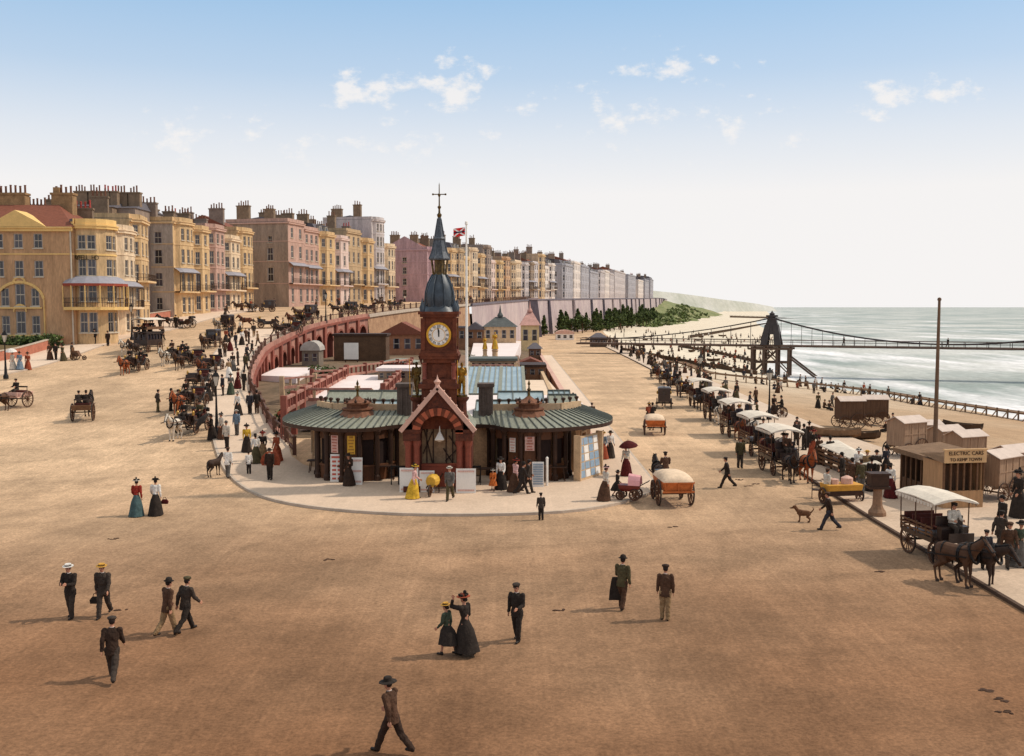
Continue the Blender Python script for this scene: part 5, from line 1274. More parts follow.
for a, b, u0, u1, v0, v1 in winlist:
    t = (Vector(b)-Vector(a)).normalized(); n = Vector((t.y, -t.x)); c = Vector(a)+t*(u0+u1)/2; q = MB(); w = u1-u0; h = v1-v0
    q.box(-w/2-.14, -w/2-.004, -.06, .0, -.1, h+.12, 0); q.box(w/2+.004, w/2+.14, -.06, .0, -.1, h+.12, 0); q.box(-w/2-.004, w/2+.004, -.06, 0, h+.004, h+.12, 0); q.box(-w/2-.004, w/2+.004, -.1, 0, -.12, -.004, 0)
    o = q.build('window', [M_stone], aq, loc=Vector((c.x+n.x*.005, c.y+n.y*.005, v0))-Vector(aq.location), rz=atan2(t.y, t.x)); p = MB(); p.quad((-w/2,.14,0), (w/2,.14,0), (w/2,.14,h), (-w/2,.14,h)); p.build('pane', mat('dark red pane', rgb(74,40,32), .25, .3, 2, spec=.5), o)
def kiosk(cx, cy, r, posters):
    n = 14; an = [radians(182+176*k/n) for k in range(n+1)]
    for k in range(0, n+1, 2):
        a = an[k]; q = MB(); x = cx+r*cos(a); y = cy+r*sin(a); q.lathe([(.2,.12),(.2,.4),(.13,.5),(.13,2.75),(.22,2.95),(.22,3.05)], 8, (x, y, 0)); wpart('pillar', q, M_woodd, aq)
    for k in range(0, n, 2):
        p0 = Vector((cx+r*.96*cos(an[k]+.07), cy+r*.96*sin(an[k]+.07), 0)); p1 = Vector((cx+r*.96*cos(an[k+2]-.07), cy+r*.96*sin(an[k+2]-.07), 0)); q = MB(); w = (p1-p0).length; d = (p1-p0).normalized(); nn = Vector((d.y, -d.x, 0))
        ps = posters[k//2] if k//2 < len(posters) else None
        q.quad(p0+Vector((0,0,.12)), p1+Vector((0,0,.12)), p1+Vector((0,0,1.0)), p0+Vector((0,0,1.0)), 0); q.quad(p0+Vector((0,0,2.5)), p1+Vector((0,0,2.5)), p1+Vector((0,0,3.0)), p0+Vector((0,0,3.0)), 0)
        q.quad(p0+Vector((0,0,1.0))-nn*.1, p1+Vector((0,0,1.0))-nn*.1, p1+Vector((0,0,2.5))-nn*.1, p0+Vector((0,0,2.5))-nn*.1, 1); q.bar(p0+Vector((0,0,1.0)), p1+Vector((0,0,1.0)), .16, .1, 0)
        pan = wpart('kiosk_panel', q, [M_wood, M_dark if ps is None else M_wood], aq)
        if ps:
            for (u0, u1, v0, v1, mm, ink) in ps:
                s = MB(); A = p0+d*w*u0+nn*.02; B = p0+d*w*u1+nn*.02
                s.quad(A+Vector((0,0,v0)), B+Vector((0,0,v0)), B+Vector((0,0,v1)), A+Vector((0,0,v1)), 0)
                rows_ = max(2, int((v1-v0)/.16))
                for i in range(rows_):
                    zc = v1-(i+.5)*(v1-v0)/rows_; hh = (v1-v0)/rows_*(.25 if i else .34); c0 = R.uniform(.1,.25); c1 = 1-c0
                    s.quad(A.lerp(B, c0)+nn*.012+Vector((0,0,zc-hh)), A.lerp(B, c1)+nn*.012+Vector((0,0,zc-hh)), A.lerp(B, c1)+nn*.012+Vector((0,0,zc+hh)), A.lerp(B, c0)+nn*.012+Vector((0,0,zc+hh)), 1)
                po = s.build('poster', [mm, ink], pan); 
    # stepped cupola with crest and finial
    m = MB(); m.lathe([(1.3,3.4),(1.22,3.55),(.86,3.95),(.95,4.0),(.95,4.07)], 8, (cx, cy+.4, 0), a0=pi/8); m.lathe([(.66,4.07),(.66,4.3),(.84,4.34),(.84,4.42),(.6,4.48),(.3,4.62),(.14,4.75)], 8, (cx, cy+.4, 0), a0=pi/8); wpart('cupola', m, mat('red brown cupola', rgb(122,80,58), .8, .3, 4, bump=.3), aq)
    for k in range(8):
        a = pi/4*k; q = MB(); q.lathe([(.05,0),(.09,.1),(.04,.17),(0,.28)], 6, (cx+.76*cos(a), cy+.4+.76*sin(a), 4.42)); wpart('cresting_knob', q, M_woodd, aq)
    q = MB(); q.lathe([(.15,0),(.08,.12),(.06,.35),(.13,.45),(.05,.55),(.04,.7),(.09,.78),(0,1.05)], 8, (cx, cy+.4, 4.7)); wpart('finial', q, M_bronze, aq)
def P_(u0, u1, v0, v1, m_, i_): return (u0, u1, v0, v1, m_, i_)
kiosk(-9.1, 58.3, 2.35, [None, None, [P_(.15,.85,1.75,2.75,M_pinkp,M_ink)], [P_(.2,.85,1.7,2.75,M_yel,M_ink2)], None, None, None])
kiosk(1.0, 58.3, 2.35, [None, None, [P_(.2,.75,1.8,2.6,M_white,M_pinkp)], [P_(.1,.9,1.9,2.7,M_pinkp,M_ink)], None, None, None])
# canopies: ribbed slate, outer edge to inner edge
def canopy(outer, inner, zo, zi, nm='canopy_roof'):
    n = 30; o = resample(smooth_poly(outer, 2), n); i_ = resample(smooth_poly(inner, 2), n); m = MB(); r_ = MB()
    for k in range(n-1):
        m.quad((*o[k],zo), (*o[k+1],zo), (*i_[k+1],zi), (*i_[k],zi), 0); m.quad((*o[k],zo-.22), (*o[k+1],zo-.22), (*o[k+1],zo), (*o[k],zo), 1); m.quad((*o[k],zo-.2), (*i_[k],zi-.5), (*i_[k+1],zi-.5), (*o[k+1],zo-.2), 1)
        r_.bar((*o[k],zo+.03), (*i_[k],zi+.03), .06, .06)
    c = wpart(nm, m, [M_slateg, M_woodd], aq); r_.build('rib_lines', M_rib, c)
canopy([(-14.2,63.0), (-13.9,59.5), (-12.4,57.2), (-10.8,56.0), (-9.1,55.4), (-7.7,56.0), (-6.9,57.3), (-6.4,57.7), (-5.6,57.7)], [(-12.3,63.4), (-12,61.4), (-11,60), (-10.2,59.2), (-9.1,58.9), (-8,59.2), (-6.6,59.2), (-5.6,59.2)], 3.22, 3.85)
canopy([(-2.3,57.7), (-1.5,57.7), (-1.0,57.3), (-.4,56.0), (1.0,55.4), (2.6,55.9), (4.2,56.8), (5.8,58.6), (6.3,61.5), (6.0,63.6)], [(-2.3,59.2), (-1.3,59.2), (-.1,59.2), (1.0,58.9), (2.1,59.2), (3.0,59.6), (3.9,60.6), (4.3,62), (4.3,63.4)], 3.22, 3.85)
# parapet with urns
m = MB()
for pa in ([(-12.0,61.8), (-10.8,60.2), (-6.3,59.5)], [(-1.6,59.5), (2.9,60.2), (4.2,61.8)]):
    for a, b in zip(pa, pa[1:]):
        m.bar((*a,3.95), (*b,3.95), .25, .5); L = hypot(b[0]-a[0], b[1]-a[1]); n = max(2, int(L/.52))
        for k in range(n):
            p = lerp2(a, b, (k+.5)/n); q = MB(); q.lathe([(.05,0),(.05,.08),(.13,.2),(.14,.28),(.05,.33)], 6, (*p, 4.2)); wpart('urn', q, M_woodd, aq)
wpart('parapet', m, M_stone, aq)
def roof_light(x0, x1, y0, y1, z0, z1, mt, label=None, nrib=8, ridge=.5):
    m = MB(); yr = y0+(y1-y0)*ridge
    m.quad((x0,y0,z0), (x1,y0,z0), (x1,yr,z1), (x0,yr,z1), 0); m.quad((x0,yr,z1), (x1,yr,z1), (x1,y1,z0), (x0,y1,z0), 0)
    m.add([(x0,y0,z0),(x0,yr,z1),(x0,y1,z0)], [(0,1,2)], 1); m.add([(x1,y0,z0),(x1,y1,z0),(x1,yr,z1)], [(0,1,2)], 1); m.box(x0, x1, y0+.02, y1-.02, z0-1.2, z0-.01, 1)
    o = wpart('roof_light', m, [mt, M_wood], aq); r = MB()
    for k in range(nrib+1):
        x = x0+(x1-x0)*k/nrib; r.bar((x,y0,z0+.03), (x,yr,z1+.03), .07, .07)
    r.bar((x0,yr,z1+.05), (x1,yr,z1+.05), .15, .12); r.bar((x0,y0,z0), (x1,y0,z0), .12, .12)
    r.build('glazing_bar', M_rib, o); return o
roof_light(-8.8, -5.3, 62.2, 66.2, 3.42, 3.95, M_glassr, nrib=7); roof_light(-13.0, -5.4, 69.0, 73.0, 3.42, 4.0, M_slateg, nrib=2)
roof_light(-2.3, 1.2, 62.2, 66.2, 3.42, 3.95, M_glassr, nrib=5); roof_light(-1.0, 2.2, 68.4, 72.4, 3.42, 4.0, M_glassr, nrib=3); roof_light(2.4, 4.3, 63.5, 70, 3.5, 4.1, M_slateg, nrib=4); roof_light(2.6, 4.2, 71, 74, 3.4, 3.9, M_glassr, nrib=4)
for x in (-6.35, -1.55):
    q = MB(); q.box(x-.42, x+.42, 58.6, 59.6, 0, 5.3); q.box(x-.5, x+.5, 58.5, 59.7, 5.3, 5.5); 
    for k in (-.2, .1): q.box(x+k, x+k+.1, 58.54, 58.6, 3.2, 5.2)
    wpart('pylon', q, mat('grey brown brick', rgb(96,82,74), .9, .3, 2), aq)
# furniture of the forecourt
def easel(px, py, w, h, mt, ink, label, lines=5, blocks=False, lean=.12):
    p = G(px, py); t = thing('notice_board', label, 'notice board', (p.x, p.y, .13), 0); m = MB()
    m.add([(-w/2,-.03,0),(w/2,-.03,0),(w/2,lean,h),(-w/2,lean,h),(-w/2,.03,0),(w/2,.03,0),(w/2,lean+.05,h),(-w/2,lean+.05,h)], [(0,1,2,3),(5,4,7,6),(0,3,7,4),(1,5,6,2),(3,2,6,7)]); m.bar((0,lean,h*.8), (0,.55,0), .05, .05); q = m
    for i in range(lines):
        z = h*(.9-.82*i/max(1, lines-1)*.95); hh = h*.035
        for (c0, c1) in ([(-.36,-.06), (.06,.36)] if blocks and i else [(-.42,.42)]):
            y = lean*z/h-.045; q.quad((w*c0,y,z-hh), (w*c1,y,z-hh), (w*c1,y+.008,z+hh), (w*c0,y+.008,z+hh), 1)
    m.build('board', [mt, ink], t); return t
easel(337, 484, .75, 1.55, M_white, M_redp, 'white notice board with rows of red print leaning by the left kiosk', 6, True)
easel(357, 487, .6, 1.5, M_white, M_pinkp, 'plain pale notice board half hidden behind the dark-brown dressed woman', 3)
easel(538, 489, .65, 1.35, M_white, mat('blue grey ink', rgb(150,160,170)), 'white notice board with grey print standing before the right kiosk', 9)
easel(409, 494.5, 1.0, 1.3, M_white, M_pinkp, 'white hoarding at the left foot of the clock tower porch', 2, lean=.03)
easel(427, 494.5, .8, 1.15, M_white, M_pinkp, 'small white hoarding behind the yellow barrow under the porch arch', 2, lean=.03)
easel(466, 495.5, 1.05, 1.3, M_white, M_pinkp, 'white hoarding at the right foot of the clock tower porch', 2, lean=.03)
bp_ = thing('poster_screen', 'tall leaning screen covered with blue and white bills at the right end of the range', 'poster screen', (4.6, 57.4, .12), radians(58))
m = MB(); m.add([(-1.3,0,0),(1.3,0,0),(1.3,.25,2.5),(-1.3,.25,2.5),(-1.3,.1,0),(1.3,.1,0),(1.3,.33,2.5),(-1.3,.33,2.5)], [(0,1,2,3),(5,4,7,6),(0,3,7,4),(1,5,6,2),(3,2,6,7)]); m.box(-1.42, -1.3, -.04, .4, 0, 2.6); m.box(1.3, 1.42, -.04, .4, 0, 2.6); m.build('screen_board', M_stone, bp_)
M_blu = mat('blue bill', rgb(140,160,178), .8, .15, 5); 
for i in range(4):
    for j in range(5):
        x0 = -1.22+.61*i; z0 = .15+.46*j; q = MB(); y = .25*z0/2.5-.015; y2 = .25*(z0+.38)/2.5-.015; q.quad((x0,y,z0), (x0+.52,y,z0), (x0+.52,y2,z0+.4), (x0,y2,z0+.4)); q.build('bill', R.choice([M_blu, M_white, M_blu, mat('pale bill', rgb(206,206,204), .8, .2, 8)]), bp_)
def table(px, py, label):
    p = G(px, py); t = thing('side_table', label, 'table', (p.x, p.y, .13)); m = MB(); m.box(-.6, .6, -.3, .3, .78, .84); m.build('table_top', M_woodd, t)
    for x in (-.5, .5):
        for y in (-.22, .22): q = MB(); q.tube((x,y,0), (x*.8,y,.78), .035, .03, 6); q.build('leg', M_woodd, t)
table(385, 482, 'dark wooden table between the left kiosk and the porch'); table(488, 485, 'dark wooden table between the porch and the right kiosk'); table(556, 483, 'dark wooden table right of the grey-printed notice board'); table(318, 476, 'pale-edged dark table by the yellow poster at the left end')
po = thing('marker_post', 'short white painted post right of the grey-printed notice board', 'post', tuple(G(547, 488)+Vector((0,0,.12)))); m = MB(); m.lathe([(.07,0),(.07,1.5),(.09,1.55),(0,1.65)], 8); m.build('shaft', M_white, po)
def turnstile(px, py, label):
    p = G(px, py); t = thing('turnstile', label, 'turnstile', (p.x, p.y, .12)); m = MB(); m.box(-.45,-.4,-.05,.05,0,1.1); m.box(.4,.45,-.05,.05,0,1.1); m.box(-.4,.4,-.03,.03,1.0,1.08); m.build('frame', M_black, t); q = MB()
    for k in range(4): q.bar((0,0,.95), (.4*cos(k*pi/2+.4),.4*sin(k*pi/2+.4),.95), .04, .04); q.bar((0,0,.5), (.4*cos(k*pi/2+.4),.4*sin(k*pi/2+.4),.5), .04, .04)
    q.tube((0,0,0), (0,0,1.0), .05, .05, 8); q.build('turning_arms', M_black, t)
turnstile(473, 487, 'black iron turnstile just right of the porch, beside the white hoarding'); turnstile(399, 487, 'black iron turnstile just left of the porch')
# ---------------- clock tower
ct = thing('clock_tower', 'red-brown terracotta clock tower over a gabled arch, with dark bulbous spire', 'clock tower', (-3.95, 54.8, 0))
X0 = -3.95
for s in (-1, 1):
    for x, y in ((1.15,53.1), (1.6,53.1), (1.38,53.55)):
        q = MB(); q.lathe([(.23,.12),(.23,.5),(.17,.55),(.17,2.55),(.24,2.7),(.24,2.9)], 10, (X0+s*x, y, 0)); wpart('column', q, M_gran, ct, 40)
for s in (-1, 1):
    m = MB(); a, b = sorted((X0+s*.95, X0+s*1.85)); m.box(a, b, 52.8, 56.6, .0, .45); m.box(a, b, 52.75, 56.6, 2.9, 3.35); a2, b2 = sorted((X0+s*.97, X0+s*1.75)); m.box(a2, b2, 54.1, 56.5, .45, 2.9)
    m.box(a-.06, b+.06, 52.7, 56.6, 3.35, 3.5); wpart('porch_base', m, M_brick2, ct)
# arch ring + gable
m = MB(); ri = .95; ro_ = 1.36; zc = 3.3; n = 18
for k in range(n):
    a0 = pi*k/n; a1 = pi*(k+1)/n
    p = [(X0-ri*cos(a0), zc+ri*sin(a0)), (X0-ri*cos(a1), zc+ri*sin(a1)), (X0-ro_*cos(a1), zc+ro_*sin(a1)), (X0-ro_*cos(a0), zc+ro_*sin(a0))]
    g = .02 if k % 2 else 0
    m.quad((p[0][0],52.72-g,p[0][1]), (p[1][0],52.72-g,p[1][1]), (p[2][0],52.72-g,p[2][1]), (p[3][0],52.72-g,p[3][1]), 1 if k % 2 else 0)
    m.quad((p[0][0],52.7,p[0][1]), (p[0][0],54.4,p[0][1]), (p[1][0],54.4,p[1][1]), (p[1][0],52.7,p[1][1]), 0)
    # spandrel up to the gable line
    def gz(x): return 5.55-abs(x-X0)*1.2
    m.quad((p[3][0],52.78,p[3][1]), (p[2][0],52.78,p[2][1]), (p[2][0],52.78,max(p[2][1],gz(p[2][0]))), (p[3][0],52.78,max(p[3][1],gz(p[3][0]))), 2)
wpart('porch_arch', m, [M_brick, M_redp if False else mat('light red voussoir', rgb(166,88,62), .8, .2, 3), M_brick2], ct)
m = MB()
for s in (-1, 1):
    m.bar((X0+s*1.98,52.78,3.42), (X0,52.78,5.75), .34, .24)
    for k in range(1, 6): t = k/6; m.ball((X0+s*1.98*(1-t), 52.75, 3.42+2.33*t+.2), .07, 6, 4)
m.lathe([(.16,0),(.1,.2),(.2,.36),(.06,.5),(0,.75)], 8, (X0,52.8,5.7)); wpart('gable_coping', m, M_cop, ct)
m = MB(); m.add([(X0-1.95,52.85,3.5),(X0,52.85,5.7),(X0+1.95,52.85,3.5),(X0-1.95,56.6,3.5),(X0,56.6,5.7),(X0+1.95,56.6,3.5)], [(0,3,4,1),(1,4,5,2),(3,5,4)]); wpart('gable_roof', m, M_slateg, ct)
# arch screen with tracery, lantern
m = MB(); pts = [(X0-.97,.5)]+[(X0-.97*cos(pi*k/14), zc+.97*sin(pi*k/14)) for k in range(15)]+[(X0+.97,.5)]
m.add([(x,54.3,z) for x, z in pts], [tuple(range(len(pts)))], 0); sc_o = wpart('arch_screen', m, mat('beige tracery glass', rgb(172,140,106), .4, .3, 1.3, c2=rgb(110,84,62)), ct)
r = MB()
for x in (-.7, -.35, .35, .7): r.bar((X0+x,54.25,1.4), (X0+x,54.25,zc+sqrt(.92-x*x)-.05), .06, .06)
for k in range(14):
    a0 = pi*k/14; a1 = pi*(k+1)/14; r.bar((X0-.68*cos(a0),54.25,zc-.1+.68*sin(a0)), (X0-.68*cos(a1),54.25,zc-.1+.68*sin(a1)), .08, .08)
for a, b in (((-.9,2.0),(-.4,3.2)), ((.9,2.2),(.3,1.6)), ((.7,1.5),(.2,2.3)), ((-.4,1.5),(-.85,3.4)), ((.5,3.0),(.9,2.4))): r.bar((X0+a[0],54.24,a[1]), (X0+b[0],54.24,b[1]), .06, .06)
r.build('tracery', M_woodd, sc_o)
m = MB(); m.box(X0-.94, X0+.94, 53.5, 53.7, .3, 1.45); m.box(X0-.945, X0+.945, 53.45, 53.75, 1.45, 1.55); wpart('porch_counter', m, mat('red brown panelling', rgb(128,62,44), .7, .2, 2), ct)
m = MB(); m.lathe([(.06,0),(.36,.12),(.34,.16),(.05,.55),(.02,.85)], 4, (X0+.05,53.6,2.75), a0=pi/4); wpart('porch_lantern', m, M_white, ct)
# statue piers and shaft
def boxp(x0, x1, y0, y1, z0, z1, nm, mt):
    q = MB(); q.box(x0, x1, y0, y1, z0, z1); return wpart(nm, q, mt, ct)
for s in (-1, 1):
    cx = X0+s*1.22; q = MB(); q.lathe([(.36,3.3),(.36,4.1),(.28,4.2),(.26,4.85),(.38,5.0),(.4,5.12)], 10, (cx, 54.2, 0)); wpart('statue_pier', q, M_brick2, ct)
m = MB(); m.box(X0-.95, X0+.95, 53.9, 56.0, 3.4, 5.6); m.box(X0-1.1, X0+1.1, 53.75, 56.15, 5.6, 5.85); m.box(X0-.66, X0+.66, 54.15, 55.55, 5.85, 7.2)
m.box(X0-.9, X0+.9, 53.92, 55.78, 5.85, 6.1); m.box(X0-.86, X0+.86, 53.96, 55.74, 7.0, 7.2); m.box(X0-1.0, X0+1.0, 53.82, 55.88, 7.2, 7.36); m.box(X0-1.06, X0+1.06, 53.78, 55.92, 7.36, 7.519)
m.box(X0-.4, X0+.4, 54.1, 54.147, 6.2, 6.9); wpart('shaft', m, M_brick, ct)
for sx in (-1, 1):
    for yy in (54.0, 55.7):
        q = MB(); q.lathe([(.15,6.1),(.11,6.2),(.11,6.85),(.16,6.95),(.16,7.0)], 8, (X0+sx*.8, yy, 0)); wpart('corner_shaft', q, M_gran, ct)
        q = MB(); q.add([(X0+sx*.95,yy-.1,6.9),(X0+sx*1.12,yy-.1,7.36),(X0+sx*.86,yy-.1,7.36),(X0+sx*.95,yy+.1,6.9),(X0+sx*1.12,yy+.1,7.36),(X0+sx*.86,yy+.1,7.36)], [(0,1,2),(3,5,4),(0,3,4,1),(1,4,5,2),(2,5,3,0)]); wpart('bracket', q, M_brick2, ct)
m = MB(); m.box(X0-.86, X0+.86, 53.99, 55.71, 7.52, 9.45)
for sx in (-1, 1):
    for yy in (53.99, 55.71): m.box(X0+sx*.86-.11, X0+sx*.86+.11, yy-.11, yy+.11, 7.67, 9.4)
m.box(X0-1.0, X0+1.0, 53.85, 55.85, 9.45, 9.6); m.box(X0-1.1, X0+1.1, 53.75, 55.95, 9.6, 9.75); m.box(X0-.98, X0+.98, 53.87, 55.83, 7.521, 7.66); wpart('clock_stage', m, M_brick, ct)
def dial(ang):
    d = MB(); n = 40; d.add([(.66*cos(2*pi*k/n),0,.66*sin(2*pi*k/n)) for k in range(n)], [tuple(range(n-1,-1,-1))], 0)
    for k in range(n):
        a0 = 2*pi*k/n; a1 = 2*pi*(k+1)/n
        for r0, r1, dd in ((.63,.76,.03), (.38,.41,.012)):
            d.quad((r0*cos(a0),-dd,r0*sin(a0)), (r0*cos(a1),-dd,r0*sin(a1)), (r1*cos(a1),-dd,r1*sin(a1)), (r1*cos(a0),-dd,r1*sin(a0)), 1)
        d.quad((.76*cos(a0),-.03,.76*sin(a0)), (.76*cos(a1),-.03,.76*sin(a1)), (.78*cos(a1),.02,.78*sin(a1)), (.78*cos(a0),.02,.78*sin(a0)), 1)
    M_ = Matrix.Rotation(ang, 4, 'Z'); off = M_ @ Vector((0,-.89,0)); o = d.build('clock_dial', [M_dialw, M_gold], ct, loc=Vector((off.x, off.y+.05, 8.5)), rz=ang); o.scale = (.88, 1, .88)
    for k, s in enumerate(['XII','I','II','III','IIII','V','VI','VII','VIII','IX','X','XI']):
        a = radians(90-30*k); me = text_mesh(s, .19, .004); me.materials.clear(); me.materials.append(M_black); t = link('numeral', me, o, (.52*cos(a), -.012, .52*sin(a))); t.rotation_euler = (pi/2, -radians(-30*k), 0) if False else (Matrix.Rotation(-radians(-30*k)*1.0, 3, 'Y') @ Matrix.Rotation(pi/2, 3, 'X')).to_euler(); t.scale = (1.0, 1.25, 1)
    for nm, L, w, deg in (('hour_hand', .34, .07, 359), ('minute_hand', .52, .05, 354)):
        a = radians(90-deg); h = MB(); h.add([(-.12*cos(a)-w*.5*sin(a),0,-.12*sin(a)+w*.5*cos(a)), (-.12*cos(a)+w*.5*sin(a),0,-.12*sin(a)-w*.5*cos(a)), (L*.7*cos(a)+w*.7*sin(a),0,L*.7*sin(a)-w*.7*cos(a)), (L*cos(a),0,L*sin(a)), (L*.7*cos(a)-w*.7*sin(a),0,L*.7*sin(a)+w*.7*cos(a))], [(0,1,2,3,4)]); h.build(nm, M_black, o, loc=(0,-.02 if nm[0]=='h' else -.026,0))
for a in (0, pi/2, pi, -pi/2): dial(a)
m = MB(); c = (X0, 54.85, 0); m.lathe([(.98,9.75),(.9,9.88),(.76,10.05),(.74,10.3)], 8, c, a0=pi/8); m.lathe([(.74,10.0),(.8,10.35),(.78,10.75),(.66,11.2),(.48,11.55),(.38,11.75)], 16, c, lobes=8, amp=.03)
for k in range(8):
    a = pi/8+pi/4*k; pr = [(.80,10.05),(.84,10.4),(.81,10.8),(.69,11.25),(.5,11.62),(.4,11.78)]
    m.path([(c[0]+r*cos(a), c[1]+r*sin(a), z) for r, z in pr], .045, 5)
for sx in (-1, 1):
    for sy in (-1, 1): m.lathe([(.12,9.75),(.16,9.95),(.08,10.2),(0,10.5)], 8, (X0+sx*.88, 54.85+sy*.88, 0))
wpart('bulbous_dome', m, M_lead, ct, 40)
m = MB(); m.lathe([(.3,11.75),(.3,12.55)], 8, c, a0=pi/8)
for k in range(8): a = pi/8+pi/4*k; m.tube((c[0]+.36*cos(a), c[1]+.36*sin(a), 11.75), (c[0]+.47*cos(a), c[1]+.47*sin(a), 12.6), .05, .05, 6)
wpart('lantern_neck', m, [mat('ochre lead work', rgb(140,112,62), .6, .4, 5, c2=rgb(50,48,44))], ct)
m = MB(); m.lathe([(.58,12.55),(.62,12.62),(.44,13.0),(.31,13.55),(.18,14.3),(.1,14.75),(.09,14.9)], 8, c, a0=pi/8)
for k in range(8): a = pi/8+pi/4*k; m.path([(c[0]+r*cos(a), c[1]+r*sin(a), z) for r, z in [(.61,12.6),(.45,13.0),(.32,13.55),(.19,14.3),(.1,14.8)]], .03, 5)
m.lathe([(.3,13.62),(.36,13.7),(.3,13.8)], 8, c, a0=pi/8); wpart('spire', m, mat('grey slate spire', rgb(104,108,114), .55, .4, 9, c2=rgb(62,66,72)), ct)
m = MB(); m.lathe([(.09,14.85),(.14,15.0),(.06,15.1),(.05,15.3),(.11,15.42),(.04,15.5),(.035,15.95),(.08,16.05),(.03,16.12),(.025,16.6),(.0,16.75)], 8, c); m.bar((X0-.32,54.85,16.1), (X0+.32,54.85,16.1), .05, .05); m.bar((X0,54.53,16.1), (X0,55.17,16.1), .05, .05); m.ball((X0+.34,54.85,16.1), .06, 6, 4); m.ball((X0-.34,54.85,16.1), .06, 6, 4); wpart('finial', m, M_bronze, ct)
# ---------------- terraces and gardens behind
def quadstruct(name, pts, z, mt, down=1.8):
    m = MB(); n = len(pts); m.add([(x,y,z) for x, y in pts]+[(x,y,z-down) for x, y in pts], [tuple(range(n))]+[(i, n+i, n+(i+1)%n, (i+1)%n) for i in range(n)]); return struct(name, m, mt)
def zpts(l, z): return [(GZ(x, y, z).x, GZ(x, y, z).y) for x, y in l]
quadstruct('terrace', zpts([(300,399), (374,399), (386,375), (346,375)], 2.7), 2.7, M_terrace, 2.5)
quadstruct('terrace', zpts([(470,358), (514,358), (521,341), (474,341)], 3.0), 3.0, M_terrace, 2.5)
quadstruct('lower_terrace', [(-26.8,106), (-22.5,104), (-22.5,120), (-28.2,120)], 2.75, M_terrace, 1.0)
quadstruct('terrace', zpts([(519,396), (562,396), (548,380), (519,380)], 1.6), 1.6, mat('buff court paving', rgb(222,196,170), .9, .1, .5, world=True), 2)
quadstruct('garden_bed', [(-9.5,118), (1,118), (1,150), (-9,150)], 2.75, mat('dark planted beds', rgb(104,78,58), .95, .45, .25, c2=rgb(150,116,92), world=True, bump=.4), 2)
def balustrade(a, b, z, label, mt=M_terr, h=.95):
    A = Vector((*a, z)); B = Vector((*b, z)); t = thing('terrace_balustrade', label, 'balustrade', tuple(A)); d = B-A; L = d.length; m = MB(); m.bar((0,0,h), d+Vector((0,0,h)), .32, .16); m.bar((0,0,.12), d+Vector((0,0,.12)), .34, .24); m.build('rail', M_terr2, t)
    n = min(95, max(2, int(L/1.0)))
    for k in range(n+1):
        p = d*(k/n); q = MB(); big = k % 4 == 0
        s = .2 if big else .1; q.box(p.x-s, p.x+s, p.y-s, p.y+s, -2.0 if big else .2, h+(.25 if big else 0)); q.build('pier' if big else 'baluster', mt, t)
zp = lambda x, y, z=2.7: (GZ(x, y, z).x, GZ(x, y, z).y)
balustrade(zp(284,413), zp(347,376), 2.7, 'red balustrade along the left edge of the white terrace nearest the arcade')
balustrade(zp(347,376), zp(412,367), 2.7, 'pink-topped balustrade across the far end of the white left terrace')
balustrade(zp(383,398), zp(412,368), 2.7, 'pink balustrade along the right edge of the white left terrace beside the clock')
balustrade(zp(312,381,2.7), zp(345,379,2.7), 2.7, 'short dark-red balustrade on the lower terrace by the arcade foot')
balustrade(zp(470,374,2.8), zp(516,374,2.8), 2.8, 'pale balustrade just beyond the long blue glass roof', M_stone)
balustrade(zp(300,401,2.6), zp(372,401,2.6), 2.6, 'pale balustrade along the near edge of the white left terrace', M_stone)
balustrade(zp(282,389,2.4), zp(330,384,2.4), 2.4, 'pale balustrade beside the rockery below the arcade', M_stone)
bw = thing('boundary_wall', 'long low brown wall between the sunken terraces and the lower road pavement', 'wall', (5.3, 64, 0)); m = MB(); m.box(-.18, .18, 0, 128, 0, 1.15); m.build('brickwork', M_woodd if False else mat('brown wall', rgb(122,78,58), .9, .25, .8, world=True), bw); q = MB(); q.box(-.26, .26, -.05, 128.05, 1.15, 1.27); q.build('coping', M_cop, bw)
bw2 = thing('terrace_kerb_wall', 'pale inner kerb wall running just inside the long brown wall', 'wall', (3.9, 84, 0)); m = MB(); m.box(-.2, .2, 0, 62, 0, 1.7); m.build('wall_face', M_stone, bw2)
cg = thing('glass_court', 'long blue glass roof over the court behind the entrance, right of the flagpole', 'glass roof', (-1.6, 80, 0)); m = MB(); x0, x1 = -3.4, 2.6
m.quad((x0,0,3.0), (x1,0,3.0), (x1,14,4.4), (x0,14,4.4), 0); m.quad((x0,14,4.4), (x1,14,4.4), (x1,18,2.9), (x0,18,2.9), 0); m.build('glazing', M_glassr, cg); r = MB()
for k in range(13): x = x0+(x1-x0)*k/12; r.bar((x,0,3.04), (x,14,4.44), .09 if k % 4 else .3, .09)
r.bar((x0,0,3.0), (x1,0,3.0), .2, .2); r.build('glazing_bar', M_slateg, cg); m = MB(); m.box(x0, x1, .1, 17.9, 0, 2.9); m.add([(x0,.1,2.9),(x0,14,4.35),(x0,17.9,2.9)], [(0,1,2)]); m.build('side_wall', M_wood, cg)
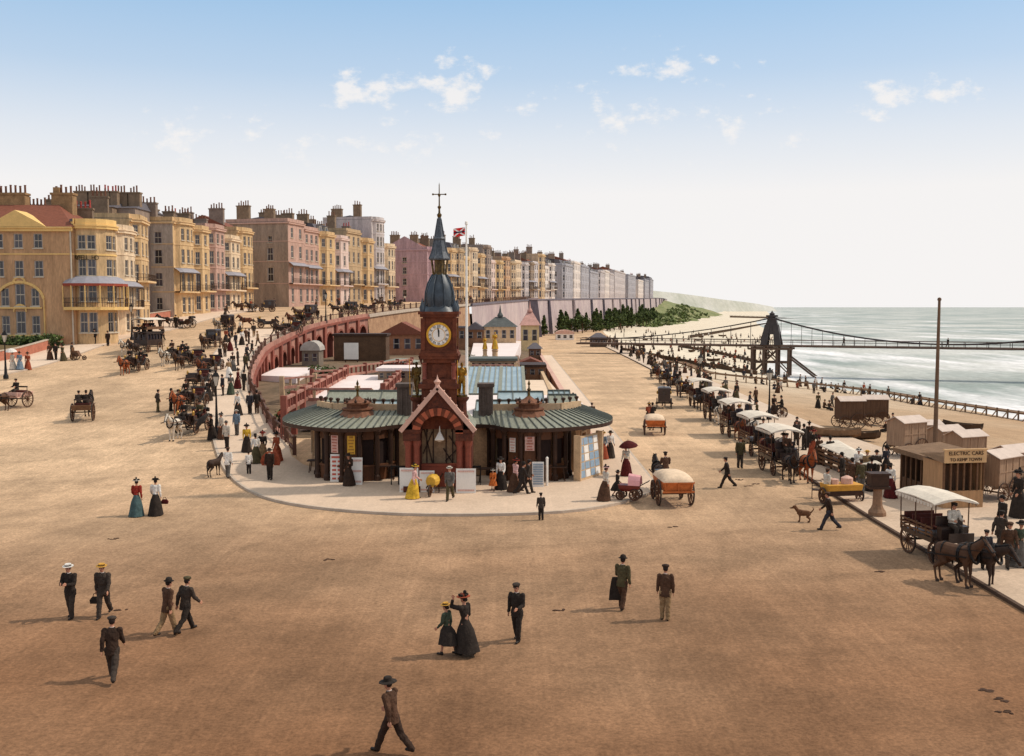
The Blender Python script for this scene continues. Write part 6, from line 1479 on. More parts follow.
def hut(px0, px1, pyb, ptop, z0, wallc, roofc, label, roof='hip', depth=6, name='pavilion', nwin=3, cat='pavilion', spire=False):
    a = GZ(px0, pyb, z0); w = GZ(px1, pyb, z0).x-a.x; h = GY(px0, ptop, a.y).z-z0; hw_ = h*(.62 if roof != 'flat' else 1); t = thing(name, label, cat, (a.x, a.y, z0)); m = MB()
    ws = [(w*(i+.5)/nwin-w/nwin*.28, w*(i+.5)/nwin+w/nwin*.28, hw_*.3, hw_*.8) for i in range(nwin)]
    facet(m, (0,0), (w,0), -z0-.2, hw_, ws); facet(m, (w,0), (w,depth), -z0-.2, hw_, []); facet(m, (0,depth), (0,0), -z0-.2, hw_, []); m.quad((w,depth,0), (0,depth,0), (0,depth,hw_), (w,depth,hw_)); m.build('wall', [wallc, M_dark], t)
    for q in ws: put_window(t, (0,0), (w,0), *q, True)
    r = MB(); e = .35
    if roof == 'hip': r.add([(-e,-e,hw_),(w+e,-e,hw_),(w+e,depth+e,hw_),(-e,depth+e,hw_),(w*.35,depth/2,h),(w*.65,depth/2,h)], [(0,1,5,4),(1,2,5),(2,3,4,5),(3,0,4),(0,3,2,1)])
    elif roof == 'gable': r.add([(-e,-e,hw_),(w+e,-e,hw_),(w+e,depth+e,hw_),(-e,depth+e,hw_),(w/2,-e,h),(w/2,depth+e,h)], [(0,4,5,3),(1,2,5,4),(0,1,4),(2,3,5),(0,3,2,1)])
    elif roof == 'barrel':
        rg = [[(w/2-(w/2+.2)*cos(pi*k/8), y, hw_+(h-hw_)*sin(pi*k/8)) for k in range(9)] for y in (-.2, depth+.2)]; r.loft(rg)
    else: r.box(-.2, w+.2, -.2, depth+.2, hw_, hw_+.3)
    ro = r.build('roof', roofc, t)
    if spire: s = MB(); s.lathe([(.5,0),(.6,.4),(.25,1.0),(.05,2.4),(0,2.6)], 8, (w*.5, depth/2, h-.1)); s.build('turret', roofc, ro)
    return t
Mtb = mat('brown rendered wall', rgb(128,92,68), .9, .3, .8)
hut(380, 424, 355, 322, 2.6, mat('red brown house wall', rgb(158,108,80), .9, .25, 1), M_tile, 'red-brown garden house with arched porch left behind the clock', 'gable', 6, nwin=4)
hut(334, 386, 361, 336, 2.6, mat('dark brown fence wall', rgb(92,68,50), .9, .35, .8), M_woodd, 'long dark brown flat-roofed shed below the rubble wall', 'flat', 4, nwin=0, name='garden_shed', cat='shed')
hut(302, 319, 366, 341, 2.6, mat('grey boarded wall', rgb(122,108,94), .9, .25, 2), mat('grey tin roof', rgb(170,160,150), .7, .2, 2), 'grey hut with rounded roof against the arcade', 'barrel', 3, nwin=2, name='garden_hut', cat='hut')
sb = GZ(345, 362, 2.6); s_ = thing('hoarding', 'pale square hoarding standing before the long dark shed', 'hoarding', (sb.x, sb.y-.7, 2.6)); m = MB(); m.box(0, 1.9, 0, .12, .4, 2.6); m.build('panel', M_white, s_)
for x in (.1, 1.7): q = MB(); q.box(x, x+.14, .13, .27, 0, 2.6); q.build('post', M_woodd, s_)
hut(484, 516, 343, 317, 3.0, M_stone, mat('dark green slate', rgb(84,86,84), .7, .3, 1), 'stone pavilion with dark hipped roof and turret beyond the white right terrace', 'hip', 7, nwin=4, spire=True)
hut(521, 539, 347, 312, 1.0, mat('cream stucco kiosk', rgb(216,190,144), .9, .2, 1), mat('pink roof', rgb(196,150,138), .8, .2, 1), 'ornate cream kiosk with pinkish roof at the head of the lower road', 'hip', 5, nwin=2, spire=True, name='kiosk', cat='kiosk')
hut(466, 484, 342, 322, 3.2, Mtb, M_slate, 'small brown pavilion right of the flagpole near the pink wall', 'gable', 5, nwin=2)
hut(424, 466, 343, 328, 3.6, Mtb, M_slate, 'low brown garden building hidden partly behind the clock tower', 'flat', 4, nwin=5)
hut(529, 541, 358, 343, .8, mat('weathered brown', rgb(110,80,62), .9, .3, 1), M_slate, 'brown lodge where the low boundary wall meets the lower road', 'hip', 3, nwin=2, name='lodge', cat='lodge')
hut(520, 545, 378, 367, .8, Mtb, M_woodd, 'dark flat shed just inside the low brown boundary wall', 'flat', 6, nwin=3, name='garden_shed', cat='shed')
hut(378, 414, 381, 371, 2.6, mat('dull stone wall', rgb(150,126,104), .9, .3, 1), M_terrace, 'low stone garden room with flat pale roof beside the clock shaft', 'flat', 5, nwin=5, name='garden_room')
hut(470, 516, 372, 361, 2.4, mat('dull stone wall', rgb(150,126,104), .9, .3, 1), M_rib, 'long dark-roofed gallery between the glass roof and the white right terrace', 'flat', 5, nwin=7, name='gallery')
hut(384, 414, 368, 359, 2.7, Mtb, M_slateg, 'green-roofed garden shelter behind the clock shaft', 'hip', 4, nwin=4, name='garden_shelter', cat='shelter')
hut(520, 541, 372, 358, .5, Mtb, M_tile, 'low red-roofed shed among the dark garden beds', 'gable', 5, nwin=2, name='garden_shed', cat='shed')
hut(591, 607, 347, 333, 0, mat('toll house boards', rgb(84,68,56), .9, .3, 1), M_slate, 'dark pier toll house at the landward end of the pier deck', 'hip', 4, nwin=3, name='toll_house', cat='toll house')
hut(556, 574, 340, 330, 0, M_white, M_cop, 'low white shelter at the far end of the lower road', 'barrel', 5, nwin=3, name='shelter', cat='shelter')
# shrubs in the sunken gardens
for i, (px, py, s) in enumerate([(322,377,1), (296,388,.8), (280,398,.9), (470,366,.8), (482,352,.7), (535,366,.7)]):
    p = GZ(px, py, 2.4 if px < 400 else 1.5); p.z = garden_z(p.x, p.y); q = MB(); leafcloud(q, [((R.uniform(-1,1)*s, R.uniform(-.6,.6)*s, .5*s+R.random()*.5), (.8*s,.7*s,.6*s)) for _ in range(5)], 260, .13)
    o = q.build('shrub', M_leaf, loc=p); tag(o, 'small grey-green clipped shrub in the sunken garden', 'shrub', 'shrubs in the sunken gardens')
# flagpole behind the tower, flagpole on the promenade
fp = thing('flagpole', 'white flagpole flying a red flag behind the clock tower', 'flagpole', (-3.35, 74, 3.3)); m = MB(); m.lathe([(.11,0),(.1,4),(.06,12.7),(.12,12.75),(.1,12.95),(0,13.0)], 8); m.build('pole', M_white, fp, 40)
fw = MB(); n = 8; W = .85; H = .62
def fpnt(u, v, k=0): return (-.1-W*u, .1*sin(u*6)*u+k, 12.55-H+H*v-.12*u)
for i in range(n): 
    for j in range(4):
        fw.quad(fpnt(i/n,j/4), fpnt((i+1)/n,j/4), fpnt((i+1)/n,(j+1)/4), fpnt(i/n,(j+1)/4), 0)
for k in (-.012, .012):
    for i in range(n):
        u0 = i/n; u1 = (i+1)/n
        for f in (lambda u: u, lambda u: 1-u):
            a0 = max(0, f(u0)-.1); a1 = max(0, f(u1)-.1); b0 = min(1, f(u0)+.1); b1 = min(1, f(u1)+.1); fw.quad(fpnt(u0,a0,k), fpnt(u1,a1,k), fpnt(u1,b1,k), fpnt(u0,b0,k), 1)
        fw.quad(fpnt(u0,.42,k*1.6), fpnt(u1,.42,k*1.6), fpnt(u1,.58,k*1.6), fpnt(u0,.58,k*1.6), 2)
fw.build('flag', [mat('red flag cloth', rgb(212,44,40), .9, .1, 3), M_white, mat('dark blue flag cloth', rgb(44,36,60), .9)], fp)
p = G(934, 479); fp2 = thing('flagpole', 'tall bare dark flagpole rising from the promenade by the booking kiosk', 'flagpole', tuple(p)); m = MB(); 
ht = GY(943, 299, p.y).z-p.z; m.lathe([(.17,0),(.15,1),(.08,ht-.1),(.13,ht-.06),(.1,ht+.06),(0,ht+.1)], 8); m.build('pole', mat('brown pole', rgb(110,84,64), .7, .2, 2), fp2, 40); q = MB(); q.box(-.2,.2,-.2,.2,0,.7); q.build('pole_foot', M_woodd, fp2)
# ---------------- lamp posts
def lamp_proto(h):
    t = thing('street_lamp', 'lamp', 'street lamp'); m = MB(); m.lathe([(.24,0),(.24,.3),(.15,.45),(.1,1.2),(.07,h*.5),(.05,h-.9),(.09,h-.85),(.04,h-.8)], 8); m.bar((-.35,0,h-1.05), (.35,0,h-1.05), .04, .04); m.build('post', M_black, t, 40)
    q = MB(); q.lathe([(.12,h-.8),(.3,h-.15)], 4, a0=pi/4); q.build('lantern_glass', mat('lamp glass', rgb(198,190,176), .2, .1, 2), t); r = MB(); r.lathe([(.36,h-.15),(.2,h+.1),(.1,h+.14),(.1,h+.25),(0,h+.32)], 4, a0=pi/4)
    for k in range(4): a = pi/4+pi/2*k; r.bar((.12*cos(a),.12*sin(a),h-.8), (.31*cos(a),.31*sin(a),h-.14), .03, .03)
    r.build('lantern_cap', M_black, t); return t
lp = lamp_proto(4.3)
for px, py, lb in [(217,437,'black street lamp amid the crowd on the curving left pavement'), (6,380,'dark street lamp at the far left edge by the garden'), (132,341,'street lamp on the house pavement just left of the horse bus'), (769,421,'street lamp on the promenade beyond the canopied carriages'), (326,329,'street lamp beside the balustrade above the far end of the arcade'), (700,395,'street lamp on the promenade behind the far carriages')]:
    p = G(px, py); place(lp, (p.x, p.y, p.z+.1), .3, lb, None)
drop(lp)
# ------------------------------------------------------------------ vehicles
WH = {}
M_wheel = mat('brown wheel wood', rgb(92,62,44), .7, .25, 5); M_tyre = mat('iron tyre', rgb(58,50,46), .6, .2, 5)
def wheel(r, nsp=12, parent=None, loc=(0,0,0), mt=None, w=.07):
    k = (round(r,2), nsp)
    if k not in WH:
        m = MB(); n = 24; M = Matrix.Rotation(pi/2, 4, 'Y')
        def rr(r0, r1, wd, mi):
            for i in range(n):
                a0 = 2*pi*i/n; a1 = 2*pi*(i+1)/n
                for ra, rb, xa, xb in ((r1,r1,-wd,wd), (r0,r1,wd,wd), (r0,r1,-wd,-wd), (r0,r0,-wd,wd)):
                    m.quad((xa,ra*cos(a0),ra*sin(a0)), (xb,rb*cos(a0),rb*sin(a0)), (xb,rb*cos(a1),rb*sin(a1)), (xa,ra*cos(a1),ra*sin(a1)), mi)
        rr(r-.085, r-.022, w*.45, 0); rr(r-.02, r, w*.5, 1)
        m.tube((-.13,0,0), (.13,0,0), .085, .07, 10, 0); m.tube((.13,0,0), (.17,0,0), .045, .04, 8, 1)
        for i in range(nsp):
            a = 2*pi*i/nsp; m.tube((0,.06*cos(a),.06*sin(a)), (0,(r-.06)*cos(a),(r-.06)*sin(a)), .024, .02, 6, 0, False)
        me = m.mesh('wheel', 40); me.materials.append(M_wheel); me.materials.append(M_tyre); WH[k] = me
    o = link('wheel', WH[k], parent, loc)
    if mt: paint(o, mt)
    return o
M_body = mat('dark varnished coachwork', rgb(52,36,30), .35, .25, 2, spec=.5); M_seat = mat('maroon seat cloth', rgb(92,48,40), .9, .25, 6); M_hood = mat('black hood leather', rgb(46,40,38), .5, .25, 5)
M_canv = mat('white canvas awning', rgb(216,202,184), .9, .14, 2); M_slat = mat('varnished slats', rgb(108,76,52), .6, .3, 3)
M_brass = mat('brass lamp', rgb(190,150,80), .35, .2, 4, metal=.6)
def under(t, yr, yf, z):
    m = MB(); m.bar((-.62,yr,z), (.62,yr,z), .08, .08); m.bar((-.6,yf,z-.1), (.6,yf,z-.1), .08, .08); m.bar((0,yr,z), (0,yf,z-.05), .08, .07)
    for y in (yr, yf):
        for s in (-.5, .5): m.bar((s,y-.4,z+.18), (s,y+.4,z+.18), .06, .04); m.bar((s,y-.35,z+.1), (s,y+.35,z+.1), .06, .03)
    m.build('undercarriage', M_tyre, t)
def pole(t, y0, z0, L=2.6, pair=True):
    m = MB()
    if pair: m.tube((0,y0,z0), (0,y0+L,1.0), .045, .035, 8); m.bar((-.7,y0+.1,z0), (.7,y0+.1,z0), .06, .05)
    else:
        for s in (-.36, .36): m.path([(s*1.2,y0-.3,z0), (s*1.1,y0+.6,1.05), (s,y0+L,1.1)], .035, 6)
    m.build('shaft' if not pair else 'draught_pole', M_wheel, t)
def landau():
    t = thing('open_carriage', 'c', 'carriage')
    for s in (-1, 1): wheel(.56, 14, t, (s*.74,-.9,.56)); wheel(.44, 12, t, (s*.7,.95,.44))
    under(t, -.9, .95, .56); pr = [(-1.15,.85),(-1.2,1.3),(-.75,1.22),(-.45,.98),(.3,.98),(.55,1.2),(1.0,1.28),(.95,.86),(.45,.58),(-.5,.55)]; m = MB()
    rings = [[(x*k, y*(1 if k < 1.01 else 1), z) for y, z in pr] for x, k in ((-.55,1),(.55,1))]; m.loft(rings); m.build('body', M_body, t)
    m = MB(); m.box(-.5, .5, -.95, -.5, 1.0, 1.26); m.box(-.5, .5, -1.12, -.95, 1.1, 1.55); m.box(-.5, .5, .35, .8, 1.0, 1.24); m.build('seat', M_seat, t)
    h = MB(); rg = []
    for k in range(7): a = -.3+k*.45; rg.append([(x, -1.18-.28*cos(a)+.0, 1.42+.24*sin(a)) for x in (-.6,-.58,.58,.6)])
    h.loft(rg); 
    for k in range(3): h.box(-.63, .63, -1.45+.11*k, -1.39+.11*k, 1.36+.06*k, 1.62+.03*k)
    h.build('folded_hood', M_hood, t)
    m = MB(); m.box(-.42, .42, 1.0, 1.45, 1.3, 1.45); m.box(-.4, .4, 1.45, 1.85, .95, 1.0); m.bar((-.4,1.8,1.0), (-.4,1.98,1.3), .05, .05); m.bar((.4,1.8,1.0), (.4,1.98,1.3), .05, .05); m.box(-.42, .42, 1.9, 1.95, 1.0, 1.35); m.box(-.35, .35, .98, 1.4, .8, 1.3); m.build('driving_box', M_body, t)
    for s in (-1, 1):
        q = MB(); q.lathe([(.05,0),(.1,.06),(.1,.26),(.05,.32),(0,.38)], 8, (s*.58,1.1,1.3)); q.build('carriage_lamp', M_brass, t)
        q = MB(); q.path([(s*.74,-1.55,.85),(s*.74,-1.2,1.18),(s*.74,-.7,1.2),(s*.74,-.3,.8),(s*.72,.3,.62),(s*.72,.6,.95),(s*.72,1.2,1.0)], .05, 5); q.build('mudguard', M_hood, t)
    pole(t, 1.5, .62, 2.5, False); return t
def dogcart():
    t = thing('dog_cart', 'c', 'cart')
    for s in (-1, 1): wheel(.68, 14, t, (s*.74,0,.68))
    m = MB(); m.bar((-.7,0,.68), (.7,0,.68), .08, .08)
    for s in (-.5, .5): m.bar((s,-.6,.82), (s,.6,.82), .06, .05); m.bar((s,0,.7), (s,0,.95), .06, .06)
    m.build('axle', M_tyre, t); m = MB(); m.add([(-.62,-.75,.88),(.62,-.75,.88),(.6,.7,.88),(-.6,.7,.88),(-.68,-.8,1.25),(.68,-.8,1.25),(.62,.6,1.2),(-.62,.6,1.2)], [(0,3,2,1),(4,5,6,7),(0,1,5,4),(1,2,6,5),(2,3,7,6),(3,0,4,7)]); m.box(-.6, .6, .7, 1.05, .84, .9); m.box(-.6, .6, 1.02, 1.06, .9, 1.3); m.build('body', M_slat, t)
    m = MB(); m.box(-.55, .55, -.25, .25, 1.25, 1.38); m.build('seat', M_seat, t); m = MB()
    m.bar((-.55,-.27,1.65), (.55,-.27,1.65), .05, .12); m.bar((-.5,-.27,1.3), (-.5,-.27,1.7), .04, .04); m.bar((.5,-.27,1.3), (.5,-.27,1.7), .04, .04); m.build('backrest', M_body, t); pole(t, .9, .85, 2.0, False); return t
def boxcart():
    t = thing('luggage_cart', 'c', 'cart')
    for s in (-1, 1): wheel(.66, 12, t, (s*.84,-.55,.66)); wheel(.5, 12, t, (s*.74,1.2,.5))
    under(t, -.55, 1.2, .6); m = MB(); m.add([(-.66,-1.3,.8),(.66,-1.3,.8),(.66,1.3,.8),(-.66,1.3,.8),(-.78,-1.4,1.32),(.78,-1.4,1.32),(.72,1.35,1.3),(-.72,1.35,1.3)], [(0,3,2,1),(0,1,5,4),(1,2,6,5),(2,3,7,6),(3,0,4,7),(4,5,6,7)])
    for z in (.82, 1.28): m.bar((-.8,-1.4,z), (.8,-1.4,z), .07, .09)
    for x in (-.6, 0, .6): m.bar((x*1.05,-1.38,.84), (x*1.2,-1.43,1.3), .06, .06)
    m.build('body', mat('orange brown cart paint', rgb(190,104,52), .6, .25, 3), t); m = MB(); rg = []
    for y, h in ((-1.45,.05),(-1.3,.24),(-.6,.36),(.2,.38),(.9,.3),(1.2,.05)): rg.append([(-.78,y,1.31),(-.7,y,1.33+h*.6),(-.35,y,1.33+h*.95),(.05,y,1.33+h),(.4,y,1.33+h*.92),(.72,y,1.33+h*.55),(.78,y,1.31)])
    m.loft(rg); o = m.build('load_cover', mat('cream canvas load', rgb(222,194,164), .95, .14, 3, bump=.6), t, 60); m = MB(); m.box(-.55, .55, 1.35, 1.75, 1.35, 1.48); m.box(-.55, .55, 1.75, 2.0, .95, 1.0); m.build('driving_box', M_body, t); pole(t, 1.6, .7, 2.4, False); return t
def wagonette():
    t = thing('canopied_wagonette', 'c', 'carriage')
    for s in (-1, 1): wheel(.62, 14, t, (s*.78,-.75,.62)); wheel(.47, 12, t, (s*.74,1.25,.47))
    under(t, -.75, 1.25, .62); m = MB(); m.box(-.74, .74, -1.3, 1.3, .92, 1.02); 
    for s in (-1, 1):
        m.bar((s*.78,-1.3,1.0), (s*.82,1.2,1.0), .06, .2)
    m.build('body', M_body, t); m = MB()
    for s in (-1, 1):
        for z in (1.2, 1.36, 1.52): m.bar((s*(.8+.05*(z-1)),-1.35,z), (s*(.8+.05*(z-1)),1.2,z), .035, .07)
        for y in (-1.25,-.6,.05,.7): m.bar((s*.78,y,1.0), (s*.84,y,1.6), .05, .05)
    for z in (1.2, 1.36, 1.52): m.bar((-.8,-1.35,z), (.8,-1.35,z), .035, .07)
    m.build('side_slats', M_slat, t); m = MB()
    for y in (-1.0,-.35,.35): m.box(-.7, .7, y-.2, y+.2, 1.3, 1.4); m.box(-.7, .7, y-.26, y-.2, 1.4, 1.75)
    m.build('seat', M_seat, t); m = MB(); m.box(-.6, .6, 1.15, 1.55, 1.5, 1.62); m.box(-.6, .6, 1.05, 1.12, 1.6, 2.0); m.box(-.58, .58, 1.15, 1.5, 1.0, 1.5); m.box(-.55, .55, 1.55, 2.0, 1.05, 1.1); m.box(-.55, .55, 1.98, 2.03, 1.1, 1.45); m.build('driving_box', M_body, t)
    for s in (-1, 1):
        for y in (-1.3, -.1, 1.15): q = MB(); q.tube((s*.82,y,1.0), (s*.84,y,2.62), .028, .025, 6); q.build('canopy_post', M_wheel, t)
    m = MB(); rg = []
    for y, e in ((-1.55,0),(-1.4,.04),(0,.1),(1.4,.05),(1.6,0)): rg.append([(-1.0,y,2.6+e),(-.55,y,2.76+e),(0,y,2.82+e),(.55,y,2.76+e),(1.0,y,2.6+e),(1.0,y,2.56+e),(0,y,2.75+e),(-1.0,y,2.56+e)])
    m.loft(rg)
    for s in (-1, 1):
        for k in range(12): y = -1.5+.25*k; m.add([(s*1.0,y,2.6),(s*1.0,y+.24,2.6),(s*1.01,y+.2,2.46),(s*1.01,y+.12,2.43),(s*1.01,y+.04,2.46)], [(0,1,2,3,4)])
    m.build('canopy', M_canv, t); m = MB(); m.box(-.3, .3, -1.65, -1.4, .6, .64); m.bar((-.28,-1.35,.95), (-.28,-1.5,.62), .03, .03); m.bar((.28,-1.35,.95), (.28,-1.5,.62), .03, .03); m.build('rear_step', M_tyre, t)
    pole(t, 1.7, .65, 2.7, True); return t
def omnibus():
    t = thing('horse_bus', 'c', 'horse bus')
    for s in (-1, 1): wheel(.58, 14, t, (s*.86,-1.1,.58)); wheel(.45, 12, t, (s*.82,1.25,.45))
    under(t, -1.1, 1.25, .58); m = MB(); a = facet
    for s, (p, q) in ((1, ((.85,1.5),(.85,-1.7))), (-1, ((-.85,-1.7),(-.85,1.5)))):
        ws = [(.2+.6*i, .7+.6*i, 1.45, 2.05) for i in range(5)]; facet(m, q if s == 1 else q, p if s == 1 else p, .75, 2.25, ws, .06)
    facet(m, (-.85,-1.7), (.85,-1.7), .75, 2.25, [(.55,1.15,.85,2.1)], .06); facet(m, (.85,1.5), (-.85,1.5), .75, 2.25, [(.25,.75,1.45,2.05),(.95,1.45,1.45,2.05)], .06); m.quad((-.85,-1.7,.75), (.85,-1.7,.75), (.85,1.5,.75), (-.85,1.5,.75)); m.box(-.95, .95, -2.0, 1.7, 2.25, 2.33); m.build('body', [M_body, M_glass], t)
    m = MB()
    for s in (-1, 1): m.bar((s*.92,-1.9,2.75), (s*.92,1.6,2.75), .04, .3); m.box(min(s*.1,s*.5), max(s*.1,s*.5), -1.7, 1.2, 2.6, 2.68)
    m.box(-.03, .03, -1.7, 1.2, 2.68, 3.05); m.build('roof_seat', M_slat, t); m = MB(); m.box(-.5, .5, 1.5, 1.9, 2.1, 2.22); m.box(-.5, .5, 1.9, 2.3, 1.6, 1.65); m.build('driving_box', M_body, t)
    for s in (-1, 1):
        for y in (-1.85, 1.5): q = MB(); q.tube((s*.9,y,2.3), (s*.9,y,3.75), .03, .03, 6); q.build('awning_post', M_wheel, t)
    m = MB(); rg = []
    for y in (-2.1, 1.8): rg.append([(-1.05,y,3.7),(0,y,3.92),(1.05,y,3.7),(1.05,y,3.66),(0,y,3.86),(-1.05,y,3.66)])
    m.loft(rg); m.build('awning', M_canv, t); m = MB()
    for k in range(7): m.box(-.75, -.4, -2.05+.04*k, -1.8+.04*k, .55+.27*k, .58+.27*k)
    m.bar((-.8,-2.1,.6), (-.8,-1.7,3.0), .04, .04); m.build('stair', M_tyre, t); pole(t, 1.8, .7, 2.6, True); return t
def brougham():
    t = thing('closed_cab', 'c', 'cab')
    for s in (-1, 1): wheel(.54, 14, t, (s*.72,-.7,.54)); wheel(.44, 12, t, (s*.68,1.1,.44))
    under(t, -.7, 1.1, .54); m = MB(); facet(m, (.6,-1.1), (.6,.6), .7, 2.0, [(.5,1.0,1.3,1.85)], .05); facet(m, (-.6,.6), (-.6,-1.1), .7, 2.0, [(.7,1.2,1.3,1.85)], .05); facet(m, (-.6,-1.1), (.6,-1.1), .7, 2.0, [(.4,.8,1.45,1.8)], .05); facet(m, (.6,.6), (-.6,.6), .7, 2.0, [(.15,1.05,1.35,1.85)], .05); m.quad((-.6,-1.1,.7), (.6,-1.1,.7), (.6,.6,.7), (-.6,.6,.7))
    m.add([(-.66,-1.16,2.0),(.66,-1.16,2.0),(.66,.66,2.0),(-.66,.66,2.0),(-.5,-1.0,2.12),(.5,-1.0,2.12),(.5,.5,2.12),(-.5,.5,2.12)], [(4,5,6,7),(0,1,5,4),(1,2,6,5),(2,3,7,6),(3,0,4,7),(0,3,2,1)]); m.build('body', [M_body, M_glass], t); m = MB(); m.box(-.42,.42,.75,1.15,1.35,1.48); m.box(-.4,.4,.6,1.1,.85,1.35); m.box(-.4,.4,1.15,1.65,.9,.95); m.box(-.4,.4,1.62,1.67,.95,1.3); m.build('driving_box', M_body, t)
    for s in (-1, 1): q = MB(); q.lathe([(.05,0),(.09,.06),(.09,.24),(0,.34)], 8, (s*.66,.6,1.35)); q.build('carriage_lamp', M_brass, t)
    pole(t, 1.35, .62, 2.4, False); return t
M_hutw = mat('bathing hut boards', rgb(156,126,102), .9, .25, 1.6, stretch=(5,5,.4)); M_hutd = mat('dark bathing hut boards', rgb(96,70,52), .9, .3, 1.6, stretch=(5,5,.4)); M_hutr = mat('pale hut roof', rgb(204,184,170), .85, .1, 1.5)
def bathing(dark=False):
    t = thing('bathing_machine', 'c', 'bathing machine'); mw = M_hutd if dark else M_hutw
    for s in (-1, 1): wheel(.85, 14, t, (s*1.0,-.6,.85)); wheel(.7, 12, t, (s*1.0,.9,.7))
    m = MB(); m.bar((-1,-.6,.85), (1,-.6,.85), .1, .1); m.bar((-1,.9,.7), (1,.9,.7), .1, .1); 
    for s in (-.6, .6): m.bar((s,-1.4,1.0), (s,1.4,1.0), .12, .14)
    m.build('undercarriage', M_timber2, t); m = MB(); m.box(-.85, .85, -1.3, 1.3, 1.08, 3.0); m.add([(-.85,-1.3,3.0),(.85,-1.3,3.0),(0,-1.3,3.4),(-.85,1.3,3.0),(.85,1.3,3.0),(0,1.3,3.4)], [(0,1,2),(3,5,4)])
    for s in (-1, 1):
        for k in range(4): y = -1.25+.83*k; m.box(min(s*.85,s*.89), max(s*.85,s*.89), y-.04, y+.04, 1.1, 2.95)
        for z in (1.12, 2.05, 2.9): m.box(min(s*.853,s*.885), max(s*.853,s*.885), -1.28, 1.28, z-.04, z+.04)
    m.build('cabin', mw, t); m = MB()
    for s in (-1, 1): m.add([(0,-1.45,3.46),(0,1.45,3.46),(s*1.0,1.45,3.0),(s*1.0,-1.45,3.0),(0,-1.45,3.41),(0,1.45,3.41),(s*1.0,1.45,2.95),(s*1.0,-1.45,2.95)], [(0,1,2,3),(7,6,5,4),(0,3,7,4),(1,5,6,2),(2,6,7,3)])
    m.build('roof', M_hutr, t); m = MB(); m.box(-.38, .38, -1.35, -1.303, 1.12, 2.8); m.box(.26, .3, -1.4, -1.35, 1.9, 2.0); m.build('door', M_hutd, t); m = MB()
    for k in range(4): m.box(-.4, .4, -1.55-.25*k, -1.32-.25*k, .95-.25*k, 1.0-.25*k)
    for s in (-.42, .42): m.bar((s,-1.3,1.05), (s,-2.35,.1), .06, .12)
    m.build('steps', M_timber2, t); return t
PR = dict(landau=landau(), dogcart=dogcart(), boxcart=boxcart(), wagonette=wagonette(), omnibus=omnibus(), cab=brougham(), bath=bathing(), bathd=bathing(True))
def at(loc, head, fwd, side=0, up=0):
    a = radians(head); return (loc[0]-sin(a)*fwd+cos(a)*side, loc[1]+cos(a)*fwd+sin(a)*side, loc[2]+up)
def ground_at(p, dz=0): return (p[0], p[1], ZG(p[0], p[1])+dz)
def vehicle(kind, p, head, label, group=None, horses=(), hdist=None, hlabels=(), driver=None, riders=(), recol=None, s=1.0, hgroup=None, dgroup=None, hk=0):
    o = place(PR[kind], tuple(p), radians(head), label, group, recol=recol, scale=s if s != 1 else None)
    hd = hdist or {'landau':3.0,'dogcart':2.3,'boxcart':3.2,'wagonette':3.5,'omnibus':3.6,'cab':2.85}[kind]
    for i, c in enumerate(horses):
        sd = 0 if len(horses) == 1 else (-.5 if i == 0 else .5); q = at(p, head, hd, sd); g = ZG(q[0], q[1]); horse((q[0], q[1], g if abs(g-p[2]) < 1 else p[2]), head+R.uniform(-3,3), c, hlabels[i], (hk+i) % 3 if hk is not None else 0, hgroup)
    y, z = {'landau':(1.2,1.45),'dogcart':(-.02,1.38),'boxcart':(1.55,1.48),'wagonette':(1.35,1.62),'omnibus':(1.7,2.22),'cab':(.95,1.48)}[kind]
    if driver:
        top, hat, lb = driver; person('sit', at(p, head, y*s, .0 if kind != 'dogcart' else .26, z*s-.84), head, top, 'charcoal', hat, 'straw' if hat == 'boater' else 'black', lb, dgroup)
    SE = {'landau':[(-.75,-.24,1.26),(-.75,.24,1.26),(.55,0,1.24)],'dogcart':[(-.02,-.26,1.38)],'wagonette':[(-.35,-.4,1.4),(-.35,.4,1.4),(.35,-.4,1.4),(.35,.4,1.4)],'omnibus':[(-1.2,.3,2.68),(-.6,-.3,2.68),(0,.3,2.68),(.6,-.3,2.68),(-1.2,-.3,2.68),(.7,.3,2.68)],'boxcart':[(1.55,-.3,1.48)],'cab':[]}[kind]
    for (pose, top, bot, hat, hc, lb), (yy, xx, zz) in zip(riders, SE):
        person(pose, at(p, head, yy*s, xx*s, zz*s-.84), head+(180 if (kind == 'landau' and yy > 0) else 0), top, bot, hat, hc, lb)
    return o
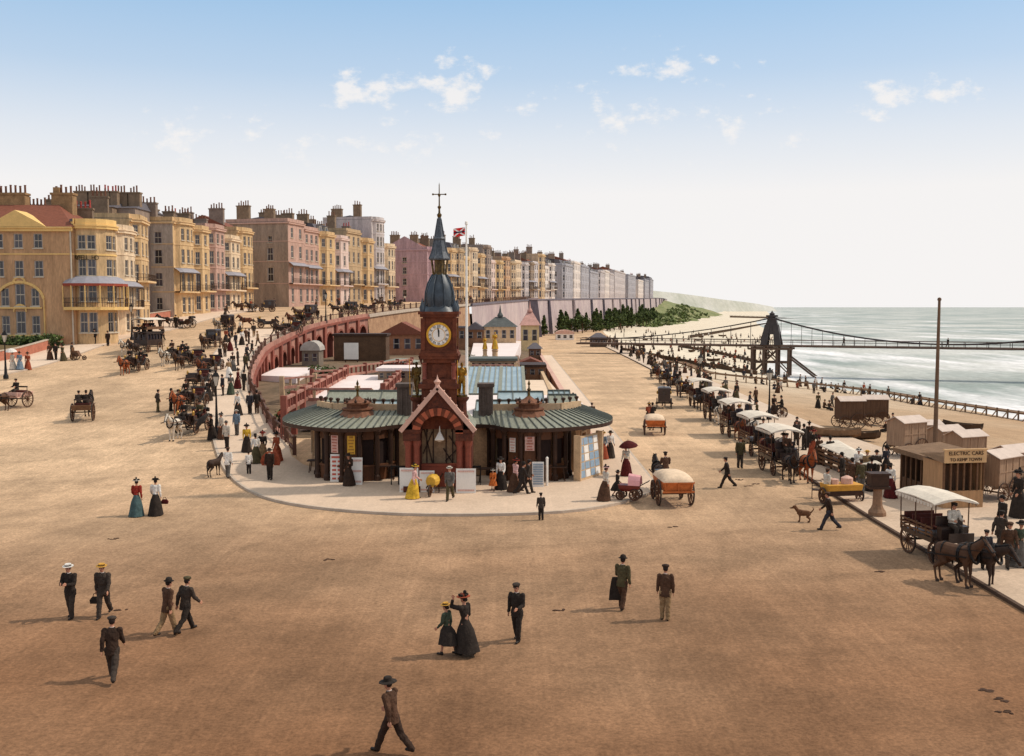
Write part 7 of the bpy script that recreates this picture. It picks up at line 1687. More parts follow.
# ---- right-hand rank along the promenade kerb, facing the camera
def KP(y, dx=-1.35): return (KR(y)+dx, y, 0)
hk_ = 1
near = (16.95, 39.6, 0)
vehicle('wagonette', near, 188, 'large slatted wagonette with white scalloped canopy, nearest carriage at the right kerb', None, (), None, (), ('pale', 'cap', 'driver in pale jacket on the box of the nearest white-canopied wagonette'), s=.93)
q = G(957,585); horse((q.x, q.y, 0), 214, 'brown', 'brown horse standing near the kerb, outer of the nearest pair', 0); q = G(979,586); horse((q.x, q.y, ZG(q.x, q.y)), 222, 'dark', 'dark brown horse with lowered head, kerb side of the nearest pair', 2)
specs = [(60.2,'wagonette','second white-canopied wagonette in the kerb rank, behind the reddish horse pair',('chestnut','dark'),('chestnut horse with pale muzzle leading the kerb rank of carriages','black horse beside the chestnut one at the head of the kerb rank')),
 (67.8,'wagonette','white-canopied wagonette tucked right behind the second one in the kerb rank',('grey','bay'),('grey horse before the third canopied wagonette of the kerb rank','bay horse beside the grey one before the third canopied wagonette')),
 (77.5,'wagonette','white-canopied wagonette with two standing passengers midway down the kerb rank',('white','bay'),('white horse midway down the kerb rank','bay horse beside the white one midway down the kerb rank')),
 (88.5,'wagonette','small-looking white-canopied wagonette, next beyond the mid-rank one',('brown','white'),('brown horse beside a white one in the farther kerb rank','white horse beside a brown one in the farther kerb rank')),
 (100,'wagonette','last white-canopied wagonette at the far end of the kerb rank',('bay','dark'),('bay horse of the farthest canopied wagonette','dark horse of the farthest canopied wagonette')),
 (111,'landau','open black carriage first beyond the last canopied wagonette',('brown',),('brown horse of the first open carriage beyond the canopies',)),
 (120,'landau','open black carriage second beyond the last canopied wagonette',('grey',),('grey horse of the second open carriage beyond the canopies',)),
 (130,'landau','open black carriage nearly at the far end of the kerb rank',('dark',),('dark horse near the far end of the kerb rank',)),
 (141,'landau','farthest open black carriage standing at the promenade kerb',('bay',),('bay horse at the very end of the kerb rank',))]
LC_ = ['brown','black','navy','grey','darkbrown','tan','white','rust','olive']
for i, (y, k, lb, hs, hl) in enumerate(specs):
    dr = (LC_[i % 5], ['cap','bowler','boater'][i % 3], 'driver in %s on the box of the %s' % (LC_[i % 5], ['second wagonette','third wagonette','mid-rank wagonette','small-looking wagonette','last canopied wagonette','first open carriage past the canopies','second open carriage past the canopies','next to last open carriage','farthest open carriage'][i]))
    rd = []
    if k == 'wagonette' and i in (0, 2, 3):
        w_ = {0:'second', 2:'mid-rank', 3:'small-looking'}[i]
        rd = [('wsit','white','darkred','bonnet','black','woman in white blouse seated inside the %s canopied wagonette' % w_), ('sit','charcoal','black','bowler','black','man in dark coat seated inside the %s canopied wagonette' % w_)]
    vehicle(k, KP(y), 184-2*i*.5, lb, None, hs, None, hl, dr, rd, hk=i)
vehicle('cab', (GZ(664,408,0).x, GZ(664,408,0).y, 0), -8, 'closed black cab seen from behind beside the carriage rank', None, ('bay',), None, ('bay horse hidden in front of the closed black cab',), ('pale','bowler','driver in pale coat atop the closed black cab'))
p = G(672,503); vehicle('boxcart', p, 4, 'orange-brown cart under a cream load cover, seen from behind, nearer of two', None, ('dark',), None, ('dark horse drawing the nearer orange-brown cart',), ('brown','cap','driver in brown holding his whip on the nearer orange-brown cart'))
p = G(654,434); vehicle('boxcart', p, -3, 'orange-brown cart under a pinkish load cover, seen from behind, farther of two', None, ('bay',), None, ('bay horse drawing the farther orange-brown cart',), ('black','bowler','driver in black on the farther orange-brown cart'), [('wsit','rust','brown','bonnet','straw','woman in rust jacket beside the driver of the farther orange cart')], s=.94)
# ---- left side
p = G(83,421); vehicle('dogcart', p, 12, 'brown two-wheeled dog cart driving away with two dark passengers on the left road', None, ('dark',), None, ('dark horse hidden before the brown dog cart',), ('black','bowler','man in black bowler sitting right on the brown dog cart'), [('sit','charcoal','black','cap','black','man in cap sitting left on the brown dog cart')])
p = G(20,407); vehicle('dogcart', p, 168, 'cream-sided pony cart at the left edge of the road', None, ('brown',), None, ('brown pony facing us before the cream-sided cart',), ('black','cap','driver in black perched on the cream-sided pony cart'), recol={'body': M_cop})
p = G(148,352); vehicle('omnibus', p, 168, 'tall dark horse bus under a white roof awning on the left road', None, ('dark','white'), None, ('dark horse of the pair pulling the horse bus','white horse of the pair pulling the horse bus'), ('black','bowler','driver in black bowler on the front of the horse bus'), [('sit','brown','black','bowler','black','man in brown on the rear roof bench of the horse bus'),('wsit','navy','black','bonnet','black','woman in navy on the roof bench of the horse bus'),('sit','black','black','cap','black','man in black cap amid the roof bench of the horse bus'),('wsit','darkred','black','plain','black','woman in dark red on the front roof bench of the horse bus')], hk=0)
p = G(136,371); vehicle('landau', p, 176, 'open carriage with chestnut horse coming down left of the horse bus team', None, ('chestnut',), 2.6, ('chestnut horse trotting left of the horse bus team',), ('black','bowler','coachman in black behind the trotting chestnut horse'), [('wsit','black','black','bonnet','black','woman in black riding behind the chestnut horse')])
p = G(178,362); vehicle('landau', p, 172, 'open carriage with white horse halted in the road beside the pavement crowd', None, ('white',), 2.9, ('white horse halted in the road beside the pavement crowd',), ('brown','cap','coachman in brown behind the halted white horse'), [('sit','charcoal','black','bowler','black','man in bowler riding behind the halted white horse')])
p = G(193,366); vehicle('landau', p, 170, 'open carriage with brown horse squeezed between white horse and pavement crowd', None, ('brown',), 2.9, ('brown horse squeezed between the white horse and the kerb crowd',), ('black','cap','coachman in black behind the brown horse by the kerb crowd'))
p = G(199,388); vehicle('landau', p, 176, 'empty dark carriage with folded hood standing along the left kerb', None, (), None, (), None)
p = G(193,408); vehicle('landau', p, 174, 'carriage with chestnut horse standing along the left kerb above the white horse cab', None, ('chestnut',), 2.7, ('chestnut horse standing along the left kerb by three waiting men',), ('darkbrown','bowler','coachman in dark brown above the chestnut horse at the left kerb'))
p = G(193,432); vehicle('landau', p, 172, 'cab with white-faced horse nearest at the front of the left kerb rank', None, ('white',), 2.8, ('white horse at the very front of the left kerb rank',), ('black','cap','cabman in black at the front of the left kerb rank'), [('sit','olive','black','bowler','black','man in olive sitting in the front cab of the left kerb rank')])
for px, py, k, hd, c, lb in [(184,328,'landau',80,'dark','dark carriage with horse standing sideways by the far house pavement'),(227,330,'cab',170,'grey','grey-looking closed cab in the middle of the far upper road'),(212,372,'landau',178,'bay','dark carriage on the pavement edge beyond the street lamp crowd'),(213,347,'cab',176,'brown','closed brown cab standing right at the bend of the left kerb'),
  (268,312,'cab',100,'dark','black cab crossing the far upper road before the pink houses'),(252,312,'dogcart',95,'brown','little cart following the black cab before the brown side wall'),(292,334,'landau',160,'dark','nearest of the dark carriages gathered beside the curving balustrade'),(304,324,'landau',155,'bay','middle of the dark carriages gathered beside the curving balustrade'),(310,318,'cab',150,'brown','topmost of the dark carriages gathered beside the curving balustrade'),(268,328,'landau',100,'bay','carriage and horse turning left in the upper road near the balustrade carriages'),
  (350,314,'cab',130,'dark','black cab halted by the balustrade above the rubble wall, left one'),(368,312,'landau',120,'dark','black carriage halted by the balustrade above the rubble wall, right one'),(395,308,'landau',110,'brown','dark carriage near the mauve gable house, behind the balustrade'),(318,304.5,'landau',95,'dark','far dark carriage waiting outside the pinkish terrace')]:
    p = G(px, py); vehicle(k, p, hd, lb, None, (c,), None, (c+' horse of the '+' '.join(lb.split(' with')[0].split()[:11]),), None)
# ---- bathing machines
for i, (px, py, hd, d, lb, s) in enumerate([(849,428,95,1,'dark panelled bathing machine on the shingle, left of the close pair',.88),(874,425,88,1,'dark panelled bathing machine on the shingle, right of the close pair',.88),(906,458,118,0,'brown bathing machine with white roof and big wheels left of the flagpole',.82),(926,452,100,0,'bathing machine showing only a pale roof just left of the flagpole',.75),(945,462,112,0,'brown bathing machine with white roof just right of the flagpole',.8),(965,472,112,0,'brown bathing machine with long white roof above the kiosk sign',.85),(996,500,125,0,'bathing machine with white roof and large wheel right of the booking kiosk',.78),(1012,492,118,0,'tall brown bathing machine at the right edge behind the wheel',.85)]):
    p = G(px, py); place(PR['bathd' if d else 'bath'], tuple(p), radians(hd), lb, None, scale=s)
for o in PR.values(): drop(o)
# ---- booking kiosk of the electric railway
kp = G(901,491); kp.z = .13
ks = thing('booking_kiosk', 'open-fronted timber booking kiosk with long flat plank roof beside the flagpole', 'kiosk', tuple(kp), radians(-84)); W = 4.3; m = MB(); m.box(0, W, 2.0, 2.1, 0, 2.0); m.box(0, .08, 0, 2.0, 0, 2.0); m.box(W-.08, W, 0, 2.0, 0, 2.0); m.box(.08, W-.08, .0, .1, 0, .7); m.build('wall', M_hutd, ks)
for k in range(9): q = MB(); q.box(W*k/8-.05, W*k/8+.05, -.06, -.004, .0, 2.05); q.build('post', M_slat, ks)
m = MB(); m.add([(-.25,-.4,2.0),(W+.1,-.4,2.0),(W+.1,2.3,2.35),(-.25,2.3,2.35),(-.25,-.4,2.25),(W+.1,-.4,2.25),(W+.1,2.3,2.5),(-.25,2.3,2.5)], [(0,3,2,1),(4,5,6,7),(0,1,5,4),(1,2,6,5),(2,3,7,6),(3,0,4,7)]); m.build('roof', M_timber2, ks)
ep = G(943,511)
kb = thing('ticket_booth', 'wooden ticket booth with two-line sign over dark barred openings', 'booth', (ep.x, ep.y, .13), radians(8)); W = 2.1; m = MB(); m.box(0, W, 0, .1, 0, .85); m.box(0, .1, .1, 1.8, 0, 2.25); m.box(W-.1, W, .1, 1.8, 0, 2.25); m.box(0, W, 1.8, 1.9, 0, 2.25); m.build('wall', mat('tan booth boards', rgb(176,136,98), .85, .2, 2, stretch=(4,4,.4)), kb); m = MB(); m.box(.1, W-.1, 1.2, 1.26, .1, 2.0); m.build('inner_screen', M_dark, kb)
for k in range(7): q = MB(); q.box(W*k/6-.04, W*k/6+.04, -.03, .06, .85, 2.25); q.build('post', M_slat, kb)
m = MB(); m.box(-.05, W+.05, -.12, -.04, 2.25, 2.87); m.box(-.1, W+.1, -.15, -.0, 2.87, 2.94); sg = m.build('signboard', mat('tan sign paint', rgb(206,166,120), .8, .1, 2), kb); M_in = mat('brown sign lettering', rgb(74,50,36), .8)
lettering('ELECTRIC CARS', .26, M_in, sg, (W/2, -.14, 2.72)); lettering('TO KEMP TOWN', .22, M_in, sg, (W/2, -.14, 2.41)); m = MB(); m.add([(-.15,-.03,2.26),(W+.15,-.03,2.26),(W+.15,2.1,2.45),(-.15,2.1,2.45)], [(0,1,2,3),(3,2,1,0)]); m.build('roof', M_timber2, kb)
# ---- low slatted stand under a white sheet
aw = thing('covered_stand', 'low slatted timber stand topped by a long white sheet on the promenade', 'stand', (19.3, 62.9, .13), radians(-86)); L = 7.2; m = MB()
m.add([(0,-.05,1.2),(L,-.05,1.0),(L+.7,.7,1.15),(-.2,1.4,1.4),(0,-.05,1.26),(L,-.05,1.06),(L+.7,.7,1.2),(-.2,1.4,1.46),(L*.5,.65,1.42)], [(4,5,8),(5,6,8),(6,7,8),(7,4,8),(0,1,5,4),(1,2,6,5),(2,3,7,6),(3,0,4,7)]); m.build('sheet', M_canv, aw)
for k in range(7):
    for yy in (0, 1.25): q = MB(); q.box(L*k/6-.05, L*k/6+.05, yy-.05, yy+.05, 0, 1.05); q.build('post', M_slat, aw)
m = MB()
for z in (.25, .5, .75, .98): m.bar((0,-.09,z), (L,-.09,z), .04, .13)
m.build('side_slats', M_slat, aw); m = MB(); m.box(.1, L-.1, .1, 1.15, .5, .56); m.build('deck', M_woodd, aw)
# ---- barrow, frame, pram, drinking pillar, tricycle, hulls
bx = G(841,503); bw_ = thing('hand_barrow', 'yellow and brown hand barrow standing at the kerb', 'barrow', tuple(bx), radians(10)); m = MB(); m.add([(-.85,-.4,.45),(.85,-.4,.45),(.85,.4,.45),(-.85,.4,.45),(-.95,-.5,1.0),(.95,-.5,1.0),(.95,.5,1.0),(-.95,.5,1.0)], [(0,3,2,1),(0,1,5,4),(1,2,6,5),(2,3,7,6),(3,0,4,7),(4,5,6,7)]); m.build('tub', mat('yellow barrow paint', rgb(206,150,60), .6, .2, 3), bw_); m = MB(); m.box(-.9,.9,-.46,-.42,.45,.7); m.build('lower_panel', M_woodd, bw_); m = MB(); m.lathe([(.3,1.0),(.3,1.3),(.1,1.4),(0,1.42)], 10, (.3,0,0)); m.lathe([(.22,1.0),(.22,1.25),(0,1.3)], 10, (-.4,0,0)); m.build('ice_tub_lid', M_cop, bw_)
for s in (-1, 1): wheel(.42, 10, bw_, (s*1.02,0,.42))
m = MB()
for s in (-.3, .3): m.bar((s,.4,.9), (s,1.5,1.0), .05, .05)
m.build('handle', M_slat, bw_)
fx = G(816,498); t = thing('folding_chair', 'small dark folding chair standing in the road near the yellow barrow', 'chair', tuple(fx), radians(160)); m = MB(); m.box(-.22,.22,-.2,.2,.42,.46); m.build('seat', M_woodd, t); m = MB()
for s in (-.22, .22): m.bar((s,-.22,.0), (s,-.3,.95), .04, .04)
for z in (.6,.75,.9): m.bar((-.22,-.27,z), (.22,-.27,z), .05, .03)
m.build('backrest', M_woodd, t)
for sx in (-.2, .2): q = MB(); q.bar((sx,.2,0), (sx,.18,.42), .035, .035); q.build('leg', M_woodd, t)
yb = G(433,497); t = thing('wheelbarrow', 'small yellow barrel barrow standing under the clock tower porch', 'barrow', (yb.x, yb.y, .13), radians(80)); m = MB(); M9 = Matrix.Translation((0,0,.75)) @ Matrix.Rotation(pi/2, 4, 'Y'); m.lathe([(.26,-.45),(.34,-.2),(.36,0),(.34,.2),(.26,.45)], 12, M=M9); m.build('barrel', mat('yellow barrel', rgb(206,160,60), .6, .2, 3), t); m = MB(); 
for s in (-.2, .2): m.bar((-.6,s,.45), (1.3,s,.9), .05, .06)
m.bar((.5,-.2,.6), (.5,-.2,0), .05, .05); m.bar((.5,.2,.6), (.5,.2,0), .05, .05); m.build('frame', M_woodd, t)
w_ = wheel(.32, 8, t, (-.65,0,.32)); w_.rotation_euler = (0,0,pi/2)
pm = G(629,502); t = thing('perambulator', 'small perambulator with pink hood on the pavement corner', 'perambulator', (pm.x, pm.y, .13), radians(70)); m = MB(); m.loft([[(x*w, y, z) for x, y, z in ((-.28,-.55*1,.75),(.28,-.55,.75),(.28,.5,.8),(-.28,.5,.8))] if False else [(-.3*w,-.55*l,z),(.3*w,-.55*l,z),(.3*w,.5*l,z),(-.3*w,.5*l,z)] for w, l, z in ((.7,.7,.45),(.95,.95,.6),(1.0,1.0,.78))]); m.build('body', mat('dark red pram body', rgb(110,44,36), .4, .2, 3), t); m = MB(); rg = []
for k in range(7): a = pi*k/6; rg.append([(-.32*cos(a), -.62, .78+.5*sin(a)), (-.32*cos(a), .0, .78+.58*sin(a))])
for a, b in zip(rg, rg[1:]): m.quad(a[0], a[1], b[1], b[0])
m.build('hood', mat('pink hood', rgb(222,160,160), .8, .1, 4), t); m = MB(); m.bar((-.25,-.5,.7), (-.25,-1.0,1.0), .03, .03); m.bar((.25,-.5,.7), (.25,-1.0,1.0), .03, .03); m.bar((-.27,-1.0,1.0), (.27,-1.0,1.0), .035, .035); m.build('handle', M_black, t)
for s in (-1, 1): wheel(.3, 10, t, (s*.32,-.35,.3)); wheel(.24, 10, t, (s*.32,.4,.24))
dp = G(877,518); t = thing('stone_pillar', 'short brown stone pillar with dark square head on the promenade kerb', 'pillar', (dp.x, dp.y, .13)); m = MB(); m.lathe([(.42,0),(.42,.18),(.3,.35),(.24,.5),(.2,1.2),(.24,1.3)], 10); m.build('shaft', mat('brown pillar stone', rgb(140,108,84), .9, .25, 3, bump=.4), t); m = MB(); m.box(-.5,.5,-.35,.35,1.3,1.42); m.box(-.42,.42,-.3,.3,1.42,1.95); m.box(-.5,.5,-.36,.36,1.95,2.05); m.build('head', M_woodd, t)
tp = G(782,418); t = thing('tricycle', 'light spoked tricycle on the beach promenade', 'tricycle', tuple(tp), radians(75)); wheel(.5,16,t,(-.5,0,.5)); wheel(.5,16,t,(.5,0,.5)); wheel(.36,14,t,(0,1.1,.36)); m = MB(); m.tube((-.5,0,.5),(.5,0,.5),.03,.03,6); m.tube((0,0,.5),(0,1.1,.4),.03,.03,6); m.tube((0,.2,.5),(0,.05,1.0),.03,.03,6); m.box(-.18,.18,-.12,.2,1.0,1.08); m.tube((0,1.1,.4),(0,.8,1.15),.025,.025,6); m.tube((-.3,.8,1.15),(.3,.8,1.15),.02,.02,6); m.build('frame', M_black, t)
person('sit', at(tuple(tp), 75, .02, 0, 1.08-.84), 75, 'black', 'charcoal', 'bowler', 'black', 'man in black riding the light tricycle by the beach lamp')
def boat(px, py, hd, label, s=1, c=M_timber):
    p = G(px, py); t = thing('rowing_boat', label, 'boat', tuple(p), radians(hd)); m = MB(); rg = []
    for y, w, z in ((-2,.35,.25),(-1.5,.7,.08),(0,.9,0),(1.3,.6,.06),(2,.05,.35)): rg.append([(-w,y,.75+z*.8),(-w*.8,y,.3+z),(0,y,z),(w*.8,y,.3+z),(w,y,.75+z*.8),(w*.7,y,.4+z),(0,y,.2+z),(-w*.7,y,.4+z)])
    m.loft(rg); m.build('hull', c, t); m = MB(); m.box(-.7,.7,-.8,-.6,.6,.65); m.box(-.6,.6,.6,.8,.6,.65); m.build('thwart', M_timber2, t); t.scale = (s,)*3; return t
boat(962,431,40,'dark rowing boat lying on the shingle near the right edge'); boat(938,428,120,'small dark boat hull left of the other beached boat',.7)
boat(836,438,80,'rowing boat lying before the dark bathing machines',.9,M_timber2); boat(858,440,85,'second rowing boat lying before the dark bathing machines',.9); boat(700,350,60,'tiny dark boat on the pale beach beyond the trestle')

for k in range(16):
    y = 190+k*17+R.uniform(-6,6); x = PE(y)+R.uniform(.12,.75)*(WL(y)-PE(y)); src = bpy.data.objects['rowing_boat.004']
    c_ = copy_tree(src); c_.location = (x, y, beach(x, y)); c_.rotation_euler = (0,0,R.uniform(0,3)); c_.scale = (R.uniform(.5,.85),)*3; c_['label'] = 'dark small boat drawn up on the pale far beach'; c_['group'] = 'boats on the far beach'
# ------------------------------------------------------------------ people
ISLP = [tuple(q) for q in isl_out]+[tuple(q) for q in reversed(inn) if q is not None]
HSP = [tuple(q) for q in hk_r]+[tuple(q) for q in reversed(hw_r)]
def inside(x, y, P):
    c = False; n = len(P); j = n-1
    for i in range(n):
        if (P[i][1] > y) != (P[j][1] > y) and x < (P[j][0]-P[i][0])*(y-P[i][1])/(P[j][1]-P[i][1])+P[i][0]: c = not c
        j = i
    return c
def surf_z(x, y):
    if inside(x, y, ISLP): return isl_z(x, y)+.13
    if inside(x, y, HSP): return ZR(y)+.14
    if KR(y) < x < PE(y)+.1 and y < 330: return .13
    return ZG(x, y)
def PG(px, py):
    p = G(px, py); p.z = surf_z(p.x, p.y); return p
def pp(px, py, pose, head, top, bot, hat, hc, label, s=1.0, band='black', hair=0, group=None):
    return person(pose, PG(px, py), head, top, bot, hat, hc, label, group, s, band, hair)
# foreground, the open road
pp(71,618,'read',172,'black','charcoal','boater','white','man in black suit and white cap looking down at a paper in his hands')
pp(104,617,'walk',182,'charcoal','charcoal','boater','straw','man in dark suit and bright straw boater carrying a small bag')
pp(113,680,'stride',12,'darkbrown','charcoal','cap','charcoal','man seen from behind in dark brown jacket striding towards the boater pair')
pp(168,636,'walk',-38,'brown','tan','bowler','black','man in brown jacket, tan trousers and bowler, left of a walking pair')
pp(186,632,'stride',-30,'charcoal','black','cap','olive','man in dark jacket and olive cap, right of a walking pair')
pp(392,753,'stride',62,'brown','darkbrown','plain','black','man in wide black hat and brown jacket striding at the bottom edge')
pp(447,655,'girl',64,'green','black','boater','straw','girl in straw hat, green blouse and dark short skirt with stockings',.86)
pp(465,655,'what',58,'black','black','bonnet','rust','woman in black holding her hat with one raised hand beside the straw-hatted girl')
pp(517,641,'hold',158,'black','black','cap','charcoal','man in black suit and cap standing alone right of the woman and girl')
pp(622,609,'hold',-28,'olive','brown','bowler','black','man in olive jacket and bowler carrying a dark coat over his arm')
pp(665,620,'stand',-10,'brown','tan','cap','darkbrown','man in brown jacket and cap standing back to us, right of the coat carrier')
pp(137,516,'wwalk',4,'red','teal','bonnet','pale','woman in red blouse and dark teal skirt walking away with a companion')
pp(156,515,'wwalk',8,'white','black','bonnet','black','woman with white sleeves and black skirt walking beside the red-bloused woman')
pp(727,488,'stride',78,'black','black','cap','black','man in black striding left across the road before the carriage rank')
pp(740,468,'stand',185,'olive','charcoal','cap','darkbrown','man in long olive overcoat standing before the carriage rank',1.08)
pp(829,530,'stride',74,'darkbrown','navy','cap','brown','man in brown jacket and navy trousers walking left with a dog ahead')
dog(tuple(PG(804,522)), 70, 'small shaggy brown dog walking ahead of the man by the kerb')
pp(541,520,'stand',10,'charcoal','black','cap','black','boy in dark clothes standing in the road before the right kiosk',.72)
# bag, coat, furled things held
def bag(px, py, z, c, label, cat='bag'):
    p = PG(px, py); o = MB(); o.loft([[(-.15,-.06,0),(.15,-.06,0),(.15,.06,0),(-.15,.06,0)], [(-.17,-.07,.12),(.17,-.07,.12),(.17,.07,.12),(-.17,.07,.12)], [(-.1,-.03,.22),(.1,-.03,.22),(.1,.03,.22),(-.1,.03,.22)]]); o.path([(-.08,0,.22),(-.05,0,.32),(.05,0,.32),(.08,0,.22)], .012, 5)
    q = o.build('hand_bag', CL[c], loc=(p.x, p.y, p.z+z)); return tag(q, label, cat)
bag(96,616,.42,'black','small black bag held low by the man in the straw boater'); bag(165,514,.5,'darkred','dark red bag hanging at the side of the white-sleeved woman')
p = PG(615,608); m = MB(); m.loft([[(x*w,.07*sin(x*40)*w+.02,z) for x in (-.16,-.08,0,.08,.16)]+[(x*w,.07*sin(x*40)*w-.05,z) for x in (.16,.08,0,-.08,-.16)] for z, w in ((.28,1.3),(.6,1.15),(.95,.8),(1.05,.6))]); o = m.build('folded_coat', CL['black'], loc=tuple(p)); tag(o, 'dark coat draped over the arm of the man in olive jacket', 'coat')
# around the entrance range
pp(414,501,'wwalk',-88,'pink','yellow','bonnet','yellow','woman in pink blouse and bright yellow skirt before the clock tower porch')
pp(450,503,'walk',170,'grey','olive','boater','pale','man in grey jacket and olive breeches walking before the porch')
pp(349,488,'whold',175,'darkbrown','darkbrown','plain','darkbrown','woman all in dark brown standing before the left kiosk notice boards')
pp(493,493,'girl',180,'orange','orange','bonnet','pale','small child in orange frock beside the white-bloused woman',.66)
pp(501,492,'wwalk',170,'white','black','plain','black','woman in white blouse and black skirt with the orange-frocked child')
pp(515,494,'wwalk',-60,'pink','brown','bonnet','red','woman in pink blouse and red hat arriving at the right kiosk')
pp(522,497,'stride',-72,'black','black','bowler','black','man in black stepping right in front of the right kiosk')
pp(528,495,'walk',-80,'charcoal','charcoal','cap','black','man in charcoal half hidden behind the striding man in black')
pp(603,461,'wstand',160,'greyblue','rust','bonnet','straw','woman in rust skirt and grey-blue blouse at the corner by the poster screen')
pp(610,460,'wstand',200,'white','charcoal','plain','black','woman in white blouse and charcoal skirt beside the rust-skirted woman')
pp(596,467,'wstand',20,'rust','brown','plain','brown','woman in reddish brown dress beside the leaning poster screen')
pp(573,413,'walk',176,'charcoal','charcoal','bowler','black','man in charcoal walking the pavement along the low brown wall')
pp(592,425,'walk',10,'brown','black','cap','brown','man in brown half hidden by the right end of the green canopy')
pp(626,478,'whold',140,'pale','darkred','bonnet','straw','woman in dark red skirt holding a red sunshade')
pp(605,503,'wwalk',-60,'pale','brown','bonnet','pink','woman in pale blouse and brown skirt standing left of the perambulator')
pp(617,499,'girl',-80,'black','black','plain','black','dark-dressed child with hand on the perambulator',.78)
# left pavement, near
pp(228,478,'hold',-5,'white','grey','cap','brown','man in white shirt and grey trousers leading the small dark donkey')
horse(tuple(PG(215,476)), -22, 'dark', 'small dark brown donkey led to the kerb by a man in a white shirt', 0, None, .68, False, cat='donkey')
pp(249,476,'stand',20,'white','black','cap','black','boy in white shirt and black trousers standing alone on the pavement curve',.74)
pp(256,465,'wstand',30,'white','olive','plain','black','woman in white blouse and olive skirt chatting in a group of three')
pp(263,462,'wstand',190,'black','tan','bonnet','red','woman in black jacket and red hat, middle of the chatting three')
pp(277,463,'wstand',150,'rust','rust','bonnet','black','woman in rust dress, right of the chatting three near the range end')
pp(270,482,'stand',180,'darkbrown','black','plain','black','man in dark brown standing with a big rust-red shawl over his shoulder')
pp(247,454,'wstand',200,'yellow','black','bonnet','black','woman in bright yellow jacket and black skirt mid pavement')
pp(237,437,'stand',170,'greyblue','grey','boater','pale','man in pale blue jacket and grey trousers on the left pavement')
pp(227,450,'stand',165,'pale','black','bowler','grey','man in pale jacket and black trousers with a parcel on the left pavement')
pp(222,441,'wstand',140,'pale','brown','bonnet','grey','woman in pale cape and brown skirt behind the parcel carrier')
pp(212,440,'whold',120,'black','black','plain','black','woman in black under a large black umbrella at the kerb')
pp(238,417,'wstand',160,'white','black','bonnet','pale','woman in white blouse and black skirt amid the pavement below the lamp')
pp(250,416,'stand',180,'navy','black','bowler','black','man in navy jacket standing right of the white-bloused woman below the lamp')
pp(257,415,'stand',10,'black','brown','bowler','black','man in black jacket and brown trousers against the balustrade')
pp(281,438,'whold',30,'darkbrown','black','plain','black','woman in dark dress with a rust sunshade against the balustrade end')
pp(158,412,'pocket',-50,'charcoal','olive','cap','charcoal','man leaning back with hands at hips, leftmost of the waiting cabmen')
pp(171,411,'stand',-80,'black','black','bowler','black','man in black bowler standing upright, middle of the waiting cabmen')
pp(178,412,'stand',-95,'brown','darkbrown','cap','black','man in brown standing close by the chestnut horse, right of the waiting cabmen')
# left pavement, farther up: a close crowd
crowd = [(209,402,'wstand','black','black','plain','black','woman in black nearest the street lamp on its left'),(214,398,'stand','charcoal','charcoal','bowler','black','man in charcoal directly behind the street lamp'),(223,397,'stand','navy','charcoal','bowler','black','man in navy suit just right of the street lamp head'),
 (231,396,'wstand','grey','green','bonnet','grey','woman in grey blouse and wide green skirt right of the street lamp'),(238,390,'wstand','darkred','darkred','bonnet','black','woman in dark red dress on the upper left pavement'),(244,392,'stand','black','charcoal','bowler','black','man in black by the balustrade bend'),(229,379,'wwalk','tan','white','bonnet','white','woman in tan jacket and white skirt beyond the lamp'),
 (238,367,'stand','charcoal','black','bowler','black','man in charcoal coat alone in the pavement gap'),(246,372,'walk','olive','black','cap','black','man in olive jacket by the balustrade, upper pavement'),(247,362,'wwalk','navy','black','plain','black','woman in navy dress near the balustrade, upper pavement'),(252,358,'walk','black','grey','bowler','black','man in black jacket and grey trousers near the balustrade top bend'),
 (225,358,'stand','brown','charcoal','cap','brown','man in brown coat at the left of the upper crowd'),(230,352,'wstand','black','darkred','bonnet','black','woman in black jacket and dark red skirt in the upper crowd'),(236,349,'stand','navy','navy','bowler','black','man in navy amid the upper crowd'),(242,346,'wstand','white','black','plain','straw','woman in white blouse and straw hat in the upper crowd'),(249,345,'stand','darkbrown','darkbrown','bowler','black','man in dark brown in the upper crowd by the rail'),
 (226,343,'wwalk','rust','black','bonnet','black','woman in rust jacket at the back of the upper crowd'),(232,338,'stand','black','black','bowler','black','man in black bowler at the back of the upper crowd'),(258,347,'walk','tan','brown','boater','straw','man in tan suit and straw boater by the rail'),(254,338,'walk','charcoal','tan','cap','black','man in charcoal and tan near the turning carriage'),
 (240,333,'wwalk','pale','black','bonnet','black','woman in pale blouse on the road by the far crowd'),(220,364,'stand','black','brown','bowler','black','man in black jacket with brown trousers by the grouped cabs'),(233,372,'wstand','black','grey','bonnet','pink','woman in black jacket and grey skirt between lamp and balustrade')]
for i, (px, py, po, t, b, h, hc, lb) in enumerate(crowd): pp(px, py, po, (i*67) % 360, t, b, h, hc, lb)
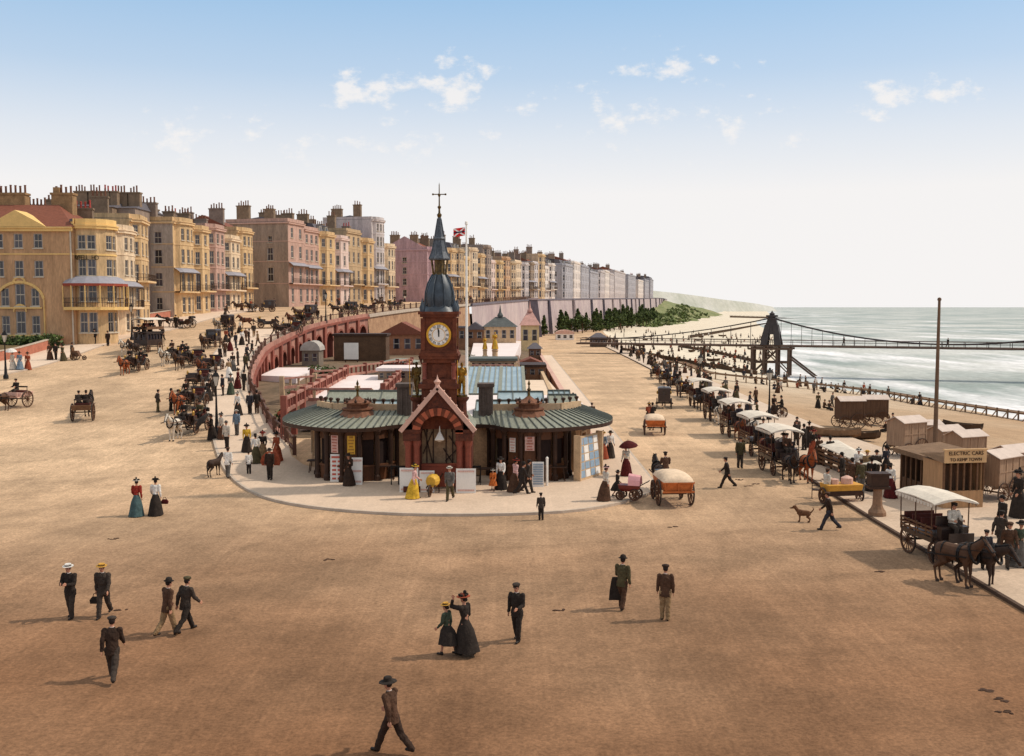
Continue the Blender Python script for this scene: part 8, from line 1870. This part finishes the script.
# sunshades and umbrella
def sunshade(px, py, z, c, label, tilt=(.3,.3), r=.55, cat='sunshade'):
    p = PG(px, py); t = thing('sunshade', label, cat, (p.x, p.y, p.z+z)); t.rotation_euler = (tilt[0], tilt[1], 0); m = MB(); n = 16; pr = [(r,.0),(r*.85,.12),(r*.5,.26),(r*.15,.34),(0,.36)]; m.lathe(pr, n, (0,0,.55), lobes=8, amp=.05); m.build('cover', CL[c], t, 60); q = MB(); q.tube((0,0,-.25), (0,0,1.0), .013, .011, 6); q.build('stick', M_woodd, t); s_ = MB()
    for k in range(8): a = 2*pi*k/8; s_.tube((0,0,.5), (r*.85*cos(a), r*.85*sin(a), .63), .006, .006, 4)
    s_.build('ribs', M_black, t)
sunshade(629,478,1.2,'darkred','red sunshade above the woman in the dark red skirt at the road corner',(.1,-.1)); sunshade(283,436,1.2,'rust','rust sunshade held against the balustrade near the range'); sunshade(210,441,1.0,'black','large black umbrella tilted over the kerb beneath the street lamp',(.2,-.9),.75,'umbrella')
p = PG(272,480); m = MB(); m.loft([[(x*w, .1*cos(x*3)+dy, z) for x in (-.5,-.25,0,.25,.5)]+[(x*w, .1*cos(x*3)+dy-.1, z) for x in (.5,.25,0,-.25,-.5)] for z, w, dy in ((.75,1.0,-.18),(1.0,1.15,-.2),(1.3,.95,-.16),(1.5,.55,-.05))]); o = m.build('shawl', CL['rust'], loc=tuple(p)); tag(o, 'rust-red shawl spread over the dark brown dressed man on the left pavement', 'shawl')
# house pavement on the far left
for px, py, po, hd, t, b, h, hc, lb in [(13,371,'wstand',160,'pale','pale','bonnet','pale','woman in pale dress under a white sunshade at the far left wall'),(20,371,'wstand',190,'greyblue','greyblue','plain','black','woman in grey-blue dress in the far left trio'),(28,370,'wwalk',200,'rust','rust','bonnet','black','woman in rust-red dress, right of the far left trio'),
  (50,361,'wstand',180,'brown','brown','plain','brown','woman in brown by the garden wall'),(56,361,'stand',170,'black','black','bowler','black','man in black among the group by the garden wall'),(63,361,'wwalk',150,'olive','olive','bonnet','black','woman in olive dress among the group by the garden wall'),(72,359,'stand',-90,'charcoal','tan','cap','black','man in charcoal and tan pushing a bath chair by the garden wall'),
  (95,345,'stand',180,'black','black','bowler','black','man in black at the left of the corner house gateway'),(108,346,'stand',190,'darkbrown','black','bowler','black','man in dark brown at the right of the corner house gateway'),(163,341,'walk',170,'black','charcoal','bowler','black','man in black walking right of the horse bus'),(160,331,'stand',0,'charcoal','black','cap','black','man in charcoal behind the horse bus'),(176,329,'stand',180,'black','black','bowler','black','man in black by the carriage at the far house pavement')]:
    pp(px, py, po, hd, t, b, h, hc, lb)
sunshade(12,371,1.25,'white','white sunshade above the far left trio by the garden wall',(.1,0))
bc = PG(77,360); t = thing('bath_chair', 'wicker bath chair pushed along the garden wall', 'bath chair', tuple(bc), radians(-90)); m = MB(); m.loft([[(-.3,-.4,z),(.3,-.4,z),(.3,.55*(1.2-z),z),(-.3,.55*(1.2-z),z)] for z in (.4,.7,1.0)]); m.box(-.3,.3,-.45,-.38,.6,1.35); m.build('body', M_slat, t)
for s in (-1, 1): wheel(.4, 10, t, (s*.38,-.2,.4))
wheel(.25, 8, t, (0,.8,.25)); m = MB(); m.bar((0,.4,.5),(0,.8,.25),.04,.04); m.build('steering_bar', M_black, t)
# promenade right: distinct people
for px, py, po, hd, t, b, h, hc, lb, s in [(819,466,'wstand',20,'brown','brown','plain','darkred','woman in brown dress and dark red hat by the far end of the white-sheeted stand',1),(830,467,'stand',10,'black','black','bowler','black','man in black by the far end of the white-sheeted stand',1),(826,503,'hold',-70,'pale','brown','cap','brown','man in pale waistcoat and brown trousers tending the yellow barrow',1),
  (842,487,'stand',60,'black','charcoal','bowler','black','man in black leaning towards the yellow barrow',1),(852,494,'stand',0,'brown','brown','bowler','black','man in brown watching, left one of the pair above the barrow',1),(861,495,'stand',10,'olive','grey','cap','brown','man in olive watching, right one of the pair above the barrow',1),(871,493,'wstand',-20,'black','black','bonnet','black','woman in black beside the two men watching by the barrow',1),
  (890,500,'wwalk',-5,'white','darkred','plain','black','woman in white blouse and dark red skirt walking past the stone pillar',1),(886,478,'wstand',30,'navy','black','bonnet','black','woman in navy at the post of the booking kiosk',1),(866,484,'stand',200,'tan','tan','boater','straw','man in tan suit and straw boater by the near end of the white-sheeted stand',1),(876,484,'stand',160,'charcoal','charcoal','bowler','black','man in charcoal waiting left of the booking kiosk',1),(858,482,'wstand',170,'white','grey','bonnet','white','woman in white by the near end of the white-sheeted stand',1),
  (804,452,'stand',30,'black','black','bowler','black','man in black on the promenade beside the second wagonette',1),(809,449,'wstand',10,'darkbrown','black','bonnet','black','woman in dark brown on the promenade beside the second wagonette',1),(796,447,'stand',190,'charcoal','charcoal','cap','black','man in charcoal seen past the canopy of the second wagonette',1),(813,458,'wwalk',180,'black','rust','bonnet','red','woman in black and rust with red hat behind the dark-dressed couple',1),
  (985,573,'stand',175,'navy','black','cap','black','boy in navy standing by the nearest wagonette horses',.85),(999,556,'stride',-60,'charcoal','charcoal','cap','black','man in charcoal striding along the promenade at right',1),(1008,571,'walk',170,'brown','charcoal','cap','brown','man in brown walking down the promenade at right',1),(1019,570,'wwalk',175,'green','grey','plain','black','woman in green at the extreme right edge of the promenade',1),(1002,540,'stand',100,'black','black','bowler','black','man in black bowler behind the striding man at right',1),
  (1018,520,'wstand',100,'black','black','bonnet','black','tall dark-cloaked woman at the extreme right edge by the wheel',1.25)]:
    pp(px, py, po, hd, t, b, h, hc, lb, s)
# distant figures: single small meshes
DK = ['black','charcoal','brown','navy','darkbrown','olive','grey']; LT = ['black','charcoal','brown','pale','grey','white','rust','tan','navy']
for k in range(78):
    y = 92+k*2.7+R.uniform(-1.5,1.5); x = KR(y)+R.uniform(.5, 4.5); w = R.random() < .45
    far_person(R.choice([2,3]) if w else R.choice([0,1,4]), (x, y, .13), R.uniform(0,360), R.choice(DK), R.choice(DK), 'dark-dressed stroller among the throng on the far promenade pavement', 'strollers on the far promenade pavement')
for k in range(34):
    y = 122+k*4.6+R.uniform(-1.5,1.5); x = EX(y)-R.uniform(.8, 4.0)-(R.random()**3)*5; w = R.random() < .4
    far_person(R.choice([2,3]) if w else R.choice([0,1]), (x, y, ZR(y)), R.uniform(0,360), R.choice(DK), R.choice(DK), 'dark-dressed figure walking the upper road along the balustrade', 'figures along the upper road balustrade')
# the rest of the distant crowd: far more people than can be kept as separate things, so one mass
def tiny(me):
    o = bpy.data.objects.new('tmp', me.copy()); col.objects.link(o); md = o.modifiers.new('d', 'DECIMATE'); md.ratio = .14; dg = bpy.context.evaluated_depsgraph_get(); dg.update()
    out = bpy.data.meshes.new_from_object(o.evaluated_get(dg)); bpy.data.objects.remove(o); return out
import bmesh
TINY = [tiny(m_) for m_ in FAR]; CB = bmesh.new(); cmats = [SKIN]+[CL[k] for k in ('black','charcoal','brown','navy','pale','grey','white','rust')]
def mass(i, loc, hd):
    n0 = len(CB.verts); f0 = len(CB.faces); CB.from_mesh(TINY[i]); CB.verts.ensure_lookup_table(); CB.faces.ensure_lookup_table()
    M_ = Matrix.Translation(loc) @ Matrix.Rotation(radians(hd), 4, 'Z'); bmesh.ops.transform(CB, matrix=M_, verts=CB.verts[n0:]); t_ = R.choice((1,2,3,4,1,2,5,6,7,8)); b_ = R.choice((1,2,3,4))
    for f_ in CB.faces[f0:]: f_.material_index = {0: 0, 1: t_, 2: b_, 3: 1}.get(f_.material_index, 1)
for k in range(22):
    y = 160+k*7+R.uniform(-2,2); L_ = LC if y < 270 else LD; x = pt_at(L_, max(y, L_[0][1]))[0]+R.uniform(2.2, 5) if y > 205 else -49+R.uniform(0,4)
    mass(R.choice((0,1,2,3)), (x, y, ZR(y)+.02), R.uniform(0,360))
n = 0
while n < 210:
    y = R.uniform(135, 480); x = PE(y)+3+R.random()**.8*(WL(y)-PE(y)-5)
    if y < 200 and x < 36: continue
    i = R.choice([0,1,2,3,5,6,5,6]); mass(i, (x, y, beach(x, y)-(.70 if i >= 5 else .02)), R.uniform(0,360)); n += 1
cm = bpy.data.meshes.new('distant_crowd'); CB.to_mesh(cm); CB.free(); [cm.materials.append(q) for q in cmats]; o = link('distant_crowd', cm); o['kind'] = 'stuff'; tag(o, 'scattered crowd of tiny figures on the pale far beach and distant pavements', 'crowd')
for px, py, i in [(824,409,5),(829,410,6),(832,407,1),(818,408,2),(757,421,2),(797,441,0),(893,432,0),(886,432,6)]:
    p = G(px, py); far_person(i, (p.x, p.y, p.z-(.70 if i >= 5 else .02)), R.uniform(0,360), R.choice(DK), 'black', 'dark figure resting on the tan shingle near the bathing machines', 'figures on the near shingle')
# pair of men walking on the pier
for x in (14, 33): q = at((T0.x, T0.y, 0), math.degrees(atan2(pd.y, pd.x))-90, x, 0); far_person(1, (q[0], q[1], DZ), 300, 'black', 'black', 'tiny dark figure walking out along the pier deck', 'figures on the pier')
# bronze statues on the clock tower, gilt ones on the terrace
def statue(loc, head, m_, label, base=None, s=1.0):
    t = thing('statue', label, 'statue', loc, radians(head)); d = FIG['whold' if base else 'hold']; b = link('figure', d['person'], t); [paint(b, m_, i) for i in range(3)]
    for k in ('coat','trousers','blouse','skirt','hair','boots'):
        if d.get(k): paint(link({'coat':'tunic','trousers':'hose','blouse':'bodice','skirt':'robe'}.get(k, k), d[k], t), m_)
    q = MB(); q.lathe([(.3,-.12),(.3,0)], 10); q.build('plinth', M_bronze if not base else M_stone, t)
    if base:
        q = MB(); q.lathe([(.4,-base),(.4,-base+.3),(.28,-base+.4),(.28,-.25),(.36,-.12)], 10); q.build('pedestal', M_stone, t)
    else:
        q = MB(); q.tube((.28,.28,0), (.30,.3,1.9), .02, .02, 6); q.build('staff', M_gold, t)
    t.scale = (s,)*3
statue((X0-1.22, 54.2, 5.24), 165, M_bronze, 'dark gilded bronze figure at the left shoulder of the clock tower', None, 1.02); statue((X0+1.22, 54.2, 5.24), 195, mat('bright bronze', rgb(190,140,50), .4, .4, 3, metal=.6, c2=rgb(90,64,26)), 'brighter gilded bronze figure at the right shoulder of the clock tower', None, 1.0)
for px, py, lb in [(485,358,'smaller gilt statue on the white right terrace'),(495,358,'larger gilt statue with spreading plant on the white right terrace')]:
    q = GZ(px, py, 3.0); statue((q.x, q.y, 4.2), 180, M_gold, lb, 1.2, 1.35 if px > 490 else 1.0)
# droppings and mud on the road
M_mud = mat('dark mud', rgb(72,50,36), .95, .4, 8, bump=.5)
for k, (px, py) in enumerate([(113,539),(985,690),(1005,712),(1000,700),(672,527),(120,610),(880,572),(740,480),(748,486),(756,484),(330,560),(560,610)]):
    p = G(px, py); m = MB()
    for j in range(5): m.ball((R.uniform(-.22,.22), R.uniform(-.12,.12), .0), (R.uniform(.05,.14), R.uniform(.04,.09), R.uniform(.015,.04)), 7, 4)
    o = m.build('horse_dung', M_mud, loc=tuple(p)); tag(o, 'small dark smear of dung lying on the dirt road', 'dung', 'droppings on the road')
